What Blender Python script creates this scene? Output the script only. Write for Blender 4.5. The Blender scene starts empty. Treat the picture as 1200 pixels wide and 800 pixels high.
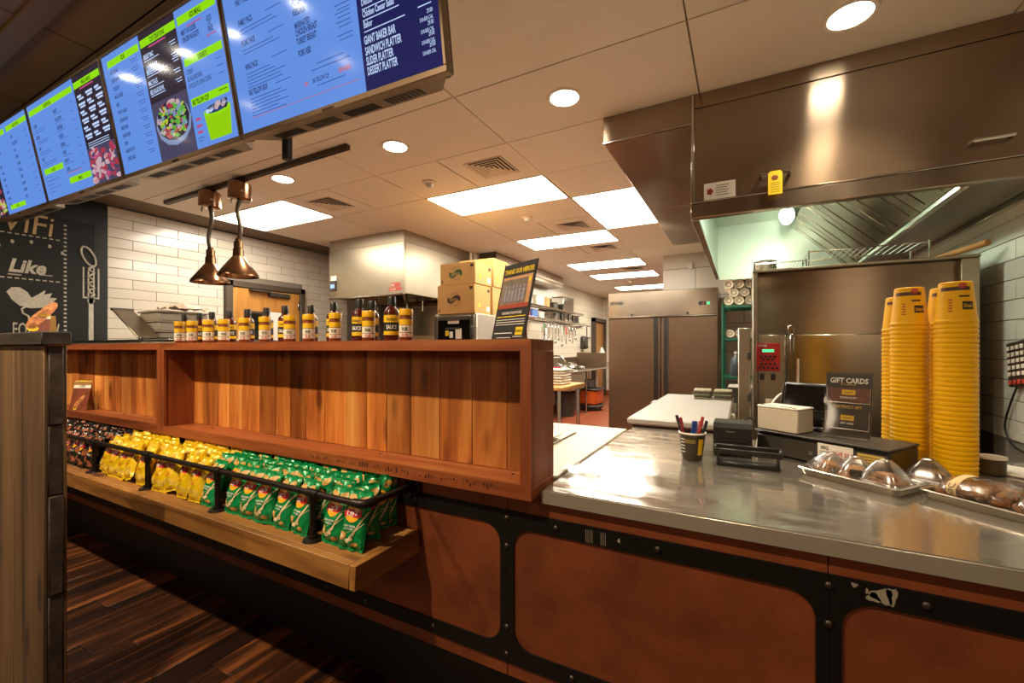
import bpy, bmesh, math, random
from mathutils import Vector, Matrix, noise
random.seed(7)
SC = bpy.context.scene
COL = SC.collection
R = math.radians
PI = math.pi

# ------------------------------------------------------------------ camera, world, exposure
cam_d = bpy.data.cameras.new('camera')
cam_d.sensor_width = 36.0
cam_d.lens = 36.0 * 510.0 / 1200.0
cam_d.shift_y = 8.0 / 1200.0
cam_d.clip_start = 0.05
cam = bpy.data.objects.new('camera', cam_d)
cam.location = (0, 0, 1.32)
cam.rotation_euler = (R(90), 0, math.atan(272 / 510.0))
COL.objects.link(cam)
SC.camera = cam
SC.view_settings.view_transform = 'Standard'
SC.view_settings.look = 'None'
SC.view_settings.exposure = 0.12
SC.view_settings.gamma = 1.0
SC.view_settings.use_curve_mapping = False
world = bpy.data.worlds.new('world')
SC.world = world
world.use_nodes = True
world.node_tree.nodes['Background'].inputs[0].default_value = (1.0, 0.75, 0.5, 1)
world.node_tree.nodes['Background'].inputs[1].default_value = 0.02

# light levels used by the lamp builders below
PANEL_E = 25.0          # ceiling panel diffusers
DOWN_W = 58.0           # recessed downlights over the kitchen pass
DINE_W = 135.0          # dining room spot heads
FILL_W = 24.0          # globe lamps added behind the camera for fill
WARM = (1.0, 0.80, 0.56)
PANEL_C = (1.0, 0.92, 0.79)


# ------------------------------------------------------------------ helpers
def lin(h):
    h = h.lstrip('#')
    out = []
    for i in (0, 2, 4):
        c = int(h[i:i + 2], 16) / 255.0
        out.append(c / 12.92 if c <= 0.04045 else ((c + 0.055) / 1.055) ** 2.4)
    return tuple(out) + (1.0,)


def shade(c, k):
    return (c[0] * k, c[1] * k, c[2] * k, 1.0)


def mat(name, col, rough=0.5, metal=0.0, var=None, bump=None, emit=None, spec=None, coat=0.0,
        aniso=0.0, stretch=None, rand=0.0, trans=0.0, sss=0.0):
    """procedural principled material. var=(scale, amount): noise in colour; bump=(scale, strength);
    stretch: scale of the object coordinates; rand: per-object brightness spread."""
    m = bpy.data.materials.new(name)
    m.use_nodes = True
    nt = m.node_tree
    b = nt.nodes['Principled BSDF']
    c = lin(col) if isinstance(col, str) else tuple(col) + ((1.0,) if len(col) == 3 else ())
    b.inputs['Base Color'].default_value = c
    b.inputs['Roughness'].default_value = rough
    b.inputs['Metallic'].default_value = metal
    if spec is not None:
        b.inputs['Specular IOR Level'].default_value = spec
    if coat:
        b.inputs['Coat Weight'].default_value = coat
    if trans:
        b.inputs['Transmission Weight'].default_value = trans
    if sss:
        b.inputs['Subsurface Weight'].default_value = sss
        b.inputs['Subsurface Scale'].default_value = 0.01
    if emit:
        ec = lin(emit[0]) if isinstance(emit[0], str) else tuple(emit[0]) + (1.0,)
        b.inputs['Emission Color'].default_value = ec
        b.inputs['Emission Strength'].default_value = emit[1]
    if aniso:
        b.inputs['Anisotropic'].default_value = aniso
        tg = nt.nodes.new('ShaderNodeTangent')
        tg.direction_type = 'RADIAL'
        tg.axis = 'Z'
        b.inputs['Anisotropic Rotation'].default_value = 0.25
        nt.links.new(tg.outputs[0], b.inputs['Tangent'])
    vec = None
    if var or bump or stretch:
        tc = nt.nodes.new('ShaderNodeTexCoord')
        mp = nt.nodes.new('ShaderNodeMapping')
        mp.inputs['Scale'].default_value = stretch or (1, 1, 1)
        nt.links.new(tc.outputs['Object'], mp.inputs[0])
        vec = mp.outputs[0]
        if rand:
            oi0 = nt.nodes.new('ShaderNodeObjectInfo')
            ml = nt.nodes.new('ShaderNodeMath'); ml.operation = 'MULTIPLY'; ml.inputs[1].default_value = 37.0
            cb = nt.nodes.new('ShaderNodeCombineXYZ')
            nt.links.new(oi0.outputs['Random'], ml.inputs[0])
            for k in range(3):
                nt.links.new(ml.outputs[0], cb.inputs[k])
            nt.links.new(cb.outputs[0], mp.inputs['Location'])
    csock = None
    if var:
        n = nt.nodes.new('ShaderNodeTexNoise')
        n.inputs['Scale'].default_value = var[0]
        n.inputs['Detail'].default_value = 6.0
        n.inputs['Roughness'].default_value = 0.65
        nt.links.new(vec, n.inputs['Vector'])
        rp = nt.nodes.new('ShaderNodeValToRGB')
        a = var[1]
        c2 = lin(var[2]) if len(var) > 2 else shade(c, 1 - a)
        rp.color_ramp.elements[0].position = 0.32
        rp.color_ramp.elements[1].position = 0.68
        rp.color_ramp.elements[0].color = c2
        rp.color_ramp.elements[1].color = c if len(var) > 2 else shade(c, 1 + a * 0.6)
        nt.links.new(n.outputs['Fac'], rp.inputs[0])
        csock = rp.outputs[0]
    if rand:
        oi = nt.nodes.new('ShaderNodeObjectInfo')
        mr = nt.nodes.new('ShaderNodeMapRange')
        mr.inputs[3].default_value = 1 - rand
        mr.inputs[4].default_value = 1 + rand
        nt.links.new(oi.outputs['Random'], mr.inputs[0])
        mx = nt.nodes.new('ShaderNodeVectorMath')
        mx.operation = 'SCALE'
        if csock:
            nt.links.new(csock, mx.inputs[0])
        else:
            mx.inputs[0].default_value = c[:3]
        nt.links.new(mr.outputs[0], mx.inputs['Scale'])
        csock = mx.outputs[0]
    if csock:
        nt.links.new(csock, b.inputs['Base Color'])
    if bump:
        n2 = nt.nodes.new('ShaderNodeTexNoise')
        n2.inputs['Scale'].default_value = bump[0]
        n2.inputs['Detail'].default_value = 4.0
        nt.links.new(vec, n2.inputs['Vector'])
        bp = nt.nodes.new('ShaderNodeBump')
        bp.inputs['Strength'].default_value = bump[1]
        bp.inputs['Distance'].default_value = 0.01
        nt.links.new(n2.outputs['Fac'], bp.inputs['Height'])
        nt.links.new(bp.outputs[0], b.inputs['Normal'])
    return m


def wood(name, c_dark, c_mid, c_light, axis='Z', scale=9.0, rough=0.45, rand=0.25, knots=True, bump=0.12):
    """long grain along one local axis, with per-object offset and brightness"""
    m = bpy.data.materials.new(name)
    m.use_nodes = True
    nt = m.node_tree
    L = nt.links.new
    b = nt.nodes['Principled BSDF']
    b.inputs['Roughness'].default_value = rough
    tc = nt.nodes.new('ShaderNodeTexCoord')
    mp = nt.nodes.new('ShaderNodeMapping')
    st = {'X': (0.09, 1, 1), 'Y': (1, 0.09, 1), 'Z': (1, 1, 0.09)}[axis]
    mp.inputs['Scale'].default_value = st
    oi = nt.nodes.new('ShaderNodeObjectInfo')
    ml = nt.nodes.new('ShaderNodeMath'); ml.operation = 'MULTIPLY'; ml.inputs[1].default_value = 53.0
    cb = nt.nodes.new('ShaderNodeCombineXYZ')
    L(oi.outputs['Random'], ml.inputs[0])
    for k in range(3):
        L(ml.outputs[0], cb.inputs[k])
    L(tc.outputs['Object'], mp.inputs[0])
    L(cb.outputs[0], mp.inputs['Location'])
    n1 = nt.nodes.new('ShaderNodeTexNoise')
    n1.inputs['Scale'].default_value = scale
    n1.inputs['Detail'].default_value = 8
    n1.inputs['Roughness'].default_value = 0.6
    n1.inputs['Distortion'].default_value = 1.2
    L(mp.outputs[0], n1.inputs['Vector'])
    n2 = nt.nodes.new('ShaderNodeTexNoise')
    n2.inputs['Scale'].default_value = scale * 9
    n2.inputs['Detail'].default_value = 3
    L(mp.outputs[0], n2.inputs['Vector'])
    mix = nt.nodes.new('ShaderNodeMath'); mix.operation = 'MULTIPLY_ADD'
    mix.inputs[1].default_value = 0.20
    L(n2.outputs['Fac'], mix.inputs[0]); L(n1.outputs['Fac'], mix.inputs[2])
    rp = nt.nodes.new('ShaderNodeValToRGB')
    e = rp.color_ramp.elements
    e[0].position = 0.42; e[0].color = lin(c_dark)
    e[1].position = 0.86; e[1].color = lin(c_light)
    k = e.new(0.62); k.color = lin(c_mid)
    L(mix.outputs[0], rp.inputs[0])
    mr = nt.nodes.new('ShaderNodeMapRange')
    mr.inputs[3].default_value = 1 - rand; mr.inputs[4].default_value = 1 + rand
    L(oi.outputs['Random'], mr.inputs[0])
    sc = nt.nodes.new('ShaderNodeVectorMath'); sc.operation = 'SCALE'
    L(rp.outputs[0], sc.inputs[0]); L(mr.outputs[0], sc.inputs['Scale'])
    out = sc.outputs[0]
    if knots:
        mp2 = nt.nodes.new('ShaderNodeMapping')
        mp2.inputs['Scale'].default_value = {'X': (3.0, 9, 9), 'Y': (9, 3.0, 9), 'Z': (9, 9, 3.0)}[axis]
        L(tc.outputs['Object'], mp2.inputs[0]); L(cb.outputs[0], mp2.inputs['Location'])
        vo = nt.nodes.new('ShaderNodeTexVoronoi')
        vo.inputs['Scale'].default_value = 1.0
        L(mp2.outputs[0], vo.inputs['Vector'])
        kr = nt.nodes.new('ShaderNodeValToRGB')
        kr.color_ramp.elements[0].position = 0.10; kr.color_ramp.elements[0].color = (0.35, 0.3, 0.28, 1)
        kr.color_ramp.elements[1].position = 0.24; kr.color_ramp.elements[1].color = (1, 1, 1, 1)
        L(vo.outputs['Distance'], kr.inputs[0])
        mm = nt.nodes.new('ShaderNodeVectorMath'); mm.operation = 'MULTIPLY'
        L(out, mm.inputs[0]); L(kr.outputs[0], mm.inputs[1])
        out = mm.outputs[0]
    L(out, b.inputs['Base Color'])
    bp = nt.nodes.new('ShaderNodeBump')
    bp.inputs['Strength'].default_value = bump
    bp.inputs['Distance'].default_value = 0.004
    L(mix.outputs[0], bp.inputs['Height']); L(bp.outputs[0], b.inputs['Normal'])
    return m


def brickmat(name, c1, c2, mortar, w, h, ms, rot, rough=0.3, off=0.5):
    m = bpy.data.materials.new(name)
    m.use_nodes = True
    nt = m.node_tree
    L = nt.links.new
    b = nt.nodes['Principled BSDF']
    b.inputs['Roughness'].default_value = rough
    tc = nt.nodes.new('ShaderNodeTexCoord')
    mp = nt.nodes.new('ShaderNodeMapping')
    mp.inputs['Rotation'].default_value = rot
    br = nt.nodes.new('ShaderNodeTexBrick')
    br.offset = off
    br.inputs['Color1'].default_value = lin(c1)
    br.inputs['Color2'].default_value = lin(c2)
    br.inputs['Mortar'].default_value = lin(mortar)
    br.inputs['Scale'].default_value = 1.0
    br.inputs['Brick Width'].default_value = w
    br.inputs['Row Height'].default_value = h
    br.inputs['Mortar Size'].default_value = ms
    L(tc.outputs['Object'], mp.inputs[0]); L(mp.outputs[0], br.inputs['Vector'])
    L(br.outputs['Color'], b.inputs['Base Color'])
    bp = nt.nodes.new('ShaderNodeBump'); bp.invert = True
    bp.inputs['Strength'].default_value = 0.4; bp.inputs['Distance'].default_value = 0.004
    L(br.outputs['Fac'], bp.inputs['Height']); L(bp.outputs[0], b.inputs['Normal'])
    return m


def clearmat(name, tint=(1, 1, 1), gloss=0.12, rough=0.08):
    m = bpy.data.materials.new(name)
    m.use_nodes = True
    nt = m.node_tree
    L = nt.links.new
    for n in list(nt.nodes):
        if n.type != 'OUTPUT_MATERIAL':
            nt.nodes.remove(n)
    out = [n for n in nt.nodes if n.type == 'OUTPUT_MATERIAL'][0]
    t = nt.nodes.new('ShaderNodeBsdfTransparent'); t.inputs[0].default_value = tint + (1,)
    g = nt.nodes.new('ShaderNodeBsdfGlossy'); g.inputs['Roughness'].default_value = rough
    lw = nt.nodes.new('ShaderNodeLayerWeight'); lw.inputs['Blend'].default_value = 0.35
    ad = nt.nodes.new('ShaderNodeMath'); ad.operation = 'MULTIPLY_ADD'
    ad.inputs[1].default_value = 0.6; ad.inputs[2].default_value = gloss
    L(lw.outputs['Fresnel'], ad.inputs[0])
    mx = nt.nodes.new('ShaderNodeMixShader')
    L(ad.outputs[0], mx.inputs[0]); L(t.outputs[0], mx.inputs[1]); L(g.outputs[0], mx.inputs[2])
    L(mx.outputs[0], out.inputs[0])
    return m


_txt = {}


def text_geo(s, sx=1.0, bold=0.0, align='LEFT', shear=0.0):
    key = (s, sx, bold, align, shear)
    if key in _txt:
        return _txt[key]
    cu = bpy.data.curves.new('t', 'FONT')
    cu.body = s
    cu.size = 1.0
    cu.resolution_u = 2
    cu.offset = bold
    cu.shear = shear
    cu.align_x = align
    ob = bpy.data.objects.new('t', cu)
    me = ob.to_mesh()
    vs = [(v.co.x * sx, v.co.y) for v in me.vertices]
    fs = [tuple(p.vertices) for p in me.polygons]
    ob.to_mesh_clear()
    bpy.data.objects.remove(ob)
    bpy.data.curves.remove(cu)
    _txt[key] = (vs, fs)
    return vs, fs


class G:
    """collects shapes that become ONE mesh"""

    def __init__(self, M=None):
        self.v, self.f, self.M = [], [], M

    def add(self, vs, fs):
        n = len(self.v)
        if self.M is not None:
            vs = [self.M @ Vector(p) for p in vs]
        self.v += [tuple(p) for p in vs]
        self.f += [tuple(i + n for i in f) for f in fs]
        return self

    def box(self, x0, x1, y0, y1, z0, z1, b=0.0):
        if b <= 0:
            vs = [(x, y, z) for z in (z0, z1) for y in (y0, y1) for x in (x0, x1)]
            fs = [(0, 2, 3, 1), (4, 5, 7, 6), (0, 1, 5, 4), (2, 6, 7, 3), (0, 4, 6, 2), (1, 3, 7, 5)]
            return self.add(vs, fs)
        b = min(b, (x1 - x0) * .45, (y1 - y0) * .45, (z1 - z0) * .45)
        X, Y, Z = (x0, x1), (y0, y1), (z0, z1)
        vs, idx = [], {}
        for i in (0, 1):
            for j in (0, 1):
                for k in (0, 1):
                    sx, sy, sz = (1 if i == 0 else -1), (1 if j == 0 else -1), (1 if k == 0 else -1)
                    for a in range(3):
                        p = [X[i] + sx * b, Y[j] + sy * b, Z[k] + sz * b]
                        p[a] = (X, Y, Z)[a][(i, j, k)[a]]
                        idx[(i, j, k, a)] = len(vs)
                        vs.append(tuple(p))
        fs = []
        for i in (0, 1):
            q = [idx[(i, 0, 0, 0)], idx[(i, 1, 0, 0)], idx[(i, 1, 1, 0)], idx[(i, 0, 1, 0)]]
            fs.append(tuple(q if i else q[::-1]))
            q = [idx[(0, i, 0, 1)], idx[(0, i, 1, 1)], idx[(1, i, 1, 1)], idx[(1, i, 0, 1)]]
            fs.append(tuple(q if i else q[::-1]))
            q = [idx[(0, 0, i, 2)], idx[(1, 0, i, 2)], idx[(1, 1, i, 2)], idx[(0, 1, i, 2)]]
            fs.append(tuple(q if i else q[::-1]))
        for i in (0, 1):
            for j in (0, 1):
                fs.append((idx[(i, j, 0, 0)], idx[(i, j, 1, 0)], idx[(i, j, 1, 1)], idx[(i, j, 0, 1)]))
                fs.append((idx[(i, 0, j, 0)], idx[(i, 1, j, 0)], idx[(i, 1, j, 2)], idx[(i, 0, j, 2)]))
                fs.append((idx[(0, i, j, 1)], idx[(1, i, j, 1)], idx[(1, i, j, 2)], idx[(0, i, j, 2)]))
                for k in (0, 1):
                    fs.append((idx[(i, j, k, 0)], idx[(i, j, k, 1)], idx[(i, j, k, 2)]))
        return self.add(vs, fs)

    def lathe(self, prof, n=24, c=(0, 0, 0), ang=2 * PI, a0=0.0):
        vs, fs = [], []
        full = abs(ang - 2 * PI) < 1e-6
        m = n if full else n + 1
        for (r, z) in prof:
            for i in range(m):
                a = a0 + ang * i / n
                vs.append((c[0] + r * math.cos(a), c[1] + r * math.sin(a), c[2] + z))
        for j in range(len(prof) - 1):
            for i in range(n):
                i2 = (i + 1) % m
                fs.append((j * m + i, j * m + i2, (j + 1) * m + i2, (j + 1) * m + i))
        return self.add(vs, fs)

    def tube(self, pts, r, n=8, caps=True):
        pts = [Vector(p) for p in pts]
        vs, fs = [], []
        up = None
        for i, p in enumerate(pts):
            if i == 0:
                t = pts[1] - p
            elif i == len(pts) - 1:
                t = p - pts[i - 1]
            else:
                t = (pts[i + 1] - p).normalized() + (p - pts[i - 1]).normalized()
            t.normalize()
            if up is None:
                a = Vector((0, 0, 1)) if abs(t.z) < 0.9 else Vector((1, 0, 0))
                up = t.cross(a).normalized()
            up = (up - t * up.dot(t)).normalized()
            s = t.cross(up)
            rr = r[i] if isinstance(r, (list, tuple)) else r
            for k in range(n):
                q = 2 * PI * k / n
                vs.append(p + up * (rr * math.cos(q)) + s * (rr * math.sin(q)))
        for i in range(len(pts) - 1):
            for k in range(n):
                k2 = (k + 1) % n
                fs.append((i * n + k, i * n + k2, (i + 1) * n + k2, (i + 1) * n + k))
        if caps:
            fs.append(tuple(range(n))[::-1])
            fs.append(tuple((len(pts) - 1) * n + k for k in range(n)))
        return self.add(vs, fs)

    def prism(self, poly, y0, y1, fn=lambda a, b, d: (a, d, b)):
        """polygon (a, b) extruded over d in [y0, y1]"""
        n = len(poly)
        vs = [fn(a, b, y0) for a, b in poly] + [fn(a, b, y1) for a, b in poly]
        fs = [tuple(range(n)), tuple(range(2 * n - 1, n - 1, -1))]
        for i in range(n):
            j = (i + 1) % n
            fs.append((i, i + n, j + n, j))
        return self.add(vs, fs)

    def quad(self, a, b, c, d):
        return self.add([a, b, c, d], [(0, 1, 2, 3)])

    def grid(self, fn, nu, nv):
        vs = [fn(i / nu, j / nv) for j in range(nv + 1) for i in range(nu + 1)]
        fs = [(j * (nu + 1) + i, j * (nu + 1) + i + 1, (j + 1) * (nu + 1) + i + 1, (j + 1) * (nu + 1) + i)
              for j in range(nv) for i in range(nu)]
        return self.add(vs, fs)

    def sphere(self, c, r, n=12, m=8, sc=(1, 1, 1), z0=-1.0, z1=1.0):
        vs, fs = [], []
        for j in range(m + 1):
            zz = z0 + (z1 - z0) * j / m
            th = math.asin(max(-1, min(1, math.sin(zz * PI / 2))))
            for i in range(n):
                a = 2 * PI * i / n
                vs.append((c[0] + r * sc[0] * math.cos(th) * math.cos(a), c[1] + r * sc[1] * math.cos(th) * math.sin(a),
                           c[2] + r * sc[2] * math.sin(th)))
        for j in range(m):
            for i in range(n):
                i2 = (i + 1) % n
                fs.append((j * n + i, j * n + i2, (j + 1) * n + i2, (j + 1) * n + i))
        return self.add(vs, fs)

    def text(self, s, pos, size, fn, sx=0.62, bold=0.012, align='LEFT', shear=0.0):
        """flat lettering; fn maps (x, y) on the print surface to a 3-D point"""
        vs, fs = text_geo(s, sx, bold, align, shear)
        return self.add([fn(pos[0] + x * size, pos[1] + y * size) for x, y in vs], fs)

    def rect(self, x0, y0, x1, y1, fn, nx=1, ny=1):
        return self.grid(lambda u, v: fn(x0 + (x1 - x0) * u, y0 + (y1 - y0) * v), nx, ny)

    def disc(self, cx, cy, rx, ry, fn, n=18, rings=1, rot=0.0):
        vs, fs = [fn(cx, cy)], []
        c, s = math.cos(rot), math.sin(rot)
        for k in range(1, rings + 1):
            for i in range(n):
                a = 2 * PI * i / n
                p, q = rx * math.cos(a) * k / rings, ry * math.sin(a) * k / rings
                vs.append(fn(cx + p * c - q * s, cy + p * s + q * c))
        for i in range(n):
            fs.append((0, 1 + i, 1 + (i + 1) % n))
        for k in range(1, rings):
            for i in range(n):
                i2 = (i + 1) % n
                fs.append((1 + (k - 1) * n + i, 1 + k * n + i, 1 + k * n + i2, 1 + (k - 1) * n + i2))
        return self.add(vs, fs)


def plane_fn(o, ex, ey, off=0.0):
    """maps print coordinates to a plane with origin o and axes ex, ey, lifted by off along the normal"""
    o, ex, ey = Vector(o), Vector(ex).normalized(), Vector(ey).normalized()
    n = ex.cross(ey).normalized()
    return lambda x, y: o + ex * x + ey * y + n * off


def mesh_of(g, name, m, smooth=True, fix=True):
    me = bpy.data.meshes.new(name)
    me.from_pydata(g.v, [], g.f)
    if fix:
        bm = bmesh.new(); bm.from_mesh(me)
        bmesh.ops.recalc_face_normals(bm, faces=bm.faces)
        bm.to_mesh(me); bm.free()
    me.materials.append(m)
    if smooth:
        me.shade_smooth()
        me.set_sharp_from_angle(angle=R(38))
    me.update()
    return me


def obj(name, g, m, parent=None, smooth=True, label=None, fix=True):
    """link a collected mesh as ONE object. Under a thing made with world coordinates the mesh keeps world coordinates."""
    me = g if isinstance(g, bpy.types.Mesh) else mesh_of(g, name, m, smooth, fix)
    o = bpy.data.objects.new(name, me)
    COL.objects.link(o)
    if parent is not None:
        o.parent = parent
        if parent.get('w'):
            o.matrix_parent_inverse = (Matrix.Translation(parent.location)).inverted()
    if label:
        o['label'] = label
    return o


def tag(o, label, cat, group=None):
    o['label'] = label
    o['category'] = cat
    if group:
        o['group'] = group
    return o


def thing(name, label, cat, loc=(0, 0, 0), rz=0.0, group=None, w=True):
    """an Empty at the thing's base. w: the parts are given in world coordinates"""
    o = bpy.data.objects.new(name, None)
    o.empty_display_size = 0.1
    o.location = loc
    o.rotation_euler = (0, 0, rz)
    COL.objects.link(o)
    if w:
        o['w'] = 1
    return tag(o, label, cat, group)


def dup(o, loc=None, rot=None, label=None, group=None, parent=None):
    c = o.copy()
    COL.objects.link(c)
    if parent is not None:
        c.parent = parent
    if loc is not None:
        c.location = loc
    if rot is not None:
        c.rotation_euler = rot
    if label:
        c['label'] = label
    if group:
        c['group'] = group
    for ch in list(o.children):
        dup(ch, parent=c)
    return c


def struct(name, g, m, parent=None, label=None, smooth=True):
    o = obj(name, g, m, parent, smooth, label)
    if parent is None:
        o['kind'] = 'structure'
    return o


def ordn(n):
    w = ['zeroth', 'first', 'second', 'third', 'fourth', 'fifth', 'sixth', 'seventh', 'eighth', 'ninth', 'tenth', 'eleventh',
         'twelfth', 'thirteenth', 'fourteenth', 'fifteenth', 'sixteenth', 'seventeenth', 'eighteenth', 'nineteenth', 'twentieth']
    t = {20: 'twenty', 30: 'thirty'}
    if n <= 20:
        return w[n]
    return t[n // 10 * 10] + '-' + w[n % 10] if n % 10 else {30: 'thirtieth'}[n]


# ------------------------------------------------------------------ materials
M_TILE = mat('glazed_tile', '#cfc5b3', 0.16, rand=0.05, bump=(6, 0.05))
M_GROUT = mat('grout', '#7d7364', 0.9)
M_GROUT_R = mat('grout_pale', '#8d8a80', 0.9)
M_TILE_R = mat('glazed_tile_cool', '#dcdcd0', 0.14, rand=0.04, bump=(6, 0.05))
M_WALLT = brickmat('small_wall_tile', '#e2d9c4', '#dad0ba', '#a89c86', 0.15, 0.15, 0.004, (PI / 2, 0, PI / 2), 0.3, off=0.0)
M_WALLF = brickmat('small_wall_tile_far', '#e2d9c4', '#dad0ba', '#a89c86', 0.15, 0.15, 0.005, (PI / 2, 0, 0), 0.3, off=0.0)
M_WALLBIG = brickmat('large_wall_panel', '#d2c9b6', '#cdc4b0', '#8a806e', 1.6, 0.42, 0.006, (PI / 2, 0, 0), 0.3, off=0.4)
M_WALLB = brickmat('small_wall_tile_back', '#e2d9c4', '#dad0ba', '#a89c86', 0.40, 0.2, 0.004, (PI / 2, 0, 0), 0.3)
M_CEIL = mat('ceiling_tile', '#e4dccd', 0.75, var=(3, 0.03), rand=0.03)
M_CEILGAP = mat('ceiling_grid_gap', '#6e5b45', 0.8)
M_DCEIL = mat('brown_ceiling_tile', '#93795a', 0.7, var=(2, 0.08), rand=0.06)
M_DGAP = mat('dark_gap', '#120e0a', 0.8)
M_BLACKWALL = mat('black_wall_paint', '#0b0a09', 0.6)
M_CHALKBOARD = mat('chalkboard', '#0a0b09', 0.75, var=(5, 0.15))
M_CHALK = mat('chalk', '#b7b0a0', 0.9, var=(60, 0.25))
M_STEEL = mat('brushed_steel', '#a09280', 0.2, 0.95, var=(3, 0.05), aniso=0.75)
M_STEELD = mat('dark_brushed_steel', '#93806a', 0.24, 0.8, var=(3, 0.07), aniso=0.9)
M_STEELS = mat('polished_steel', '#c4c0b8', 0.16, 1.0)
M_STEELT = mat('steel_top', '#aea799', 0.09, 0.75, var=(2.5, 0.12), bump=(9, 0.012))
M_STEELP = mat('satin_steel', '#a99d88', 0.34, 0.95, var=(2, 0.07))
M_OVEN = mat('oven_steel', '#a39680', 0.22, 0.95, var=(3, 0.05), aniso=0.35)
nt_ = M_STEELT.node_tree
tc_, mp_, no_ = (nt_.nodes.new('ShaderNode' + k) for k in ('TexCoord', 'Mapping', 'TexNoise'))
mp_.inputs['Scale'].default_value = (2.0, 7.0, 1.0)
mp_.inputs['Rotation'].default_value = (0, 0, 0.5)
no_.inputs['Scale'].default_value = 2.5
no_.inputs['Detail'].default_value = 8
no_.inputs['Roughness'].default_value = 0.7
mr_ = nt_.nodes.new('ShaderNodeMapRange')
mr_.inputs[1].default_value = 0.4
mr_.inputs[2].default_value = 0.7
mr_.inputs[3].default_value = 0.06
mr_.inputs[4].default_value = 0.30
nt_.links.new(tc_.outputs['Object'], mp_.inputs[0])
nt_.links.new(mp_.outputs[0], no_.inputs['Vector'])
nt_.links.new(no_.outputs['Fac'], mr_.inputs[0])
nt_.links.new(mr_.outputs[0], nt_.nodes['Principled BSDF'].inputs['Roughness'])
M_NOSE = mat('counter_nosing', '#b9b09e', 0.3, 0.55, var=(3, 0.06))
M_TABLE = mat('table_steel', '#a79d88', 0.45, 0.2, var=(2, 0.06))
M_DOORF = mat('brown_steel_door', '#7f6b57', 0.3, 0.9, var=(2, 0.06))
M_CHROME = mat('chrome', '#d8d5cf', 0.08, 1.0)
M_COPPER = mat('copper_bronze', '#8f6b50', 0.25, 1.0, var=(10, 0.1))
M_COPIN = mat('copper_inside', '#c9794c', 0.3, 1.0)
M_BLACK = mat('matte_black', '#14130f', 0.55)
M_BLACKP = mat('black_plastic', '#201d19', 0.35)
M_DKGREY = mat('dark_grey_plastic', '#3a352e', 0.45)
M_IRON = mat('black_iron_pipe', '#2b2420', 0.38, 0.6, bump=(40, 0.1))
M_STRAP = mat('black_steel_strap', '#141210', 0.45, 0.35, bump=(14, 0.08))
M_RUST = mat('rust_panel', '#82411d', 0.5, 0.0, var=(4, 0.28, '#5e2c12'), bump=(40, 0.08))
M_WHITE = mat('white_plastic', '#e2dccf', 0.4)
M_WHITEG = mat('white_enamel', '#aeaaa2', 0.32)
M_PAPER = mat('paper', '#e6dfd0', 0.8)
M_YEL = mat('yellow_card', '#e6c400', 0.6)
M_RED = mat('red_paint', '#b3201c', 0.4)
M_GREENL = mat('green_led', '#052008', 0.4, emit=((0.1, 1.0, 0.35), 1.2))
M_REDL = mat('red_led', '#200505', 0.4, emit=((1.0, 0.12, 0.08), 0.5))
M_CARD = mat('cardboard', '#c79a5a', 0.8, var=(4, 0.06))
M_BROWNINK = mat('brown_ink', '#3c2a18', 0.8)
M_GREENINK = mat('green_ink', '#2d5a2d', 0.8)
M_GLASSD = mat('dark_glass', '#15130f', 0.08, spec=0.6)
M_CLEAR = clearmat('clear_plastic', (1, 1, 1), 0.2, 0.22)
M_CLEARD = clearmat('clear_acrylic', (0.96, 0.96, 0.94), 0.03, 0.05)
M_WOODCAB = wood('cabinet_wood', '#6a331a', '#934d26', '#b06e39', 'X', 7, 0.42, 0.08, knots=False)
M_WOODCABZ = wood('cabinet_wood_upright', '#6a331a', '#934d26', '#b06e39', 'Z', 7, 0.42, 0.08, knots=False)
M_PLANK = wood('back_plank', '#7a3a12', '#b86f30', '#dba055', 'Z', 5.5, 0.42, 0.40)
M_BENCH = wood('bench_wood', '#65401a', '#976630', '#b08244', 'X', 7, 0.5, 0.06)
M_BENCHY = wood('bench_wood_end', '#6d431a', '#9c6a30', '#c09350', 'Y', 7, 0.5, 0.06)
M_FLOOR = wood('dark_floor_plank', '#170c07', '#41220f', '#9a5a30', 'Y', 9, 0.42, 0.55, knots=False)
M_DOOR = wood('door_wood', '#9b6527', '#b9813a', '#cf9b52', 'Z', 4, 0.4, 0.02, knots=False)
M_OLD = wood('weathered_wood', '#2a1d12', '#64492b', '#8a6b45', 'Z', 4, 0.7, 0.06)
M_OLDD = wood('dark_weathered_wood', '#211a14', '#3c3026', '#5a493a', 'X', 14, 0.7, 0.1)
M_BUTCH = wood('butcher_block', '#9a6b38', '#b98648', '#cf9f62', 'Y', 9, 0.5, 0.02, knots=False)
M_QUARRY = brickmat('quarry_tile', '#93451f', '#84401e', '#5c3220', 0.15, 0.15, 0.006, (0, 0, 0), 0.45, off=0.0)

# ------------------------------------------------------------------ room shell
ZK = 2.74     # kitchen ceiling
ZD = 3.16     # dining ceiling
XL, XR = -5.6, 1.2
GX, GY, TX, TY = -0.22, 2.02, 1.23, 0.62     # ceiling grid

flo = struct('floor', G().box(XL, 2.8, -3.2, 1.32, -0.06, -0.012), M_BLACK, label='dark brown plank floor of the customer side')
pl = {}
for i in range(65):
    x = XL + i * 0.13
    if x > 2.7:
        break
    y = -3.2 + random.random() * -0.9
    while y < 1.31:
        L_ = random.choice((0.9, 1.2, 1.2))
        a, b_ = max(y, -3.2), min(y + L_, 1.32)
        if b_ - a > 0.05:
            key = round(b_ - a, 3)
            if key not in pl:
                pl[key] = mesh_of(G().box(0, 0.1285, 0, b_ - a - 0.0015, -0.012, 0, 0.0015), 'plank', M_FLOOR)
            o = obj('plank', pl[key], None, flo)
            o.location = (x, a, 0)
        y += L_
struct('floor', G().box(XL, XR, 1.32, 12.3, -0.06, 0), M_QUARRY, label='red quarry tile floor of the kitchen')

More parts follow.
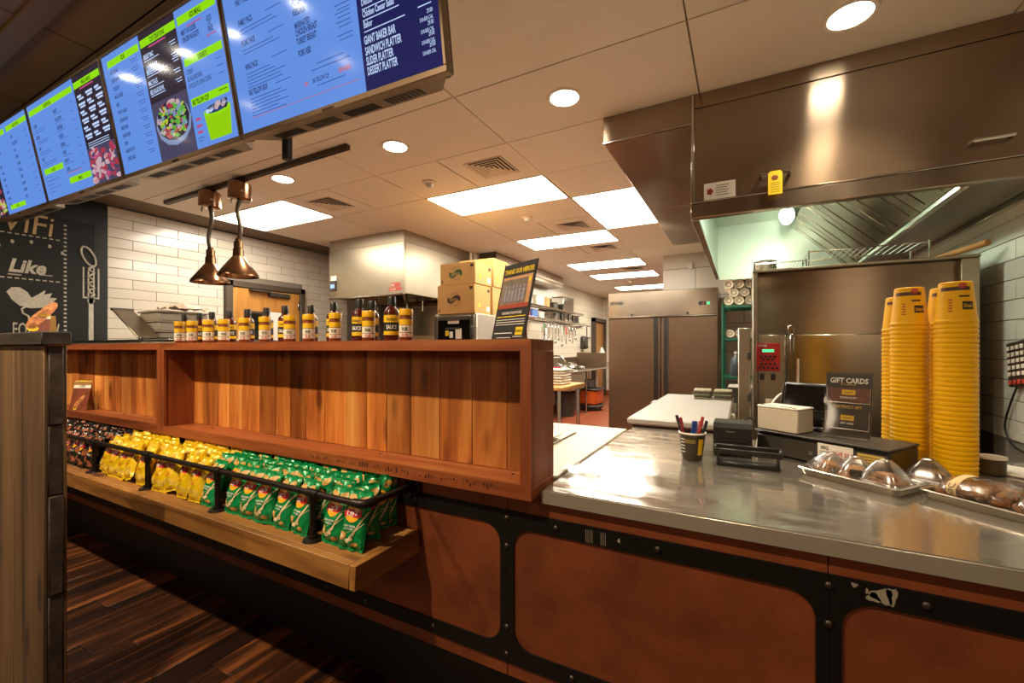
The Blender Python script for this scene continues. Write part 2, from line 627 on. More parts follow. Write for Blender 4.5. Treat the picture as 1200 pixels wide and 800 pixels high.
# kitchen ceiling: lay-in panels, each its own piece
ceil = struct('ceiling', G().box(XL, 2.8, 1.36, 12.3, ZK + 0.014, ZK + 0.08), M_CEILGAP, label='cream panelled ceiling of the kitchen')
skip = {}
PANELS = [('H', -2.68, 3.26), ('V', -1.45, 3.88), ('H', -2.68, 5.12), ('H', -2.68, 6.98), ('H', -2.68, 8.22), ('H', -2.68, 10.08), ('H', -5.14, 2.64)]
VENTS = [(-2.06, 2.64), (-3.91, 2.64), (-2.06, 4.50), (-2.06, 5.74), (-2.06, 7.60)]


def cell(x, y):
    return (round((x - GX) / TX * 2), round((y - GY) / TY))


full, half = set(), set()
for k, x, y in PANELS:
    i, j = cell(x, y)
    if k == 'H':
        half |= {(i, j), (i + 1, j)}
    else:
        half |= {(i, j), (i, j + 1)}
for x, y in VENTS:
    half.add(cell(x, y))
tm = mesh_of(G().box(0.003, TX - 0.003, 0.003, TY - 0.003, 0, 0.014, 0.002), 'tile', M_CEIL)
th = mesh_of(G().box(0.003, TX / 2 - 0.003, 0.003, TY - 0.003, 0, 0.014, 0.002), 'tile', M_CEIL)
for j in range(-1, 17):
    for i in range(-10, 5, 2):
        x, y = GX + i * TX / 2, GY + j * TY
        if x > 2.0 or x < XL - 0.7:
            continue
        a, b_ = (i, j) in half, (i + 1, j) in half
        if not a and not b_:
            o = obj('tile', tm, None, ceil); o.location = (x, y, ZK)
        elif not (a and b_):
            o = obj('tile', th, None, ceil); o.location = (x if b_ else x + TX / 2, y, ZK)
struct('trim_1', G().box(XL, 2.8, 1.33, 1.40, ZK - 0.005, ZD + 0.05), M_CEIL, label='dropped ceiling edge above the menu screens')

# dining ceiling: brown tiles at a higher level
dce = struct('ceiling', G().box(XL, 2.8, -3.2, 1.33, ZD + 0.014, ZD + 0.08), M_DGAP, label='dark brown tiled ceiling of the customer side')
tm2 = mesh_of(G().box(0.005, 1.215, 0.005, 1.215, 0, 0.014, 0.003), 'tile', M_DCEIL)
for i in range(7):
    for j in range(4):
        o = obj('tile', tm2, None, dce); o.location = (-5.99 + i * 1.22, -3.77 + j * 1.22 + 0.06, ZD)
tm3 = mesh_of(G().box(0.005, 1.215, 0.005, 0.155, 0, 0.014, 0.003), 'tile', M_DCEIL)
for i in range(7):
    o = obj('tile', tm3, None, dce); o.location = (-5.99 + i * 1.22, 1.17, ZD)
struct('trim_2', G().box(XL, 2.8, 0.83, 0.93, ZD - 0.02, ZD + 0.03, 0.004), M_DCEIL, label='brown ceiling batten above the menu screens')

# left wall: black customer part, tiled kitchen part
struct('wall_left', G().box(XL - 0.1, XL, -3.2, 1.93, 0, ZD + 0.05), M_BLACKWALL, label='black painted wall left of the counter')
wl = struct('wall_left', G().box(XL - 0.1, XL - 0.008, 1.93, 5.44, 0, ZK), M_GROUT, label='cream tiled wall left of the kitchen')


def tiles_x(par, xf, sgn, y0, y1, z0, z1, m, L_=0.41, H_=0.1016, gap=0.004, z_top=None, hole=None):
    """running bond tiles on a wall of constant x; sgn is the side the glazed face points to"""
    cache = {}
    zt = z_top if z_top is not None else z1
    r = 0
    while zt - (r + 1) * H_ > z0 - H_:
        z = zt - (r + 1) * H_
        y = y0 - (L_ / 2 if r % 2 else 0)
        while y < y1:
            a, b_ = max(y, y0), min(y + L_, y1)
            lo = max(z, z0)
            parts_ = [(a, b_)]
            if hole and z < hole[2]:
                parts_ = [(a, min(b_, hole[0])), (max(a, hole[1]), b_)]
            for (p, q) in parts_:
                if q - p > 0.02 and z + H_ - lo > 0.02:
                    key = (round(q - p, 3), round(z + H_ - lo, 3))
                    if key not in cache:
                        xa, xb = (0, 0.008) if sgn > 0 else (-0.008, 0)
                        cache[key] = mesh_of(G().box(xa, xb, gap / 2, q - p - gap / 2, gap / 2, key[1] - gap / 2, 0.0015), 'tile', m)
                    o = obj('tile', cache[key], None, par)
                    o.location = (xf, p, lo)
            y += L_
        r += 1


tiles_x(wl, XL - 0.008, 1, 1.93, 4.9, 1.2, ZK, M_TILE, hole=(3.03, 4.10, 2.16))
struct('wall_alcove', G().box(XL, -3.53, 5.44, 5.54, 0, ZK), M_WALLB, label='tiled wall behind the left exhaust hood')
struct('wall_dish', G().box(-3.63, -3.53, 5.54, 12.2, 0, ZK), M_WALLT, label='small white tiled wall behind the dish sink')
struct('wall_far', G().box(-3.63, XR + 0.1, 12.1, 12.2, 0, ZK), M_WALLF, label='far end wall past the refrigerator')
struct('baseboard_far', G().box(-3.52, -1.1, 12.08, 12.098, 0, 0.14), M_QUARRY, label='red tile base along the far wall')
struct('baseboard_dish', G().box(-3.529, -3.51, 5.6, 10.9, 0, 0.14), M_QUARRY, label='red tile base along the dish wall')
struct('wall_back', G().box(-1.1, XR + 0.1, 7.0, 7.1, 0, ZK), M_WALLBIG, label='pale tiled wall above the refrigerator')
wr = struct('wall_right', G().box(XR + 0.008, XR + 0.11, 1.36, 7.1, 0, ZK), M_GROUT_R, label='white tiled wall beside the oven')
tiles_x(wr, XR + 0.008, -1, 1.47, 4.75, 0.85, 2.72, M_TILE_R, z_top=2.683)
# rest of the customer room behind the camera
struct('wall_front', G().box(XL, 2.9, -3.3, -3.2, 0, ZD), mat('dining_wall', '#94704c', 0.7), label='brown wall at the far side of the customer room')
struct('wall_right', G().box(2.8, 2.9, -3.2, 1.36, 0, ZD), mat('dining_side_wall', '#5b4230', 0.7), label='brown side wall of the customer room')
struct('wall_right', G().box(XR + 0.11, 2.9, 1.36, 1.46, 0, ZD), M_BLACKWALL, label='dark wall end beside the counter')

# small conduit box on the back wall above the refrigerator
t = thing('junction_box', 'small white box on the tiled wall above the refrigerator', 'box', (-0.7, 6.98, 2.55))
obj('cover', G().box(-0.73, -0.67, 6.95, 7.0, 2.50, 2.60, 0.006), M_WHITE, t)

# doors
M_FRAMED = mat('dark_door_frame', '#4a3d30', 0.5)
d1 = struct('door_1', G().box(XL + 0.0, XL + 0.05, 3.11, 4.02, 0.02, 2.08, 0.004), M_DOOR, label='light wood kitchen door in a dark frame')
obj('jamb', G().box(XL - 0.03, XL + 0.07, 3.03, 3.105, 0, 2.16, 0.006), M_FRAMED, d1)
obj('jamb', G().box(XL - 0.03, XL + 0.07, 4.025, 4.10, 0, 2.16, 0.006), M_FRAMED, d1)
obj('head', G().box(XL - 0.03, XL + 0.07, 3.03, 4.10, 2.085, 2.16, 0.006), M_FRAMED, d1)
obj('vision_panel', G().box(XL + 0.045, XL + 0.062, 3.24, 3.50, 1.3, 1.80, 0.004), M_FRAMED, d1)
obj('pane', G().box(XL + 0.055, XL + 0.065, 3.27, 3.47, 1.33, 1.77), M_GLASSD, d1)
obj('notice', G().box(XL + 0.05, XL + 0.054, 3.53, 3.82, 1.38, 1.80), M_PAPER, d1, label='white paper notice')
cl = G().box(XL + 0.05, XL + 0.10, 3.55, 3.85, 2.0, 2.06, 0.008)
cl.box(XL + 0.05, XL + 0.13, 3.3, 3.55, 2.05, 2.07)
obj('door_closer', cl, M_DKGREY, d1)
for z in (1.85, 1.0, 0.3):
    obj('hinge', G().box(XL + 0.05, XL + 0.062, 3.99, 4.03, z, z + 0.11, 0.003), M_STEELS, d1)
d2 = struct('door_2', G().box(-3.52, -3.48, 11.12, 11.95, 0.02, 2.0), M_DOOR, label='far door at the end of the dish wall')
for y in (11.02, 11.95):
    obj('jamb', G().box(-3.53, -3.42, y, y + 0.1, 0, 2.12), M_FRAMED, d2)
obj('head', G().box(-3.53, -3.42, 11.02, 12.05, 2.02, 2.12), M_FRAMED, d2)

# ------------------------------------------------------------------ ceiling fittings
M_DIFF = mat('panel_diffuser', '#ffffff', 0.5, emit=(PANEL_C, PANEL_E))
M_LENS = mat('downlight_lens', '#ffffff', 0.5, emit=(PANEL_C, 40.0))
M_FRAMEW = mat('white_metal', '#d9ccb6', 0.5)
where = ['broad light panel nearest the counter, left of the tall hood', 'light panel turned lengthwise beside the steel hood soffit',
         'third light panel back, in line with the broad one', 'fourth light panel back above the dish area', 'fifth light panel back above the dish area',
         'farthest light panel above the refrigerator', 'light panel over the left tiled wall behind the heat lamps']
for (k, x, y), wh in zip(PANELS, where):
    w, d = (TX, TY) if k == 'H' else (TX / 2, 2 * TY)
    t = thing('ceiling_light', 'bright flat ' + wh, 'light', (x, y, ZK), group='ceiling light panels')
    fr = G()
    e = 0.018
    fr.box(x + .003, x + e, y + .003, y + d - .003, ZK - 0.001, ZK + 0.02).box(x + w - e, x + w - .003, y + .003, y + d - .003, ZK - 0.001, ZK + 0.02)
    fr.box(x + e, x + w - e, y + .003, y + e, ZK - 0.001, ZK + 0.02).box(x + e, x + w - e, y + d - e, y + d - .003, ZK - 0.001, ZK + 0.02)
    obj('frame', fr, M_FRAMEW, t)
    obj('diffuser', G().box(x + e, x + w - e, y + e, y + d - e, ZK + 0.003, ZK + 0.012), M_DIFF, t)
    obj('housing', G().box(x + e, x + w - e, y + e, y + d - e, ZK + 0.0125, ZK + 0.0138), M_FRAMEW, t)

M_SLOT = mat('vent_dark', '#3a2f24', 0.8)
vw = ['ceiling vent with angled louvers nearest the counter', 'ceiling vent beside the left light panel', 'ceiling vent between the second and third light panels',
      'ceiling vent behind the third light panel', 'ceiling vent far back between two light panels']
for (x, y), wh in zip(VENTS, vw):
    w, d = TX / 2, TY
    t = thing('ceiling_vent', 'square cream ' + wh, 'vent', (x, y, ZK), group='ceiling vents')
    cx, cy = x + w / 2, y + d / 2
    h = 0.165
    fr = G()
    fr.box(x + .004, cx - h, y + .004, y + d - .004, ZK, ZK + .012).box(cx + h, x + w - .004, y + .004, y + d - .004, ZK, ZK + .012)
    fr.box(cx - h, cx + h, y + .004, cy - h, ZK, ZK + .012).box(cx - h, cx + h, cy + h, y + d - .004, ZK, ZK + .012)
    obj('plate', fr, M_CEIL, t)
    obj('throat', G().box(cx - h, cx + h, cy - h, cy + h, ZK + 0.0125, ZK + 0.0138), M_SLOT, t)
    for q in range(5):   # nested square louvers, each leaning outward
        a = h - 0.006 - q * 0.032
        b_ = a - 0.019
        if b_ < 0.004:
            b_ = 0.004
        for s in range(4):
            c, s_ = math.cos(s * PI / 2), math.sin(s * PI / 2)
            pts = [(-a, -a, 0.000), (a, -a, 0.000), (b_, -b_, 0.005), (-b_, -b_, 0.005)]
            vs = [(cx + px * c - py * s_, cy + px * s_ + py * c, ZK - 0.002 + pz) for px, py, pz in pts]
            lv = G().add(vs, [(0, 1, 2, 3)])
            vs2 = [(vx, vy, vz + 0.0015) for vx, vy, vz in vs]
            lv.add(vs2, [(3, 2, 1, 0)])
            obj('louver', lv, M_FRAMEW, t, smooth=False)

dl = [(0.40, 'near the right steel hood'), (-0.90, 'above the counter corner'), (-2.17, 'right of the heat lamp track'), (-3.42, 'left, beside the lamp track end')]
for x, wh in dl:
    y = 2.32
    t = thing('downlight', 'round white recessed downlight ' + wh, 'light', (x, y, ZK), group='recessed downlights')
    obj('trim_ring', G().lathe([(0.075, 0.004), (0.082, -0.004), (0.098, -0.006), (0.104, 0.0)], 32, (x, y, ZK)), M_FRAMEW, t)
    obj('lens', G().lathe([(0.0, -0.001), (0.078, -0.001)], 32, (x, y, ZK)), M_LENS, t)
    ld = bpy.data.lights.new('downlight_lamp', 'SPOT')
    ld.energy = DOWN_W
    ld.color = WARM
    ld.spot_size = R(95)
    ld.spot_blend = 0.6
    ld.shadow_soft_size = 0.07
    lo = bpy.data.objects.new('downlight_lamp', ld)
    lo.location = (x, y, ZK - 0.03)
    COL.objects.link(lo)

for (x, y), wh in zip([(-2.37, 2.95), (-2.07, 4.22), (-2.1, 9.2)], ['left of the near ceiling vent', 'behind the broad light panel', 'between the farthest light panels']):
    t = thing('smoke_detector', 'small round cream ceiling detector ' + wh, 'detector', (x, y, ZK), group='ceiling detectors')
    obj('base', G().lathe([(0.0, -0.018), (0.05, -0.018), (0.062, -0.010), (0.062, 0.0)], 24, (x, y, ZK)), M_FRAMEW, t)
    obj('sensor', G().lathe([(0.0, -0.05), (0.022, -0.048), (0.03, -0.03), (0.034, -0.017)], 20, (x, y, ZK)), M_WHITE, t)

# dining spot heads on a ceiling track (behind and above the camera)
t = thing('track_light', 'black ceiling track with five spot heads above the customers', 'light', (-1.6, -0.25, ZD))
obj('track', G().box(-5.2, 1.6, -0.27, -0.23, ZD - 0.035, ZD), M_BLACK, t)
DSPOT = [(-5.05, 0.0, 1.0), (-3.83, 0.0, 1.0), (-2.62, 0.0, 1.0), (-1.40, 0.3, 1.5), (0.9, 0.3, 0.35)]
M_SPOTLENS = mat('spot_lens', '#ffffff', 0.5, emit=(WARM, 22.0))
for x, tx, pw in DSPOT:
    hd = Vector((x, -0.25, ZD - 0.16))
    tgt = Vector((x + tx, 1.05, 0.5))
    q = (tgt - hd).to_track_quat('-Z', 'Y')
    Mx = Matrix.Translation(hd) @ q.to_matrix().to_4x4()
    p = obj('spot_head', G(Mx).lathe([(0.0, 0.10), (0.035, 0.10), (0.045, 0.06), (0.048, -0.05), (0.044, -0.05), (0.042, -0.03)], 20), M_BLACK, t)
    obj('lens', G(Mx).lathe([(0.0, -0.035), (0.040, -0.035)], 20), M_SPOTLENS, p)
    obj('stem', G().tube([(x, -0.25, ZD - 0.03), (x, -0.25, ZD - 0.10)], 0.01), M_BLACK, t)
    ld = bpy.data.lights.new('spot_lamp', 'SPOT')
    ld.energy = DINE_W * pw
    ld.color = WARM
    ld.spot_size = R(88)
    ld.spot_blend = 0.5
    ld.shadow_soft_size = 0.03
    lo = bpy.data.objects.new('spot_lamp', ld)
    lo.matrix_world = Mx @ Matrix.Translation((0, 0, -0.06))
    COL.objects.link(lo)

# globe lamps added out of view behind the camera as frontal fill light
M_GLOBE = mat('fill_globe', '#ffffff', 0.3, emit=(WARM, 2.0))
for x, wh in ((-3.9, 'left'), (-1.2, 'middle'), (1.5, 'right')):
    t = thing('fill_lamp', 'added warm globe for pendant over the dining side, %s one of three' % wh, 'fill', (x, -2.0, ZD), group='added fill globes')
    obj('cord', G().tube([(x, -2.0, ZD - .01), (x, -2.0, 2.42)], .005, 6), M_BLACK, t)
    obj('canopy', G().lathe([(0, -.025), (.06, -.025), (.06, 0)], 16, (x, -2.0, ZD)), M_BLACK, t)
    obj('globe', G().sphere((x, -2.0, 2.28), .12, 20, 12), M_GLOBE, t)
    ld = bpy.data.lights.new('fill_bulb', 'POINT')
    ld.energy = FILL_W
    ld.color = WARM
    ld.shadow_soft_size = 0.3
    lo = bpy.data.objects.new('fill_bulb', ld)
    lo.location = (x, -2.0, 2.08)
    COL.objects.link(lo)

# row of small recessed spots in the brown ceiling, in front of the menu screens (their glare shows in the glass)
M_SPOTR = mat('small_spot_lens', '#ffffff', 0.5, emit=((1.0, 0.92, 0.8), 70.0))
for k, (x, y) in enumerate([(-4.09, 0.49), (-3.79, 0.42), (-3.46, 0.41), (-3.02, 0.32), (-2.44, 0.24)]):
    t = thing('recessed_spot', 'small recessed spot in the brown ceiling, %s from the left before the menu screens' % ordn(k + 1), 'light', (x, y, ZD), group='small recessed spots')
    obj('ring', G().lathe([(0.036, 0.0), (0.040, -0.008), (0.055, -0.009), (0.058, -0.0005)], 20, (x, y, ZD)), M_DCEIL, t)
    obj('lens', G().lathe([(0, -0.004), (0.037, -0.004)], 20, (x, y, ZD)), M_SPOTR, t)

# ------------------------------------------------------------------ service counter
YP = 1.205       # face of the rust panels
ct = thing('service_counter', 'long service counter with rust coloured panels, black riveted straps and steel top', 'counter', (0.3, 1.5, 0))
g = G()
g.box(-0.533, XR - 0.01, 1.19, 2.30, 0.872, 0.898, 0.004)
obj('steel_top', g, M_STEELT, ct)
obj('nosing', G().box(-0.534, XR - 0.01, 1.186, 1.1895, 0.857, 0.897, 0.0015).box(-0.534, XR - .01, 1.19, 1.203, 0.857, 0.8705), M_NOSE, ct)
obj('toe_kick', G().box(XL + .01, XR - 0.01, 1.31, 1.34, 0.0, 0.29), M_BLACK, ct)
obj('carcass', G().box(XL + .01, XR - 0.01, YP + 0.02, 1.32, 0.285, 0.868), M_BLACK, ct)
ST0 = -0.682     # left edges of the upright straps, 48 mm wide, every 0.826 m
ups = [ST0 + 0.826 * k for k in range(-6, 3)]
ZB0, ZB1, ZT0, ZT1 = 0.335, 0.385, 0.762, 0.812
for k in range(len(ups) + 1):
    a = ups[k - 1] + 0.024 if k else XL + .01
    b_ = ups[k] + 0.024 if k < len(ups) else XR - .01
    if b_ - a > 0.05:
        obj('rust_panel', G().box(a + .001, b_ - .001, YP, YP + 0.02, 0.29, 0.866, 0.001), M_RUST, ct)
rail = G().box(XL + .01, XR - .01, YP - 0.010, YP - 0.006, 0.862, 0.864)


def rrect_frame(x0, x1, z0, z1, r, y0, y1, ox0, ox1, oz0, oz1):
    """flat plate between an outer rectangle and a rounded inner opening"""
    inner = []
    for cx, cz, a0 in ((x1 - r, z1 - r, 0), (x0 + r, z1 - r, 90), (x0 + r, z0 + r, 180), (x1 - r, z0 + r, 270)):
        for i in range(9):
            a = R(a0 + 90 * i / 8)
            inner.append((cx + r * math.cos(a), cz + r * math.sin(a)))
    outer = []
    for (px, pz) in inner:
        cx, cz = (x0 + x1) / 2, (z0 + z1) / 2
        outer.append((px, pz))
    # corners of the outer rectangle, one per quarter
    oc = [(ox1, oz1), (ox0, oz1), (ox0, oz0), (ox1, oz0)]
    vs, fs = [], []
    n = len(inner)
    for d in (y0, y1):
        vs += [(p, d, q) for p, q in inner]
        vs += [(p, d, q) for p, q in oc]
    m = n + 4
    for d in (0, 1):
        for q in range(4):
            for i in range(8):
                f = (d * m + q * 9 + i, d * m + q * 9 + i + 1, d * m + n + q)
                fs.append(f if d else f[::-1])
            i1, i2 = q * 9 + 8, ((q + 1) % 4) * 9
            f = (d * m + i1, d * m + i2, d * m + n + (q + 1) % 4, d * m + n + q)
            fs.append(f if d else f[::-1])
    for i in range(n):
        j = (i + 1) % n
        fs.append((i, j, m + j, m + i))
    for q in range(4):
        a, b_ = n + q, n + (q + 1) % 4
        fs.append((a, m + a, m + b_, b_))
    return vs, fs


for k in range(len(ups) + 1):
    lx = ups[k - 1] if k else XL + .012 - 0.048
    rx = ups[k] if k < len(ups) else XR - .012
    oa = lx + 0.024 if k else XL + .012
    ob_ = rx + 0.024 if k < len(ups) else XR - .012
    if ob_ - oa < 0.2:
        continue
    x0 = lx + 0.048 if k else XL + .05
    vs, fs = rrect_frame(x0, rx, ZB1, ZT0, 0.062, YP - 0.006, YP + 0.001, oa + .0006, ob_ - .0006, ZB0, ZT1)
    obj('strap_frame', G().add(vs, fs), M_STRAP, ct)
stud = mesh_of(G().sphere((0, 0, 0), 0.0095, 10, 5, (1, 0.6, 1)), 'rivet', mat('rivet_metal', '#4a4138', 0.4, 0.8))


def rivet(x, z):
    o = obj('rivet', stud, None, ct)
    o.location = (x, YP - 0.007, z)


for u in ups:
    for z in (ZT0 + 0.025, 0.70, 0.445, ZB0 + 0.025):
        rivet(u + 0.024, z)
    rivet(u + 0.19, ZT0 + 0.025)
    rivet(u + 0.48, ZT0 + 0.025)
    rivet(u + 0.24, ZB0 + 0.025)
    rivet(u + 0.56, ZB0 + 0.025)
# worn bare patches on the black strap by the second upright
M_WORN = mat('worn_metal', '#8f8570', 0.6, var=(30, 0.2))
wn = G()
fw = plane_fn((0, YP - 0.0066, 0), (1, 0, 0), (0, 0, 1))
for cx, cz, rx, rz_ in ((0.262, 0.788, 0.020, 0.016), (0.278, 0.792, 0.009, 0.019), (0.247, 0.781, 0.012, 0.010), (0.214, 0.800, 0.006, 0.005), (0.236, 0.792, 0.003, 0.006), (-0.305, 0.789, 0.004, 0.006)):
    pts = []
    n = 14
    for i in range(n):
        a = 2 * PI * i / n
        w = 1 + 0.25 * math.sin(3 * a + cx * 90)
        pts.append(fw(cx + rx * w * math.cos(a), cz + rz_ * w * math.sin(a)))
    wn.add(pts, [tuple(range(n))])
for q in range(7):
    x = -0.40 + q * 0.006 + (0.02 if q > 3 else 0)
    wn.rect(x, 0.766, x + 0.0016, 0.802, fw)
obj('worn_patch', wn, M_WORN, ct, smooth=False, label='bare scraped metal patches')

# low steel bench behind the display shelf
pt = thing('prep_table', 'long bare steel work table behind the display shelf', 'table', (-1.6, 1.8, 0))
g = G().box(-3.1, -0.54, 1.335, 2.30, 0.872, 0.898, 0.006)
obj('table_top', g, M_TABLE, pt)
obj('cabinet_body', G().box(-3.08, -0.56, 1.36, 2.27, 0.1, 0.871), M_STEELP, pt)
for x in (-3.0, -0.64):
    for y in (1.42, 2.2):
        obj('leg', G().box(x - .025, x + .025, y - .025, y + .025, 0, 0.1), M_STEELS, pt)
t = thing('slotted_tray', 'white steel tray edge lying on the bench behind the display shelf', 'tray', (-0.85, 1.85, 0.898))
obj('slot', G().box(-1.35, -0.732, 1.70, 1.712, 0.8985, 0.904), M_BLACK, t)
g = G().box(-1.35, -0.735, 1.712, 2.06, 0.8985, 0.906, 0.002)
obj('plate', g, M_STEELP, t)
g = G()
for q in range(6):
    a = q * 0.7
    x, y = -0.80 - 0.035 * q, 1.84 + 0.05 * math.sin(q * 2.1)
    Mx = Matrix.Translation((x, y, 0.925 + 0.006 * (q % 3))) @ Matrix.Rotation(a, 4, 'Z') @ Matrix.Rotation(0.25 * math.sin(q), 4, 'X')
    g2 = G(Mx).box(-0.06, 0.06, -0.045, 0.045, -0.004, 0.004, 0.003)
    nk = obj('napkin', g2, M_PAPER)
    tag(nk, 'crumpled white napkin on the steel bench, %s from the display shelf end' % ordn(q + 1), 'napkin', 'napkins on the steel bench')
t = thing('clear_wrap', 'crumpled clear plastic film lying at the corner of the steel top', 'wrap', (-0.52, 1.42, 0.898), w=False)
g = G().grid(lambda u, v: (u * 0.13 - 0.03, v * 0.1 - 0.05, 0.012 + 0.011 * noise.noise((u * 5, v * 5, 1.3))), 10, 8)
obj('film', g, M_CLEAR, t)

# ------------------------------------------------------------------ wooden display shelf (two bays)
ZS0, ZS1 = 0.871, 1.348
YF, YB = 1.15, 1.30


def display_bay(x0, x1, label, mirror):
    t = thing('display_shelf', label, 'shelf', ((x0 + x1) / 2, 1.25, ZS0), group='wooden display shelf bays')
    th = 0.036
    obj('top_board', G().box(x0 - .0, x1, YF + 0.012, 1.32, ZS1 - th, ZS1, 0.002), M_WOODCAB, t)
    obj('bottom_board', G().box(x0, x1, YF + 0.012, 1.32, ZS0, ZS0 + th, 0.002), M_WOODCAB, t)
    for a, b_ in ((x0, x0 + 0.02), (x1 - 0.02, x1)):
        obj('side_board', G().box(a, b_, YF + 0.012, 1.32, ZS0 + th + .0005, ZS1 - th - .0005, 0.001), M_WOODCABZ, t)
    # face frame with mitred corners
    w, wb = 0.036, 0.044
    for nm, poly, m in (('top_rail', [(x0, ZS1), (x1, ZS1), (x1 - w, ZS1 - w), (x0 + w, ZS1 - w)], M_WOODCAB),
                        ('bottom_rail', [(x0, ZS0), (x1, ZS0), (x1 - w, ZS0 + wb), (x0 + w, ZS0 + wb)], M_WOODCAB),
                        ('stile', [(x0, ZS0), (x0, ZS1), (x0 + w, ZS1 - w), (x0 + w, ZS0 + wb)], M_WOODCABZ),
                        ('stile', [(x1, ZS0), (x1, ZS1), (x1 - w, ZS1 - w), (x1 - w, ZS0 + wb)], M_WOODCABZ)):
        obj(nm, G().prism(poly, YF, YF + 0.0115), m, t, smooth=False)
    n = 17
    xs = [x0 + 0.021]
    ws = [random.uniform(0.8, 1.2) for _ in range(n)]
    tot = sum(ws)
    for q in ws:
        xs.append(xs[-1] + q / tot * (x1 - x0 - 0.042))
    for a, b_ in zip(xs, xs[1:]):
        dy = random.uniform(0, 0.004)
        g = G().box(a + .0008, b_ - .0008, YB - dy, 1.318, ZS0 + th + .0005, ZS1 - th - .0005, 0.0015)
        obj('plank', g, M_PLANK, t)
    sc = mesh_of(G().sphere((0, 0, 0), 0.006, 8, 4, (1, 1, .7)), 'screw', M_CHROME)
    for q in range(4):
        o = obj('screw', sc, None, t)
        o.location = (x0 + 0.28 + q * (x1 - x0 - 0.4) / 3, 1.262, ZS0 + th + 0.001)
        o.matrix_parent_inverse = Matrix.Translation(t.location).inverted()
    return t


SX0 = -2.712
bay2 = display_bay(SX0, -0.55, 'longer wooden display shelf bay with open back of mixed planks, nearest the steel top', False)
bay1 = display_bay(-4.874, SX0 - .001, 'further wooden display shelf bay, partly hidden by the weathered partition', True)
# faint burned stamp marks along the front edge of the near bay
fs_ = plane_fn((0, YF - 0.0004, 0), (1, 0, 0), (0, 0, 1))
g = G()
random.seed(5)
x = -1.52
while x < -0.64:
    for q in range(random.randint(3, 6)):
        h = random.choice((0.014, 0.017, 0.011))
        if random.random() < 0.6:
            g.rect(x, 0.886, x + 0.0016, 0.886 + h, fs_)
        g.rect(x, 0.886 + random.choice((0, h * .5, h)), x + 0.007, 0.8876 + random.choice((0, h * .5, h)), fs_)
        x += 0.0125
    x += 0.014
obj('stamp_marks', g, mat('burned_mark', '#4a2210', 0.7), bay2, smooth=False, label='faint burned lettering')

# ------------------------------------------------------------------ bench of thick boards that carries the chip bags
BX1 = -1.005
YS = 0.908
bs = thing('chip_shelf', 'thick wooden shelf board carrying chip bags below the display shelf', 'shelf', (-3.2, 1.05, 0.605))
for a, b_ in ((XL + .02, -4.35), (-4.35, -3.02), (-3.02, BX1 - 0.026)):
    obj('front_board', G().box(a + .0005, b_ - .0005, YS, YS + 0.025, 0.605, 0.68, 0.002), M_BENCH, bs)
obj('end_board', G().box(BX1 - 0.0255, BX1, YS, YP - 0.011, 0.605, 0.68, 0.002), M_BENCHY, bs)
for a, b_ in ((XL + .02, -4.1), (-4.1, -2.45), (-2.45, BX1 - 0.026)):
    for c, d in ((YS + 0.0255, 1.06), (1.06, YP - 0.0111)):
        obj('top_board', G().box(a + .0005, b_ - .0005, c + .0005, d - .0005, 0.655, 0.679, 0.0015), M_BENCH, bs)
obj('underside', G().box(XL + .02, BX1 - .026, YS + .026, YP - .0111, 0.606, 0.62), M_BENCH, bs)
knot = G()

# black pipe rail around the bags
RY, RZ, RX1 = 0.972, 0.835, -1.037
pr_ = thing('pipe_rail', 'black iron pipe rail guarding the chip bags', 'rail', (-3.0, RY, 0.68))
obj('rail_pipe', G().tube([(XL + .02, RY, RZ), (RX1 - .03, RY, RZ)], 0.0105, 12), M_IRON, pr_)
obj('return_pipe', G().tube([(RX1, RY + .03, RZ), (RX1, YP - 0.012, RZ)], 0.0105, 12), M_IRON, pr_)
g = G().tube([(RX1 - .045, RY, RZ), (RX1 - .02, RY, RZ), (RX1 - .007, RY + .007, RZ), (RX1, RY + .02, RZ), (RX1, RY + .045, RZ)], 0.0145, 12)
obj('elbow', g, M_IRON, pr_)
Mx = Matrix.Translation((RX1, YP - 0.0065, RZ)) @ Matrix.Rotation(R(90), 4, 'X')
obj('flange', G(Mx).lathe([(0, 0.016), (0.0165, 0.016), (0.0165, 0.007), (0.038, 0.006), (0.040, 0.0), (0, 0)], 20), M_IRON, pr_)
for k in range(8):
    x = -1.273 - 0.566 * k
    if x < XL:
        break
    p = obj('post', G().tube([(x, RY, 0.686), (x, RY, RZ)], 0.0105, 12), M_IRON, pr_)
    obj('base_flange', G().lathe([(0, 0.018), (0.0165, 0.018), (0.0165, 0.008), (0.031, 0.006), (0.034, 0.0), (0, 0)], 20, (x, RY, 0.6795)), M_IRON, pr_)
    g = G().tube([(x - .027, RY, RZ), (x + .027, RY, RZ)], 0.0145, 12).tube([(x, RY, RZ - .03), (x, RY, RZ)], 0.0145, 12)
    obj('tee', g, M_IRON, pr_)

# ------------------------------------------------------------------ chip bags
BA, BB, BT = 0.0495, 0.083, 0.0255      # half width, half height, half thickness


def bag_front(x, z, seed, side=-1):
    zz = z / BB
    a = BA * (1 - 0.10 * max(0, 1 - zz * zz))
    xx = max(-1, min(1, x / a))
    t = BT * max(0.0, 1 - xx * xx) ** 0.55 * max(0.0, 1 - abs(zz) ** 2.6) ** 0.7
    w = (0.0062 * noise.noise((x * 42 + seed * 7.1, z * 34, seed * 3.3)) + 0.0035 * noise.noise((x * 95, z * 80 + seed, 2.2 * seed))) * (0.55 + abs(zz)) * (1 if abs(xx) < .97 else .3)
    w += 0.0035 * math.sin(x * 150 + seed) * max(0, abs(zz) - 0.72) / 0.28
    return side * (t + 0.0008) + w


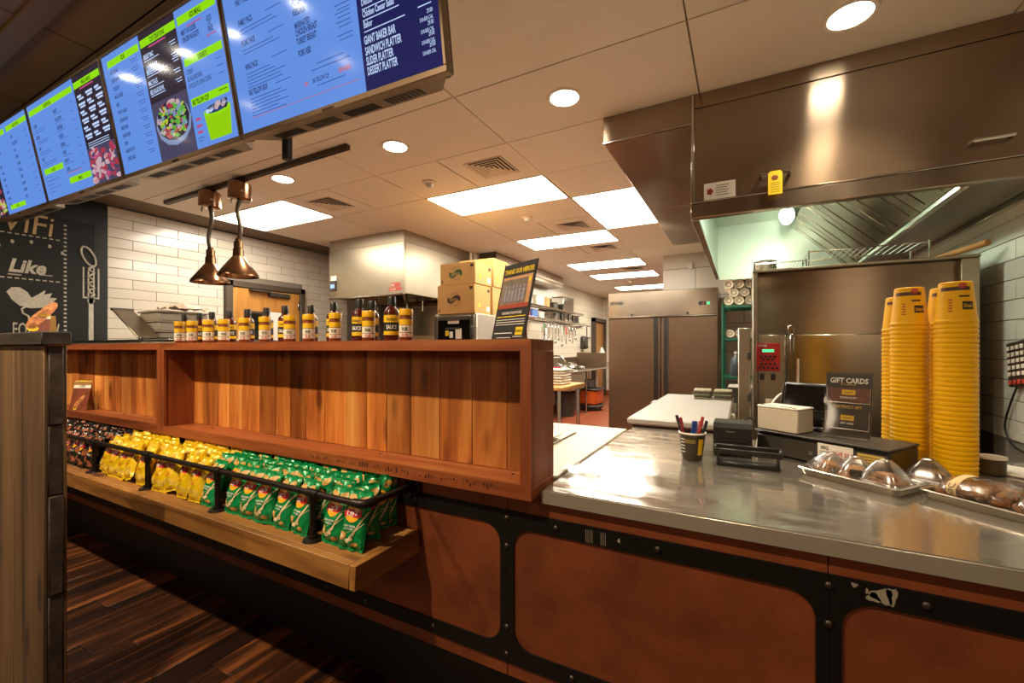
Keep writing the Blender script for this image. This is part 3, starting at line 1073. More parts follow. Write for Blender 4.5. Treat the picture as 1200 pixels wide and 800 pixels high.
def bag_geo(seed):
    g = G()
    nu, nv = 18, 22

    def pt_(u, v, side):
        z = -BB + 2 * BB * v
        zz = z / BB
        a = BA * (1 - 0.10 * max(0, 1 - zz * zz))
        x = -a + 2 * a * u
        if abs(u) < 1e-6 or abs(u - 1) < 1e-6:
            y = 0.0052 * noise.noise((x * 38 + seed * 7.1, z * 30, seed * 3.3)) * (0.35 + abs(zz)) * .3
        else:
            y = bag_front(x, z, seed, side)
        return (x, y, z + BB + 0.009)
    g.grid(lambda u, v: pt_(u, v, -1), nu, nv)
    g.grid(lambda u, v: pt_(u, v, 1), nu, nv)
    for z0, z1 in ((BB * 2 + 0.009, BB * 2 + 0.018), (0.0, 0.009)):   # crimped seals with a saw-tooth outer edge
        def sl(u, v, z0=z0, z1=z1):
            x = -BA + 2 * BA * u
            zb = (BB if z0 > 0.05 else -BB)
            y = 0.0035 * math.sin(x * 150 + seed) + 0.0052 * noise.noise((x * 38 + seed * 7.1, zb * 30, seed * 3.3)) * 1.2
            z = z0 + (z1 - z0) * v
            return (x, y, z)
        g.grid(sl, nu, 1)
    bm = None
    return g


def bag_map(seed, off=0.0012):
    return lambda x, z: (x, bag_front(x, z, seed) - off, z + BB + 0.009)


def bag_mat(name, col):
    return mat(name, col, 0.25, 0.12, var=(18, 0.18), spec=0.6)


BAGM = {'green': bag_mat('green_foil', '#0c8a4a'), 'yellow': bag_mat('yellow_foil', '#e0b913'), 'dark': bag_mat('dark_foil', '#26221f')}
M_SUN = mat('sun_yellow', '#f2b01e', 0.4)
M_BANNER = mat('banner_red', '#c42430', 0.4)
M_TEXTW = mat('print_white', '#f0ece4', 0.5)
M_CREAM = mat('print_cream', '#dfcf9e', 0.5)
M_CHIP = mat('print_chip', '#c99a4e', 0.5)
M_ORANGE = mat('print_orange', '#b5602f', 0.5, var=(60, .5, '#6a4030'))
M_LEEK = mat('print_leek', '#4aa83c', 0.5)
M_TAN = mat('print_tan', '#c9a63a', 0.5)


def make_bag(kind, seed):
    b = obj('chip_bag', bag_geo(seed), BAGM[kind])
    f = bag_map(seed)
    f2 = bag_map(seed, 0.0019)
    f3 = bag_map(seed, 0.0026)
    obj('sun_logo', G().disc(0.0, 0.020, 0.026, 0.026, f, 16, 3), M_SUN, b, fix=False)
    g = G().grid(lambda u, v: f2(-0.031 + 0.062 * u, 0.006 + 0.010 * u + 0.021 * v + 0.004 * math.sin(u * 5.5)), 10, 3)
    obj('banner', g, M_BANNER, b, fix=False)
    g = G().text("Lay's", (0.0, 0.0), 0.025, lambda x, y: f3(x, 0.0155 + y + x * 0.17), 0.8, 0.02, 'CENTER')
    obj('lettering', g, M_TEXTW, b, smooth=False, fix=False)
    if kind == 'green':
        g = G()
        for q, (x0, z0, x1, z1) in enumerate([(0.005, -0.055, 0.046, 0.03), (-0.008, -0.062, 0.040, -0.005), (-0.03, -0.05, 0.034, -0.012)]):
            g.grid(lambda u, v: f(x0 + (x1 - x0) * v + (u - .5) * 0.010 * (1 - .5 * v), z0 + (z1 - z0) * v + (u - .5) * 0.004), 1, 8)
            g.disc(x0, z0, 0.008, 0.007, f2, 8)
        obj('onion_print', g, M_CREAM, b, fix=False)
        g = G()
        for (cx, cz, rx, rz_, ro) in [(-0.030, -0.050, 0.018, 0.013, 0.5), (-0.018, 0.066, 0.020, 0.010, -0.3), (0.026, 0.063, 0.017, 0.011, 0.5), (-0.041, 0.04, 0.009, 0.012, 0), (0.02, -0.07, 0.012, 0.006, 0.2)]:
            g.disc(cx, cz, rx, rz_, f, 12, 2, ro)
        obj('chip_print', g, M_CHIP, b, fix=False)
        g = G().text('SOUR CREAM', (0, 0), 0.009, lambda x, y: f2(x - .005, -0.020 + y), 0.8, 0.01, 'CENTER')
        g.text('& ONION', (0, 0), 0.009, lambda x, y: f2(x - .005, -0.029 + y), 0.8, 0.01, 'CENTER')
        obj('flavour_text', g, M_TEXTW, b, smooth=False, fix=False)
    elif kind == 'yellow':
        g = G()
        for (cx, cz, rx, rz_, ro) in [(-0.02, -0.050, 0.022, 0.014, 0.4), (0.024, -0.055, 0.020, 0.013, -0.5), (0.0, 0.066, 0.024, 0.010, 0.1)]:
            g.disc(cx, cz, rx, rz_, f, 12, 2, ro)
        obj('chip_print', g, M_TAN, b, fix=False)
        g = G().text('CLASSIC', (0, 0), 0.012, lambda x, y: f2(x, -0.024 + y), 0.8, 0.01, 'CENTER')
        obj('flavour_text', g, M_BANNER, b, smooth=False, fix=False)
    else:
        g = G()
        for (cx, cz, rx, rz_, ro) in [(-0.026, -0.050, 0.022, 0.016, 0.5), (0.022, -0.060, 0.022, 0.012, -0.5), (-0.02, 0.062, 0.024, 0.013, -0.3), (0.026, 0.064, 0.020, 0.012, 0.5), (0.036, -0.01, 0.012, 0.018, 0)]:
            g.disc(cx, cz, rx, rz_, f, 12, 2, ro)
        obj('chip_print', g, M_ORANGE, b, fix=False)
        g = G().text('BARBECUE', (0, 0), 0.012, lambda x, y: f2(x, -0.022 + y), 0.8, 0.01, 'CENTER')
        obj('flavour_text', g, M_TEXTW, b, smooth=False, fix=False)
    return b


random.seed(11)
protos = {k: [make_bag(k, s + 1) for s in range(4)] for k in ('green', 'yellow', 'dark')}
used = {k: [False] * 4 for k in protos}
rows = [0.974, 1.052, 1.100, 1.148]
rowname = ['front', 'second', 'third', 'back']
spans = [('green', 'green sour cream chip bag'), ('yellow', 'yellow classic chip bag'), ('dark', 'dark barbecue chip bag')]
# the front row fills the gaps between the rail posts, the rows behind stand shoulder to shoulder
front = [-1.098, -1.194]
for k in range(5):
    front += [-1.273 - 0.566 * k - 0.086 - 0.0985 * q for q in range(5)]
count = {}
for r, y in enumerate(rows):
    xs_ = front if r == 0 else [-1.112 - 0.004 * r - 0.103 * q for q in range(28)]
    for x in xs_:
        kind, lab = spans[0] if x > -2.0 else (spans[1] if x > -2.93 else spans[2])
        if x < -3.9:
            continue
        n = count[(kind, r)] = count.get((kind, r), 0) + 1
        v = random.randrange(4)
        src = protos[kind][v]
        tilt = -R(random.uniform(17, 20)) if r == 0 else -R(random.uniform(3, 7))
        rz = R(random.uniform(-6, 5) if r == 0 else random.uniform(-5, 5))
        if kind == 'green' and n == 1:
            rz = R((8, 40, 60, 66)[r])
            tilt = -R(15 if r == 0 else 4)
        ry = R(random.uniform(-4, 4)) if r == 0 else R(random.uniform(-6, 6))
        if kind == 'yellow' and r == 0 and n % 3 == 0:
            ry = R(random.choice((-15, 14)))
        z = 0.6795 + abs(math.sin(ry)) * 0.05 + (random.uniform(0, 0.012) if r else 0)
        wh = '%s of the %s row, %s from the %s' % (lab, rowname[r], ordn(n), 'shelf end' if kind == 'green' else 'green bags' if kind == 'yellow' else 'yellow bags')
        loc, rot = (x, y + random.uniform(-.003, .003), z), (tilt, ry, rz)
        if not used[kind][v]:
            used[kind][v] = True
            o = src
            o.location, o.rotation_euler = loc, rot
        else:
            o = dup(src, loc, rot)
        tag(o, wh, 'chip bag', '%s chip bags' % kind)
# hidden prototypes that no place used
for kind in protos:
    for v in range(4):
        if not used[kind][v]:
            for c in list(protos[kind][v].children):
                bpy.data.objects.remove(c)
            bpy.data.objects.remove(protos[kind][v])

# ------------------------------------------------------------------ sauce bottles and shakers on top of the display shelf
M_SAUCE = mat('sauce_glass', '#4a160c', 0.12, 0.0, spec=0.7)
M_RUB = mat('rub_spice', '#7d3814', 0.35, var=(90, 0.3))
M_YLID = mat('yellow_lid', '#e0a800', 0.4)
M_YLAB = mat('yellow_label', '#e8b70c', 0.5)
M_BLAB = mat('black_label', '#1d1612', 0.5)
M_WLAB = mat('white_label', '#e3d8c4', 0.5)
ZC = ZS1 + 0.0005


def cyl_map(r, a0=-PI / 2):
    return lambda x, z: (r * math.cos(a0 + x / r), r * math.sin(a0 + x / r), z)


def make_bottle():
    b = obj('sauce_bottle', G().lathe([(0, 0), (0.026, 0), (0.028, 0.004), (0.028, 0.098), (0.026, 0.108), (0.016, 0.120), (0.0125, 0.126), (0.0125, 0.132), (0, 0.132)], 24), M_SAUCE)
    obj('cap', G().lathe([(0.0, 0.128), (0.0145, 0.128), (0.0145, 0.158), (0.013, 0.161), (0, 0.161)], 20), M_BLACKP, b)
    for nm, z0, z1, m in (('label_top', 0.066, 0.092, M_YLAB), ('label_middle', 0.034, 0.066, M_BLAB), ('label_band', 0.020, 0.034, M_YLAB)):
        obj(nm, G().lathe([(0.0284, z0), (0.0284, z1)], 14, ang=R(170), a0=R(185)), m, b)
    g = G().text('SAUCE', (0, 0.042), 0.020, cyl_map(0.0288), 0.66, 0.02, 'CENTER')
    obj('lettering', g, M_TEXTW, b, smooth=False, fix=False)
    g = G().text("Dickey's", (0, 0.073), 0.014, cyl_map(0.0288), 0.8, 0.02, 'CENTER')
    obj('lettering', g, M_BLAB, b, smooth=False, fix=False)
    return b


def make_shaker():
    b = obj('spice_shaker', G().lathe([(0, 0), (0.022, 0), (0.0235, 0.004), (0.0235, 0.080), (0.021, 0.088), (0, 0.088)], 24), M_RUB)
    obj('lid', G().lathe([(0, 0.088), (0.0245, 0.088), (0.0245, 0.108), (0.023, 0.111), (0, 0.111)], 24), M_YLID, b)
    for nm, z0, z1, m in (('label_top', 0.054, 0.074, M_YLAB), ('label_middle', 0.028, 0.052, M_WLAB), ('label_band', 0.012, 0.026, M_WLAB)):
        obj(nm, G().lathe([(0.0238, z0), (0.0238, z1)], 12, ang=R(165), a0=R(185)), m, b)
    g = G().text('RIB', (0, 0.033), 0.018, cyl_map(0.0242), 0.8, 0.02, 'CENTER')
    obj('lettering', g, M_BLAB, b, smooth=False, fix=False)
    g = G().text('RUB', (0, 0.014), 0.014, cyl_map(0.0242), 0.8, 0.02, 'CENTER')
    obj('lettering', g, M_BANNER, b, smooth=False, fix=False)
    return b


SN, CS = math.sin(math.atan(272 / 510.)), math.cos(math.atan(272 / 510.))


def col_x(px, Y):
    """world x of a picture column on the plane y = Y"""
    u = (px - 600) / 510.0
    return Y * (-SN + u * CS) / (CS + u * SN)


jar_px = [210.7, 225.3, 244.2, 262.3, 286.5, 310.4, 339.6, 362.0, 393.0, 432.0, 475.8]
bot_px = [(216.5, 1.28), (234, 1.28), (248.5, 1.27), (269.5, 1.28), (290.5, 1.26), (312.5, 1.26), (334.0, 1.24), (364.5, 1.27), (391.0, 1.25), (421.5, 1.215), (436.0, 1.28), (459.0, 1.205)]
b0, j0 = make_bottle(), make_shaker()
for i, (px, y) in enumerate(bot_px):
    o = b0 if i == 0 else dup(b0)
    x = col_x(px, y)
    o.location = (x, y, ZC)
    o.rotation_euler = (0, 0, math.atan2(y, x) - PI / 2 + R(random.uniform(-35, 5)))
    k = len(bot_px) - i
    tag(o, 'dark red sauce bottle with black cap, %s from the leaning poster' % ordn(k), 'bottle', 'sauce bottles on the display shelf')
for i, px in enumerate(jar_px):
    o = j0 if i == 0 else dup(j0)
    y = 1.19
    x = col_x(px, y)
    o.location = (x, y, ZC)
    o.rotation_euler = (0, 0, math.atan2(y, x) - PI / 2 + R(random.uniform(-25, 5)))
    k = len(jar_px) - i
    tag(o, 'spice shaker with yellow lid, %s from the leaning poster' % ordn(k), 'shaker', 'spice shakers on the display shelf')

# ------------------------------------------------------------------ leaning poster
BL, BRp = Vector((-0.754, 1.264, ZC)), Vector((-0.594, 1.19, ZC))
ex = (BRp - BL).normalized()
nrm = Vector((ex.y, -ex.x, 0)).normalized()     # towards the viewer
ey = (Vector((0, 0, 1)) * math.cos(R(13)) - nrm * math.sin(R(13))).normalized()
PW, PH = (BRp - BL).length, 0.262
po = thing('leaning_poster', 'black poster thanking heroes, leaning on the end of the display shelf', 'poster', tuple((BL + BRp) / 2))
en = ex.cross(ey)
Mp = Matrix.Translation(BL) @ Matrix((ex, ey, en)).transposed().to_4x4()
obj('board', G(Mp).box(0, PW, 0, PH, -0.004, 0, 0.0008), mat('poster_black', '#25221c', 0.5), po)
stn = G(Mp).add([(PW * .3, 0.16, -0.004), (PW * .7, 0.16, -0.004), (PW * .5, 0.0, -0.09)], [(0, 1, 2)]).add([(PW * .3, 0.16, -0.0055), (PW * .5, 0.0, -0.0915), (PW * .7, 0.16, -0.0055)], [(0, 1, 2)])
obj('easel_back', stn, M_CARD, po, smooth=False)
fp = plane_fn(BL, ex, ey, 0.0006)
fp2 = plane_fn(BL, ex, ey, 0.0012)
fp3 = plane_fn(BL, ex, ey, 0.0018)
obj('headline', G().text('THANK OUR HEROES', (PW / 2, 0.226), 0.0235, fp, 0.68, 0.022, 'CENTER'), M_YEL, po, smooth=False, fix=False)
obj('photo_print', G().rect(0.010, 0.105, PW - .010, 0.215, fp), mat('photo_wood', '#c99565', 0.5, var=(20, 0.2)), po, fix=False)
g = G().rect(0.010, 0.120, PW - .03, 0.205, fp2)
obj('photo_window', g, mat('photo_dark', '#7d6c5c', 0.5, var=(30, 0.4)), po, fix=False)
g = G()
for q in range(6):
    x = 0.03 + q * 0.019
    g.rect(x, 0.128, x + 0.013, 0.170, fp3).disc(x + .0065, 0.178, 0.005, 0.006, fp3, 8)
obj('photo_people', g, mat('photo_grey', '#8d8d95', 0.5, var=(120, 0.4)), po, fix=False)
obj('photo_floor', G().rect(0.010, 0.105, PW - .010, 0.119, fp2), mat('photo_red', '#a04426', 0.5), po, fix=False)
obj('flame_sign', G().disc(PW - .021, 0.197, 0.007, 0.009, fp2, 10), M_YEL, po, fix=False)
g = G().text('HONORING THE FRONTLINE', (PW / 2, 0.085), 0.012, fp, 0.66, 0.01, 'CENTER')
obj('subtitle', g, M_TEXTW, po, smooth=False, fix=False)
obj('yellow_rule', G().rect(0.012, 0.075, PW - .012, 0.078, fp), M_YEL, po, fix=False)
g = G()
for q, w in enumerate((1, 1, 1)):
    g.rect(0.012, 0.065 - q * 0.008, PW - .012, 0.067 - q * 0.008, fp)
g.rect(0.014, 0.020, PW * .62, 0.0225, fp).rect(PW * .66, 0.008, PW - .012, 0.010, fp).rect(0.03, 0.005, PW * .6, 0.007, fp)
obj('small_print', g, M_TEXTW, po, smooth=False, fix=False)
obj('yellow_badge', G().rect(PW - .050, 0.014, PW - .014, 0.040, fp), M_YEL, po, fix=False)
obj('badge_text', G().text("DICKEY'S", (PW - .032, 0.023), 0.010, fp2, 0.7, 0.02, 'CENTER'), M_BLAB, po, smooth=False, fix=False)

# ------------------------------------------------------------------ menu screens
TVW, TVH = 1.165, 0.652
TILT = math.atan2(0.123, 0.64)
ROLL = math.atan(0.0275)


def emis(name, col, k=1.0, rough=0.12, spec=0.5):
    c = lin(col)
    m = mat(name, '#060608', rough, spec=spec, emit=((c[0], c[1], c[2]), k))
    return m


E_BLUE = emis('screen_blue', '#5f8ad8', 1.0)
E_NAVY = emis('screen_navy', '#1c1e52', 1.0)
E_BROWN = emis('screen_brown', '#2c2430', 1.0)
E_GREEN = emis('screen_green', '#8ad40a', 1.0)
E_INK = emis('screen_ink', '#24356a', 1.0)
E_INK2 = emis('screen_ink_small', '#3a549a', 1.0)
E_INKB = emis('screen_black', '#10140a', 0.5)
E_WHITE = emis('screen_white', '#b9cdf2', 1.0)
E_PINK = emis('screen_pink', '#b04a78', 1.0)
E_ORNG = emis('screen_red', '#d0604a', 0.8)
E_BOWL = emis('screen_bowl', '#7f93b8', 0.9)
E_MEATA = emis('screen_food_red', '#a83a4c', 0.9)
E_MEATB = emis('screen_food_pale', '#c7a7ae', 0.9)
E_LEAF = emis('screen_food_green', '#5fae3c', 0.9)
E_TOMA = emis('screen_food_yellow', '#b8c23a', 0.9)
E_TABLE = emis('screen_table', '#4a4560', 0.9)
E_CUP = emis('screen_cup', '#93cf0c', 0.9)


def menu_screen(k, label, build):
    """k = 0 for the screen nearest the camera; local x runs along the screen, y up the screen, z out of the glass"""
    xl = -0.872 - 1.171 * (k + 1)
    z = 2.25 + (-0.872 - xl) * 0.0275
    exx = Vector((math.cos(ROLL), 0, -math.sin(ROLL)))
    eyy = Vector((0, -math.sin(TILT), math.cos(TILT)))
    ezz = exx.cross(eyy).normalized()
    eyy = ezz.cross(exx).normalized()
    t = thing('menu_screen', label, 'screen', (xl + 0.585, 1.22, z), group='menu screens above the counter')
    M_ = Matrix.Translation((xl, 1.19, z)) @ Matrix((exx, eyy, ezz)).transposed().to_4x4()
    bz = 0.014
    g = G(M_)
    g.box(0.003, TVW, 0, bz + .008, -0.03, 0.006, 0.002).box(0.003, TVW, TVH - bz, TVH, -0.03, 0.006, 0.002)
    g.box(0.003, bz, bz + .008, TVH - bz, -0.03, 0.006, 0.002).box(TVW - bz, TVW, bz + .008, TVH - bz, -0.03, 0.006, 0.002)
    obj('bezel', g, mat('screen_bezel', '#8a7358', 0.35, 0.4), t)
    g = G(M_).box(0.01, TVW - .008, 0.006, TVH - .01, -0.05, -0.031, 0.004).prism([(0.06, 0.03), (TVW - .06, 0.03), (TVW - .12, 0.36), (0.12, 0.36)], -0.105, -0.0505, lambda a, b_, d: (a, b_, d))
    obj('back_housing', g, M_BLACKP, t)
    ch = G(M_).prism([(0.03, -0.0315), (TVW - .03, -0.0315), (TVW - .11, -0.118), (0.11, -0.118)], 0.002, 0.0295, lambda a, b_, d: (a, d, b_))
    obj('underside_tray', ch, mat('screen_underside', '#7a6852', 0.45), t)
    # slotted speaker and air grilles along the underside
    gr = G(M_)
    for q in range(4):
        a = 0.15 + q * 0.225
        if q % 2:
            for s in range(8):
                gr.box(a + s * 0.022, a + s * 0.022 + 0.013, -0.0005, 0.0018, -0.100, -0.050)
        else:
            for s in range(5):
                gr.box(a, a + 0.17, -0.0005, 0.0018, -0.100 + s * .011, -0.094 + s * .011)
    obj('grille', gr, M_BLACK, t)
    obj('maker_strip', G(M_).box(TVW * .47, TVW * .53, 0.004, 0.012, 0.0055, 0.0068), M_STEELS, t)
    for q in (0.25, 0.75):
        g = G(M_).box(TVW * q - .02, TVW * q + .02, 0.18, TVH + .02, -0.14, -0.105, 0.003)
        obj('mount_arm', g, M_BLACK, t)
    g = G()
    for q in (0.25, 0.75):
        x = xl + TVW * q
        g.tube([(x, 1.24, z + 0.45), (x, 1.24, ZD)], 0.018, 10)
    obj('ceiling_pole', g, M_BLACK, t)
    W, H = TVW - 2 * bz, TVH - 2 * bz - .008
    o = M_ @ Vector((bz, bz + .008, 0.001))
    scr = obj('display', G(M_).box(bz, TVW - bz, bz + .008, TVH - bz, -0.02, 0.001), E_BLUE, t)
    layer = {}

    def fn(n):
        base = plane_fn(o, exx, eyy, 0.0006 * n)
        return lambda u, v: base(u * W, v * H)
    ink = {}

    def put(m, nm):
        key = (m.name, nm)
        if key not in ink:
            ink[key] = (G(), m, nm)
        return ink[key][0]

    def T(s, u, v, h, m=E_INK, sx=0.5, bold=0.03, align='LEFT', shear=0.0, n=3):
        f = fn(n)
        vs, fs = text_geo(s, sx, bold, align, shear)
        put(m, 'menu_text').add([f(u + x * h * H / W, v + y * h) for x, y in vs], fs)

    def B(m, u0, v0, u1, v1, n=1, nm='menu_panel'):
        put(m, nm).rect(u0, v0, u1, v1, fn(n))

    def D(m, u, v, ru, rv, n=4, rot=0.0, nm='food_picture'):
        f = fn(n)
        put(m, nm).disc(u, v, ru, rv, f, 12, 1, rot)

    def dash(m, u, v, w, n=3):
        B(E_INK2 if m is E_INK else m, u, v, u + w, v + 0.0055, n, 'small_print')
    build(T, B, D, dash, put, fn)
    for g, m, nm in ink.values():
        obj(nm, g, m, scr, smooth=False, fix=False)
    return t


def para(dash, m, u, v, w, rows_):
    for q in range(rows_):
        dash(m, u, v - q * 0.022, w * random.uniform(0.6, 1))


def tv4(T, B, D, dash, put, fn):
    B(E_NAVY, 0.685, 0, 1, 1)
    for s, v, rw in (('FAMILY PACK', 0.675, 2), ('PICNIC PACK', 0.547, 2), ('WING PACK', 0.395, 5), ('BIG YELLOW BOX', 0.231, 6)):
        T(s, 0.078, v, 0.052)
        dash(E_INK, 0.24, v + .01, 0.09)
        para(dash, E_INK, 0.078, v - .03, 0.24, rw)
    T('PARTY PACK', 0.078, 0.80, 0.052); T('XL FAMILY PACK', 0.078, 0.92, 0.052)
    for s, v in (('PULLED PORK', 0.70), ('POLISH', 0.635), ('KIELBASA', 0.573), ('MARINATED', 0.498), ('CHICKEN BREAST', 0.455), ('TURKEY BREAST', 0.405), ('PORK RIBS', 0.335)):
        T(s, 0.385, v, 0.052)
        dash(E_INK, 0.585, v + .015, 0.07); dash(E_INK, 0.595, v - .01, 0.06)
    T('BRISKET', 0.385, 0.80, 0.052)
    dash(E_INK, 0.47, 0.255, 0.13); dash(E_INK, 0.44, 0.225, 0.19)
    T('BIG YELLOW CUP', 0.44, 0.155, 0.038, E_INK, 0.5, 0.02)
    T('JOIN', 0.395, 0.155, 0.034, E_ORNG, 0.5); T('REWARDS', 0.572, 0.158, 0.036, E_ORNG, 0.62)
    dash(E_INK, 0.46, 0.13, 0.14)
    B(E_ORNG, 0.07, 0.082, 0.66, 0.085, 2)
    T('Deluxe', 0.705, 0.452, 0.05, E_WHITE, 0.6, 0.015); dash(E_WHITE, 0.705, 0.43, 0.14)
    T('Chicken Caesar Salad', 0.705, 0.392, 0.05, E_WHITE, 0.56, 0.02); dash(E_WHITE, 0.705, 0.372, 0.15)
    T('Baker', 0.705, 0.335, 0.05, E_WHITE, 0.6, 0.015); dash(E_WHITE, 0.705, 0.312, 0.17)
    for s, v in (('GIANT BAKER BAR', 0.250), ('SANDWICH PLATTER', 0.192), ('SLIDER PLATTER', 0.138), ('DESSERT PLATTER', 0.084)):
        T(s, 0.700, v, 0.062, E_WHITE, 0.47, 0.02)
        T('29.00', 0.978, v + .028, 0.03, E_WHITE, 0.6, 0.01, 'RIGHT')
        T('510-830 CAL', 0.978, v - .004, 0.028, E_WHITE, 0.6, 0.01, 'RIGHT')
    for v in (0.46, 0.40, 0.34, 0.56):
        T('5.00', 0.978, v, 0.03, E_WHITE, 0.6, 0.01, 'RIGHT'); dash(E_WHITE, 0.925, v - .02, 0.05)
    T('SALADS', 0.70, 0.60, 0.06, E_WHITE, 0.6, 0.02)
    B(E_GREEN, 0.70, 0.90, 0.98, 0.95, 1); T('CATERING', 0.84, 0.905, 0.042, E_INKB, 0.7, 0.02, 'CENTER')


def tv3(T, B, D, dash, put, fn):
    random.seed(3)
    B(E_GREEN, 0.05, 0.893, 0.365, 0.948, 1)
    T('SIDES', 0.215, 0.900, 0.05, E_INKB, 0.6, 0.02, 'CENTER', n=4)
    for q, s in enumerate(('BAKED BEANS', 'GREEN BEANS', 'COLESLAW', 'MAC & CHEESE', 'FRIES', 'POTATO SALAD', 'CAESAR SALAD', 'FRIED OKRA', 'WAFFLE FRIES', 'CORN', 'BAKED POTATO', 'DEVILED EGGS')):
        v = 0.835 - q * 0.066
        T(s, 0.062, v, 0.042, E_INK, 0.55, 0.032)
        dash(E_INK, 0.27, v + .02, 0.07)
        dash(E_INK, 0.285, v, 0.055)
    B(E_BROWN, 0.377, 0.0, 0.690, 1.0, 1)
    B(E_GREEN, 0.383, 0.893, 0.690, 0.950, 2)
    T("'CUE CREATIONS", 0.535, 0.902, 0.05, E_INKB, 0.62, 0.02, 'CENTER', n=4)
    B(E_PINK, 0.45, 0.868, 0.60, 0.880, 2)
    for s, v, r_ in (('BRISKET MAC', 0.80, 0), ('LOADED BAKER', 0.715, 0), ('SMOKED BOWL', 0.68, 0), ('MAC STACK', 0.60, 0), ('BBQ SALAD BOWL', 0.53, 0)):
        T(s, 0.395, v, 0.052, E_WHITE, 0.52, 0.02)
        dash(E_WHITE, 0.395, v - .016, 0.13)
        dash(E_WHITE, 0.62, v + .02, 0.05); dash(E_WHITE, 0.63, v, 0.04)
    B(E_TABLE, 0.377, 0.0, 0.690, 0.46, 2, 'food_picture')
    D(E_BOWL, 0.540, 0.265, 0.150, 0.175, 3)
    D(E_BROWN, 0.540, 0.285, 0.138, 0.155, 4)
    for q in range(130):
        a, r = random.uniform(0, 2 * PI), math.sqrt(random.random())
        D(random.choice((E_LEAF, E_LEAF, E_MEATA, E_MEATB, E_TOMA, E_BOWL)), 0.54 + 0.122 * r * math.cos(a), 0.29 + 0.135 * r * math.sin(a),
          random.uniform(.006, .018), random.uniform(.008, .03), 5 + q % 4, random.uniform(0, PI))
    B(E_GREEN, 0.705, 0.893, 0.985, 0.950, 1)
    T('KIDS MEALS', 0.845, 0.901, 0.05, E_INKB, 0.6, 0.02, 'CENTER')
    T('MEAT OR SLIDER', 0.722, 0.815, 0.05, E_INK, 0.55, 0.032)
    T('TENDER NUGGETS', 0.722, 0.765, 0.05, E_INK, 0.55, 0.032)
    T('KIDS', 0.93, 0.815, 0.05, E_INK, 0.62, 0.025, 'CENTER'); T('EAT', 0.93, 0.785, 0.035, E_INK, 0.62, 0.02, 'CENTER'); T('FREE', 0.93, 0.745, 0.05, E_INK, 0.62, 0.025, 'CENTER')
    B(E_PINK, 0.895, 0.725, 0.965, 0.733, 2)
    B(E_PINK, 0.77, 0.855, 0.88, 0.864, 2)
    B(E_GREEN, 0.705, 0.605, 0.985, 0.660, 1)
    T('DESSERTS', 0.845, 0.612, 0.048, E_INKB, 0.6, 0.02, 'CENTER')
    for s, v in (('COOKIE', 0.545), ('BLONDIE BROWNIE', 0.495), ('CHOCOLATE CHUNK COOKIE', 0.445)):
        T(s, 0.710, v, 0.047, E_INK, 0.48, 0.016)
        dash(E_INK, 0.93, v + .01, 0.045)
    B(E_GREEN, 0.705, 0.315, 0.985, 0.372, 1)
    T('BIG YELLOW CUP', 0.715, 0.323, 0.050, E_INKB, 0.58, 0.025)
    dash(E_INKB, 0.915, 0.345, 0.06)
    f = fn(2)
    put(E_CUP, 'cup_picture').add([f(0.782, 0.232), f(0.800, 0.035), f(0.955, 0.035), f(0.978, 0.232)], [(0, 3, 2, 1)])
    D(E_GREEN, 0.88, 0.235, 0.098, 0.035, 3)
    D(E_INK, 0.88, 0.245, 0.085, 0.03, 4)
    for q in range(22):
        D(random.choice((E_WHITE, E_BROWN, E_MEATB)), 0.88 + random.uniform(-.07, .07), 0.255 + random.uniform(-.02, .02), 0.014, 0.016, 5)
    for v in (0.205, 0.155, 0.11):
        B(E_PINK, 0.715, v, 0.755, v + 0.02, 2)
    para(dash, E_INK, 0.71, 0.075, 0.06, 2)


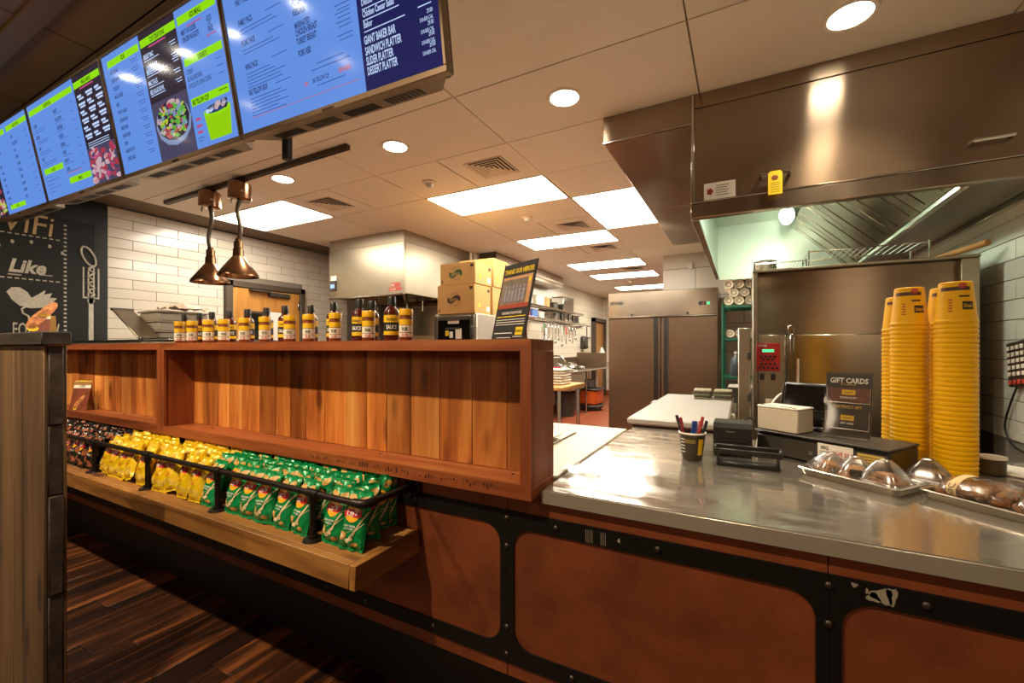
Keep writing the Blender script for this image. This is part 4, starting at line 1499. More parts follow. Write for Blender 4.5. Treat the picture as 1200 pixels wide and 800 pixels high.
def tv2(T, B, D, dash, put, fn):
    random.seed(4)
    B(E_GREEN, 0.015, 0.893, 0.645, 0.948, 1)
    T('SANDWICHES', 0.30, 0.900, 0.05, E_INKB, 0.62, 0.02, 'CENTER')
    for q, s in enumerate(('BRISKET', 'PULLED PORK', 'WESTERNER', 'CHICKEN', 'KIELBASA', 'TURKEY', 'RIB PLATE', 'CLASSIC')):
        v = 0.80 - q * 0.082
        T(s, 0.36, v, 0.048, E_INK, 0.55, 0.032)
        dash(E_INK, 0.36, v - .018, 0.12); dash(E_INK, 0.58, v + .012, 0.04)
    for q, s in enumerate(('SLIDERS', 'DELUXE', 'MEAT', 'TACOS')):
        v = 0.76 - q * 0.115
        T(s, 0.045, v, 0.048, E_INK, 0.55, 0.032)
        para(dash, E_INK, 0.045, v - .03, 0.24, 2)
    B(E_GREEN, 0.040, 0.272, 0.325, 0.330, 1); T('PLATES', 0.18, 0.281, 0.045, E_INKB, 0.62, 0.02, 'CENTER')
    B(E_GREEN, 0.365, 0.095, 0.655, 0.155, 1); T('COMBOS', 0.51, 0.105, 0.045, E_INKB, 0.62, 0.02, 'CENTER')
    for q in range(5):
        dash(E_INK, 0.045, 0.235 - q * .04, 0.10 + .1 * (q % 2))
        dash(E_ORNG if q == 1 else E_INK, 0.36, 0.21 - q * .012, 0.2) if q < 2 else None
    B(E_BROWN, 0.668, 0, 1, 1, 1)
    B(E_GREEN, 0.672, 0.893, 0.985, 0.950, 2)
    T('MEALS & MORE', 0.83, 0.902, 0.048, E_INKB, 0.6, 0.02, 'CENTER', n=4)
    B(E_PINK, 0.74, 0.868, 0.90, 0.882, 2)
    for r in range(6):
        for c in range(3):
            u, v = 0.69 + c * 0.105, 0.81 - r * 0.072
            B(E_WHITE, u, v, u + 0.05 + .03 * ((r + c) % 2), v + 0.02, 2, 'small_print')
            B(E_WHITE, u + .012, v - .024, u + 0.075, v - 0.008, 2, 'small_print')
    for q in range(3):
        dash(E_WHITE, 0.70, 0.385 - q * .02, 0.25)
    B(E_TABLE, 0.668, 0.0, 1, 0.34, 2, 'food_picture')
    for q in range(90):
        D(random.choice((E_MEATA, E_MEATB, E_MEATA, E_TABLE, E_PINK, E_LEAF if q % 5 == 0 else E_MEATB)), random.uniform(.69, .985), random.uniform(.02, .31), random.uniform(.012, .03), random.uniform(.012, .04), 3 + q % 6, random.uniform(0, PI))


def tv1(T, B, D, dash, put, fn):
    random.seed(6)
    B(E_GREEN, 0.62, 0.893, 0.985, 0.948, 1); T('BAKED POTATOES', 0.80, 0.900, 0.045, E_INKB, 0.55, 0.02, 'CENTER')
    B(E_GREEN, 0.20, 0.893, 0.58, 0.948, 1); T('PLATES', 0.39, 0.900, 0.045, E_INKB, 0.6, 0.02, 'CENTER')
    for q, s in enumerate(('RIBS', 'PULLED PORK', 'HAM', 'BRISKET', 'CHICKEN', 'SAUSAGE', 'TURKEY', 'JALAPENO', 'CHEDDAR', 'WINGS')):
        v = 0.80 - q * 0.075
        T(s, 0.68, v, 0.046, E_INK, 0.55, 0.032)
        T(s[::1], 0.36, v - .03, 0.040, E_INK, 0.55, 0.032)
        dash(E_INK, 0.90, v + .01, 0.05)
    B(E_GREEN, 0.36, 0.05, 0.65, 0.105, 1); T('EXTRAS', 0.505, 0.058, 0.042, E_INKB, 0.6, 0.02, 'CENTER')
    B(E_BROWN, 0.0, 0.0, 0.30, 0.55, 1)
    for q in range(60):
        D(random.choice((E_MEATA, E_MEATB, E_LEAF, E_TOMA)), random.uniform(.02, .28), random.uniform(.03, .5), random.uniform(.012, .03), random.uniform(.012, .04), 2 + q % 6, random.uniform(0, PI))


menu_screen(0, 'lit menu screen nearest the kitchen ceiling lights, with a navy platter list', tv4)
menu_screen(1, 'lit menu screen showing a salad bowl and a big yellow cup', tv3)
menu_screen(2, 'lit menu screen with a sandwich list and a picture of pulled meat', tv2)
menu_screen(3, 'lit menu screen furthest along the row, cut off at the picture edge', tv1)
t = thing('screen_bracket', 'small black bracket hanging down behind the joint of two menu screens', 'bracket', (-1.95, 1.36, 2.3))
obj('strap', G().box(-1.925, -1.885, 1.30, 1.33, 2.21, 2.74, 0.003), M_BLACK, t)
# ------------------------------------------------------------------ weathered partition in front
pa = thing('partition', 'weathered wooden queue partition with a dark cap board', 'partition', (-2.2, 0.53, 0))
obj('cap_board', G().box(-2.47, -1.885, 0.494, 0.562, 1.330, 1.372, 0.003), M_OLDD, pa)
g = 0
xs = [-2.46, -2.17, -1.9]
for a, b_ in zip(xs, xs[1:]):
    obj('face_board', G().box(a + .001, b_ - .001, 0.503, 0.512, 0.0, 1.329, 0.002), M_OLD, pa)
    obj('rear_board', G().box(a + .001, b_ - .001, 0.547, 0.556, 0.0, 1.329, 0.002), M_OLD, pa)
zs = [0.0, 0.26, 0.55, 0.86, 1.08, 1.329]
for k, (a, b_) in enumerate(zip(zs, zs[1:])):
    obj('end_block', G().box(-2.455, -1.894 - 0.004 * (k % 2), 0.5125, 0.5465, a + .0015, b_ - .0015, 0.003), M_OLDD, pa)

# ------------------------------------------------------------------ heat lamps on a ceiling track over the left station
t = thing('lamp_track', 'long dark ceiling track that carries two copper heat lamps', 'track', (-3.7, 2.13, ZK))
obj('rail', G().box(-4.93, -2.43, 2.115, 2.155, ZK - 0.035, ZK - 0.0005, 0.003), mat('bronze_rail', '#43372b', 0.4, 0.5), t)
obj('groove', G().box(-4.92, -2.44, 2.130, 2.140, ZK - 0.0365, ZK - 0.0352), M_BLACK, t)
M_HOSE = mat('grey_hose', '#6f675a', 0.4, 0.6)


def heat_lamp(x, label, zs, dx):
    t = thing('heat_lamp', label, 'heat lamp', (x, 2.13, ZK - 0.037), group='copper heat lamps')
    zt = ZK - 0.037
    obj('canister', G().lathe([(0, 0), (0.06, 0), (0.085, -0.02), (0.087, -0.145), (0.08, -0.15), (0, -0.15)], 28, (x, 2.13, zt)), M_COPPER, t)
    sw = G().tube([(x + 0.088, 2.10, zt - 0.10), (x + 0.10, 2.09, zt - 0.10)], 0.01, 8).tube([(x - .05, 2.09, zt - .15), (x - .055, 2.09, zt - .18)], 0.006, 6)
    obj('switch', sw, M_CHROME, t)
    p0 = Vector((x, 2.13, zt - 0.145))
    p1 = Vector((x + dx, 2.13, zs + 0.30))
    pts = []
    for i in range(15):
        u = i / 14
        p = p0.lerp(p1, u)
        p.x += 0.028 * math.sin(u * 2 * PI) * (1 if dx >= 0 else -1)
        pts.append(p)
    obj('bent_hose', G().tube(pts, 0.017, 10), M_HOSE, t)
    xs = x + dx
    obj('collar', G().lathe([(0, 0.315), (0.02, 0.315), (0.024, 0.29), (0.034, 0.288), (0.034, 0.235), (0.030, 0.232), (0.040, 0.228), (0.042, 0.165), (0, 0.165)], 24, (xs, 2.13, zs)), M_COPPER, t)
    sh = G().lathe([(0.042, 0.168), (0.052, 0.155), (0.148, 0.022), (0.152, 0.0)], 32, (xs, 2.13, zs))
    sh.lathe([(0.149, 0.0), (0.145, 0.022), (0.050, 0.150), (0.0, 0.16)], 32, (xs, 2.13, zs))
    obj('shade', sh, M_COPPER, t)
    obj('bulb', G().sphere((xs, 2.13, zs + 0.07), 0.045, 14, 8), M_WHITEG, t)


def zat(px, py, Y):
    u = (px - 600) / 510.0
    return 1.32 + (408 - py) / 510.0 * Y / (CS + u * SN)


heat_lamp(col_x(246, 2.13), 'further copper heat lamp hanging lower on a bent hose', zat(243, 332, 2.13), 0.01)
heat_lamp(col_x(281, 2.13), 'nearer copper heat lamp beside the light panel, hanging a little higher', zat(279, 324, 2.13), -0.02)

# ------------------------------------------------------------------ station behind the display shelf: steel cabinet, hinged lid, grey tub
t = thing('steam_station', 'steel service station rising just above the far display shelf', 'station', (-4.3, 1.95, 0))
obj('body', G().box(-5.5, -3.3, 1.45, 2.4, 0.08, 1.36, 0.008), M_STEELP, t)
obj('rim', G().box(-5.45, -3.35, 1.5, 2.35, 1.3605, 1.385, 0.004), M_STEELS, t)
obj('foot_plinth', G().box(-5.45, -3.35, 1.5, 2.35, 0, 0.0795), M_BLACK, t)
y_ = 1.72
pa_, pb_ = Vector((col_x(131, y_), y_, zat(131, 362, y_))), Vector((col_x(163, y_), y_, zat(163, 397, y_)))
dv = (pb_ - pa_).normalized()
t = thing('hinged_lid', 'steel lid propped open at a slant left of the grey tub', 'lid', (pb_.x, y_, 1.386))
nv = Vector((dv.z, 0, -dv.x))
Mx = Matrix.Translation(pa_) @ Matrix((dv, Vector((0, 1, 0)), dv.cross(Vector((0, 1, 0))))).transposed().to_4x4()
obj('panel', G(Mx).box(0, (pb_ - pa_).length, 0, 0.15, -0.012, 0.006, 0.004), M_STEELP, t)
obj('rolled_edge', G(Mx).tube([(0, -0.005, 0), (0, 0.155, 0)], 0.014, 10), M_DKGREY, t)
obj('hinge', G(Mx).tube([((pb_ - pa_).length, 0, 0), ((pb_ - pa_).length, 0.15, 0)], 0.018, 10), M_STEELS, t)
tx0, tx1 = col_x(163, 1.9), col_x(186, 1.9)
t = thing('tub', 'grey ribbed plastic tub holding a plastic bag, beside the slanted lid', 'tub', ((tx0 + tx1) / 2, 2.05, 1.386))
g = G()
for z0, z1, e in ((1.386, 1.47, .014), (1.47, 1.56, .008), (1.56, 1.640, 0.0)):
    g.box(tx0 + e, tx1 - e, 1.9 + e, 2.3 - e, z0, z1 - 0.004, 0.012)
M_TUB = mat('grey_tub', '#8d8474', 0.5)
obj('body', g, M_TUB, t)
g = G().box(tx0 - .012, tx1 + .012, 1.888, 2.312, 1.638, 1.655, 0.006)
obj('rim', g, M_TUB, t)
for z in (1.475, 1.565):
    obj('rib', G().box(tx0 - .004, tx1 + .004, 1.894, 2.306, z - .012, z, 0.004), M_TUB, t)
random.seed(2)
g = G().grid(lambda u, v: (tx1 - .16 + .26 * u, 1.95 + .3 * v, 1.678 + 0.05 * max(0, math.sin(u * PI)) * math.sin(v * PI) + 0.03 * noise.noise((u * 6, v * 6, 0))), 12, 10)
tag(obj('plastic_bag', g, mat('pinkish_bag', '#c9b09a', 0.35, var=(9, 0.2))), 'crumpled pale plastic bag heaped on the grey tub', 'bag')
t = thing('steel_rail_ledge', 'low bright steel pan ledge beside the grey tub', 'pan', (-3.9, 1.8, 1.386))
obj('pan', G().box(col_x(168, 1.62), col_x(207, 1.62), 1.6, 1.88, 1.386, 1.40, 0.004), M_STEELS, t)

# ------------------------------------------------------------------ chalkboard with social media notes on the black wall
cb = thing('chalkboard', 'black chalkboard with white chalk lettering and a bird on the left wall', 'chalkboard', (XL, 0.9, 1.9))
obj('panel', G().box(XL + .001, XL + 0.022, -0.6, 1.83, 1.0, 2.52, 0.003), M_CHALKBOARD, cb)
f1 = lambda y, z: (XL + 0.0228, y, z)


def wall_pt(px, py, X=XL + 0.0228):
    u = (px - 600) / 510.0
    t_ = X / (-SN + u * CS)
    return (CS + u * SN) * t_, 1.32 + (408 - py) / 510.0 * t_


g = G()
def dots(pa, pb, n, horizontal):
    (y0, z0), (y1, z1) = pa, pb
    for i in range(n):
        y, z = y0 + (y1 - y0) * i / n, z0 + (z1 - z0) * i / n
        if horizontal:
            g.rect(y, z - .005, y + .026, z + .005, f1)
        else:
            g.rect(y - .010, z - .008, y + .010, z + .008, f1)


yv, zv = wall_pt(76.5, 320)
dots((yv, 1.1), (yv, 2.5), 36, False)
y0, z0 = wall_pt(2, 324); dots((yv - 1.3, z0), (yv - .02, z0), 30, True)
y0, z1_ = wall_pt(2, 271); dots((yv - 1.3, z1_), (yv - .02, z1_), 30, True)
obj('dotted_lines', g, M_CHALK, cb, smooth=False, fix=False)
y0, za = wall_pt(9, 317)
y1, zb_ = wall_pt(58, 320)
g = G().text('Like', (0, 0), (y1 - y0) * 0.62, lambda x, y: f1(y0 + x, za + y), 0.86, 0.035, 'LEFT', 0.25)
for q in range(5):
    a = 0.5 + q * 0.55
    cy, cz = (y0 + y1) / 2 + 0.02, za + (y1 - y0) * .42
    g.disc(cy + .22 * math.cos(a), cz + .12 * math.sin(a) + .05, .012, .018, f1, 6)
g.rect(y0, za - .03, y0 + .08, za - .022, f1).rect(y1 - .07, za - .01, y1 + .02, za - .003, f1)
obj('like_lettering', g, M_CHALK, cb, smooth=False, fix=False)
y0, za = wall_pt(35, 272)
g = G().text('WiFi', (0, 0), 0.26, lambda x, y: f1(y0 - .28 + x, za - 0.01 + y), 0.85, 0.0, 'LEFT', 0.12)
obj('wifi_lettering', g, mat('chalk_tan', '#c7a878', 0.9), cb, smooth=False, fix=False)
y0, za = wall_pt(14, 388)
g = G().text('FOLLOW', (0, 0), 0.17, lambda x, y: f1(y0 + x, za - .04 + y), 0.42, 0.01)
obj('follow_lettering', g, M_CHALK, cb, smooth=False, fix=False)
# chalk bird
yb, zb2 = wall_pt(38, 349)
bird = [(-.30, .06), (-.24, .13), (-.15, .14), (-.06, .08), (-.01, .0), (.06, .05), (.16, .13), (.14, .06), (.24, .09), (.21, .02), (.30, .02), (.24, -.06), (.12, -.13), (-.02, -.15), (-.15, -.12), (-.24, -.04), (-.27, .02)]
g = G().add([f1(yb + p * .52, zb2 + q * .62) for p, q in bird], [tuple(range(len(bird)))])
obj('bird_drawing', g, M_CHALK, cb, smooth=False)
g = G()
yc, zc_ = wall_pt(30, 366)
pts = [(0, .05), (-.03, .03), (-.02, -.01), (.02, -.03), (.03, -.07)]
g.tube([(XL + .0235, yc + p * .8, zc_ + q) for p, q in pts], 0.008, 6)
obj('swirl_drawing', g, M_CHALK, cb, smooth=False)
# chalk drawing of a sausage on a fork
g = G()
yf, zf0 = wall_pt(108, 400)
_, zf1 = wall_pt(108, 350)
_, zf2 = wall_pt(108, 314)
_, zf3 = wall_pt(108, 293)
X_ = XL + .0235
yf = min(yf, 1.80)
g.rect(yf - .018, zf0 - .1, yf + .018, zf1, f1)
g.rect(yf - .05, zf1, yf + .05, zf1 + .015, f1)
for q in (-.055, -.02, .02, .055):
    g.rect(yf + q - .006, zf1, yf + q + .006, zf2, f1)
lp = []
for i in range(16):
    a = 2 * PI * i / 15
    lp.append((X_, yf - .02 + .045 * math.cos(a) - .03 * math.sin(a), (zf2 + zf3) / 2 + .09 * math.sin(a) + .02))
g.tube(lp, 0.010, 6)
g.disc(yf, zf1 - .02, .028, .03, f1, 10)
wob = [(X_, yf + .025 * math.sin(i * 1.9), zf1 + .02 + (zf2 - zf1) * i / 14) for i in range(15)]
g.tube(wob, 0.011, 6)
obj('fork_drawing', g, M_CHALK, cb, smooth=False)


def food_card(loc, rz, label, h=0.155):
    t = thing('food_card', label, 'card', loc, rz, 'folded food cards', w=False)
    w = h * .62
    Mx = Matrix.Rotation(R(-12), 4, 'X')
    obj('front_panel', G(Mx).box(-w / 2, w / 2, -0.001, 0.001, 0, h), M_CARD, t)
    f = lambda x, y: Mx @ Vector((x, -0.0016, y))
    f_2 = lambda x, y: Mx @ Vector((x, -0.0022, y))
    obj('picture', G().rect(-w / 2, 0, w / 2, h * .78, f), mat('card_brown', '#7c3a20', 0.5, var=(40, 0.4)), t, fix=False)
    g = G()
    for (cx, cz, a_, b_, ro) in ((-.01, .045, .02, .05, .6), (.012, .075, .018, .04, .6), (-.02, .02, .014, .014, 0)):
        g.disc(cx, cz, a_ * .8, b_ * .8, f_2, 14, 1, -ro)
    obj('food_picture', g, mat('card_food', '#e0a860', 0.5, var=(60, 0.3, '#a03020')), t, fix=False)
    g = G().disc(0.0, h * .93, w * .5, h * .07, f_2, 9)
    g.disc(-.02, .012, .014, .010, f_2, 10)
    obj('yellow_burst', g, M_YEL, t, fix=False)
    obj('white_strip', G().rect(-w * .5, h * .74, w * .5, h * .88, f_2), M_PAPER, t, fix=False)
    obj('strip_text', G().text('2 FOR', (0, h * .77), h * .1, lambda x, y: Mx @ Vector((x, -0.0028, y)), 0.7, 0.02, 'CENTER'), M_BLAB, t, smooth=False, fix=False)
    Mb = Matrix.Translation((0, 0.075, 0)) @ Matrix.Rotation(R(14), 4, 'X')
    obj('rear_panel', G(Mb).box(-w / 2, w / 2, -0.001, 0.001, 0, h * .98), M_CARD, t)
    return t


food_card((col_x(92, 1.20), 1.195, ZS0 + 0.0365), R(24), 'small folded food card standing inside the far display shelf bay', 0.20)
pcx = col_x(52, 0.528)
food_card((-2.02, 0.53, 1.3725), R(62), 'small food card standing on the cap of the weathered partition', 0.06)

# ------------------------------------------------------------------ left exhaust hood with controller, back panels
HX0, HX1, HY0, HY1 = -4.88, -3.575, 3.97, 5.42
hd = thing('exhaust_hood', 'stainless exhaust hood on the left with a small blue lit controller', 'hood', ((HX0 + HX1) / 2, 4.7, 1.98))
obj('front_panel', G().box(HX0, HX1, HY0, HY0 + .03, 1.98, 2.60, 0.003), M_STEELP, hd)
obj('side_panel', G().box(HX1 - .03, HX1, HY0 + .0305, HY1, 1.98, 2.60, 0.003), M_STEELP, hd)
obj('side_panel', G().box(HX0, HX0 + .03, HY0 + .0305, HY1, 1.98, 2.60, 0.003), M_STEELP, hd)
obj('closure_band', G().box(HX0 + .004, HX1 - .004, HY0 + .004, HY1, 2.602, ZK - .001, 0.002), M_STEELP, hd)
obj('rear_panel', G().box(HX0 + .0305, HX1 - .0305, HY1 - .03, HY1, 1.98, 2.60), M_STEELS, hd)
obj('inner_roof', G().box(HX0 + .0305, HX1 - .0305, HY0 + .0305, HY1 - .0305, 2.56, 2.60), M_STEELS, hd)
obj('bottom_lip', G().box(HX0 + .0, HX1, HY0 - .004, HY0 + .02, 1.965, 1.982, 0.003), M_STEELS, hd)
fl = G()
for q in range(4):
    x = HX0 + .25 + q * .27
    obj('hanger_rod', G().tube([(x, 4.6, 1.82), (x, 4.6, 2.56)], 0.012, 8), M_CHROME, hd)
    obj('filter', G().add([(x - .12, 5.3, 2.05), (x + .12, 5.3, 2.05), (x + .12, 5.0, 2.5), (x - .12, 5.0, 2.5)], [(0, 1, 2, 3)]), M_STEELD, hd)
c0, c1 = col_x(387, HY0 - .01), col_x(393.5, HY0 - .01)
p = obj('controller', G().box(c0, c1, HY0 - .02, HY0 - .0005, zat(390, 341, HY0), zat(390, 329.5, HY0), 0.003), M_DKGREY, hd)
obj('lit_display', G().box(c0 + .015, c1 - .015, HY0 - .0215, HY0 - .0202, zat(390, 338, HY0), zat(390, 333.5, HY0)), mat('blue_led', '#0a1430', 0.4, emit=((0.35, 0.6, 1.0), 1.2)), p)
obj('white_label', G().box(c0, c1, HY0 - .002, HY0 - .0003, zat(390, 329, HY0), zat(390, 323.5, HY0)), M_PAPER, hd)
fr_ = lambda x, z: (x, HY0 - .0025, z)
g = G()
r0, r1 = col_x(456, HY0), col_x(470.5, HY0)
g.box(r0, r1, HY0 - .002, HY0 - .0003, zat(463, 340.5, HY0), zat(463, 336.5, HY0)).box(r0 + .03, r1 - .02, HY0 - .002, HY0 - .0003, zat(463, 336, HY0), zat(463, 331, HY0))
obj('red_warning_label', g, mat('label_red', '#c04a38', 0.6), hd)
obj('label_text', G().text('FIRE', (0, 0), 0.035, lambda x, z: fr_(r0 + .035 + x, zat(463, 335, HY0) + z), 0.8, .01).text('SYSTEM', (0, 0), .028, lambda x, z: fr_(r0 + .02 + x, zat(463, 339.7, HY0) + z), .9, .01), M_PAPER, hd, smooth=False, fix=False)
# steel back panels under the hood and beside it
t = thing('steel_backsplash', 'tall pale steel splash panels behind the cooking line under the left hood', 'panel', (-4.0, 5.4, 0))
for k in range(4):
    a = -5.55 + k * 0.5
    obj('panel', G().box(a + .002, a + .498, 5.405, 5.435, 0.1, 1.96, 0.003), M_STEELP, t)
obj('kick_strip', G().box(-5.55, -3.56, 5.40, 5.436, 0, .098), M_BLACK, t)
t = thing('fryer', 'steel fryer standing under the left hood behind the sauce bottles', 'fryer', (-4.1, 4.7, 0))
obj('cabinet', G().box(-4.75, -3.65, 4.3, 5.2, 0.1, 1.0, 0.008), M_STEELP, t)
obj('back_riser', G().box(-4.75, -3.65, 5.15, 5.25, 1.0, 1.52, 0.006), M_STEELP, t)
obj('lift_head', G().box(col_x(431, 4.8), col_x(447, 4.8), 4.8, 4.95, 1.3, zat(440, 357, 4.8), 0.006), M_DKGREY, t)
obj('basket_handle', G().tube([(-3.9, 4.25, 1.12), (-3.9, 4.5, 1.05)], 0.012), M_BLACK, t)
obj('plinth', G().box(-4.7, -3.7, 4.35, 5.2, 0, .1), M_BLACK, t)

# steel duct end at the ceiling behind the boxes, white pipe
t = thing('ceiling_duct', 'grey steel duct box at the ceiling behind the cardboard boxes', 'duct', (-3.2, 6.2, 2.55))
dx0, dx1 = -3.50, -3.22
obj('duct_body', G().box(dx0, dx1, 5.55, 8.2, 2.52, ZK - .002, 0.004), M_STEELD, t)
obj('flange_band', G().box(dx0 - .005, dx1 + .02, 5.55, 8.2, 2.58, 2.62, 0.003), M_STEELP, t)
obj('end_cap', G().box(dx0, dx1, 5.52, 5.549, 2.50, ZK - .002, 0.004), M_DKGREY, t)
tag(obj('white_pipe', G().tube([(-3.55, 5.36, 0.05), (-3.55, 5.36, ZK)], 0.02, 10), M_WHITE), 'thin white pipe rising at the rear corner of the left hood', 'pipe')

# ------------------------------------------------------------------ holding cabinet with a glass door, cardboard boxes on it
WX0, WX1, WY0, WY1, WZ = -2.69, -2.20, 3.4, 4.05, 1.648
t = thing('holding_cabinet', 'pale steel holding cabinet with a dark glass door under the cardboard boxes', 'cabinet', (-2.45, 3.7, 0))
g = G().box(WX0, WX1, WY0 + .03, WY1, 0.12, WZ, 0.006)
obj('body', g, mat('pale_steel', '#c9c1b0', 0.4, 0.5), t)
g = G().box(WX0 + .012, WX1 - .012, WY0 + .004, WY0 + .029, WZ - .065, WZ - .02, .003)
d_ = obj('door', G().box(WX0 + .012, WX0 + .055, WY0, WY0 + .029, .2, WZ - .02, .003).box(WX1 - .055, WX1 - .012, WY0, WY0 + .029, .2, WZ - .02, .003).box(WX0 + .056, WX1 - .056, WY0, WY0 + .029, WZ - .06, WZ - .02, .003).box(WX0 + .056, WX1 - .056, WY0, WY0 + .029, .2, .26, .003), mat('door_grey', '#6d675c', 0.35, 0.7), t)
obj('glass_pane', G().box(WX0 + .056, WX1 - .056, WY0 + .012, WY0 + .018, .261, WZ - .061), M_GLASSD, d_)
obj('latch', G().box(WX1 - .045, WX1 - .018, WY0 - .03, WY0 - .0005, 1.44, 1.53, .004), M_DKGREY, d_)
lb = G()
for x, z, w, h, mm in ((-2.52, 1.555, .13, .03, 'w'), (-2.55, 1.50, .17, .02, 'g'), (-2.55, 1.44, .04, .05, 'y'), (-2.50, 1.42, .04, .06, 'w'), (-2.43, 1.41, .07, .10, 'w')):
    obj('sticker', G().box(x, x + w, WY0 + .0095, WY0 + .0112, z, z + h), {'w': M_PAPER, 'g': M_DKGREY, 'y': M_YEL}[mm], d_)
for x in (WX0 + .05, WX1 - .05):
    for y in (WY0 + .08, WY1 - .06):
        obj('caster', G().tube([(x - .015, y, .045), (x + .015, y, .045)], .045, 14).tube([(x, y, .06), (x, y, .125)], .012), M_BLACK, t)


def swirl(g, cx, cz, w, fn):
    for s in (1, -1):
        n = 12
        vs = []
        for i in range(n + 1):
            u = -1 + 2 * i / n
            yy = 0.10 * math.sin(u * PI) * w
            hh = 0.19 * w * (1 - .25 * abs(u))
            vs += [fn(cx + u * w * .5, cz + yy - hh), fn(cx + u * w * .5, cz + yy + hh)]
        if s > 0:
            g.add(vs, [(2 * i, 2 * i + 2, 2 * i + 3, 2 * i + 1) for i in range(n)])
    ring = []
    for i in range(21):
        a = 2 * PI * i / 20
        ring.append(fn(cx + .08 * w + .36 * w * math.cos(a), cz + .02 * w + .42 * w * math.sin(a)))
    g.tube(ring, 0.0012, 4, False)


def carton(x0, x1, y0, y1, z0, z1, label, ink, front=True):
    t = thing('cardboard_box', label, 'box', ((x0 + x1) / 2, (y0 + y1) / 2, z0), group='cardboard boxes on the holding cabinet')
    obj('body', G().box(x0, x1, y0, y1, z0, z1 - .001, .004), M_CARD, t)
    m = (y0 + y1) / 2
    obj('top_flap', G().box(x0 + .002, x1 - .002, y0 + .002, m - .001, z1 - .0008, z1 + .002), M_CARD, t)
    obj('top_flap', G().box(x0 + .002, x1 - .002, m + .001, y1 - .002, z1 - .0008, z1 + .002), M_CARD, t)
    f = lambda x, z: (x, y0 - .0008, z)
    f_2 = lambda x, z: (x, y0 - .0016, z)
    fx = lambda y, z: (x1 + .0008, y, z)
    if front:
        g = G(); swirl(g, (x0 + x1) / 2 - .02, (z0 + z1) / 2, .15, f)
        obj('printed_logo', g, ink, t, smooth=False, fix=False)
        obj('logo_text', G().text('Sysco', (0, 0), .055, lambda x, z: f_2((x0 + x1) / 2 - .02 + x, (z0 + z1) / 2 - .016 + z), .8, .01, 'CENTER'), M_CARD, t, smooth=False, fix=False)
        g = G().rect(x1 - .055, z1 - .05, x1 - .02, z1 - .022, f).rect(x0 + .02, z0 + .02, x0 + .035, z0 + .045, f)
        obj('print_mark', g, M_BROWNINK, t, smooth=False, fix=False)
    obj('print_mark', G().rect(y1 - .06, z1 - .06, y1 - .02, z1 - .03, fx), M_BROWNINK, t, smooth=False, fix=False)
    obj('white_label', G().rect(y1 - .075, z0 + .03, y1 - .02, z0 + .075, fx), M_PAPER, t, smooth=False, fix=False)
    obj('yellow_label', G().rect(y0 + .07, z0 + .06, y0 + .10, z0 + .10, fx), M_YEL, t, smooth=False, fix=False)


carton(-2.645, -2.215, 3.41, 3.70, WZ + .001, 1.925, 'lower cardboard box with a dark printed logo on the holding cabinet', M_BROWNINK)
carton(-2.615, -2.21, 3.415, 3.71, 1.929, 2.135, 'upper cardboard box with a green printed logo on the holding cabinet', M_GREENINK)
carton(-2.62, -2.205, 3.73, 4.03, WZ + .001, 1.93, 'lower plain yellowish cardboard box standing behind the logo boxes', M_BROWNINK, False)
carton(-2.62, -2.20, 3.735, 4.03, 1.935, 2.22, 'upper plain yellowish cardboard box standing behind the logo boxes', M_BROWNINK, False)

# ------------------------------------------------------------------ right hood, closure soffit
HF = 2.63
t = thing('hood_soffit', 'dark steel closure box along the ceiling left of the big hood', 'soffit', (-0.5, 4.1, 2.58))
obj('front_plate', G().box(-0.766, -0.262, HF, HF + .02, 2.583, ZK - .001, .003), M_STEELD, t)
obj('underside_plate', G().box(-0.76, -0.262, HF + .0205, 4.10, 2.578, 2.584, .002), M_STEELD, t)
obj('underside_plate', G().box(-0.76, -0.262, 4.103, 5.62, 2.578, 2.584, .002), M_STEELD, t)
obj('side_plate', G().box(-0.766, -0.752, HF + .0205, 5.62, 2.5845, ZK - .001), M_STEELD, t)
obj('bright_edge', G().box(-0.768, -0.262, HF - .003, HF + .004, 2.576, 2.5828, .001), M_STEELS, t)

hb = thing('exhaust_hood', 'big stainless exhaust hood on the right above the oven, lamp lit inside', 'hood', (0.45, 3.8, 2.04))
HZ0, HZ1, HBY = 2.042, 2.126, 5.05
obj('front_panel', G().box(-0.245, XR - .004, HF, HF + .025, 2.128, 2.655, .002), M_STEELD, hb)
obj('top_band', G().box(-0.245, XR - .004, HF - .003, HF + .025, 2.658, ZK - .001, .002), M_STEELD, hb)
obj('end_post', G().box(-0.262, -0.246, HF - .008, HF + .03, 2.128, ZK - .001, .002), M_STEELS, hb)
obj('bottom_lip', G().box(-0.262, XR - .004, HF - .014, HF + .035, HZ0, HZ1, .004), M_STEEL, hb)
obj('lip_edge', G().box(-0.262, XR - .004, HF - .016, HF - .006, HZ1, HZ1 + .008, .002), M_STEELS, hb)
obj('left_panel', G().box(-0.262, -0.246, HF + .036, HBY, HZ0, 2.575, .002), M_STEELS, hb)
obj('left_lip', G().box(-0.262, -0.225, HF + .036, HBY, HZ0 - .002, HZ0 + .02, .003), M_STEELS, hb)
M_HOODIN = mat('hood_liner', '#c3ccbb', 0.35, 0.7)
obj('rear_panel', G().box(-0.245, XR - .01, HBY - .02, HBY, 2.03, 2.60), M_HOODIN, hb)
obj('inner_roof', G().box(-0.245, XR - .01, HF + .03, HBY - .021, 2.585, 2.60), M_HOODIN, hb)
obj('inner_side', G().box(-0.2455, -0.2435, HF + .036, HBY - .021, HZ0 + .021, 2.584), M_HOODIN, hb)
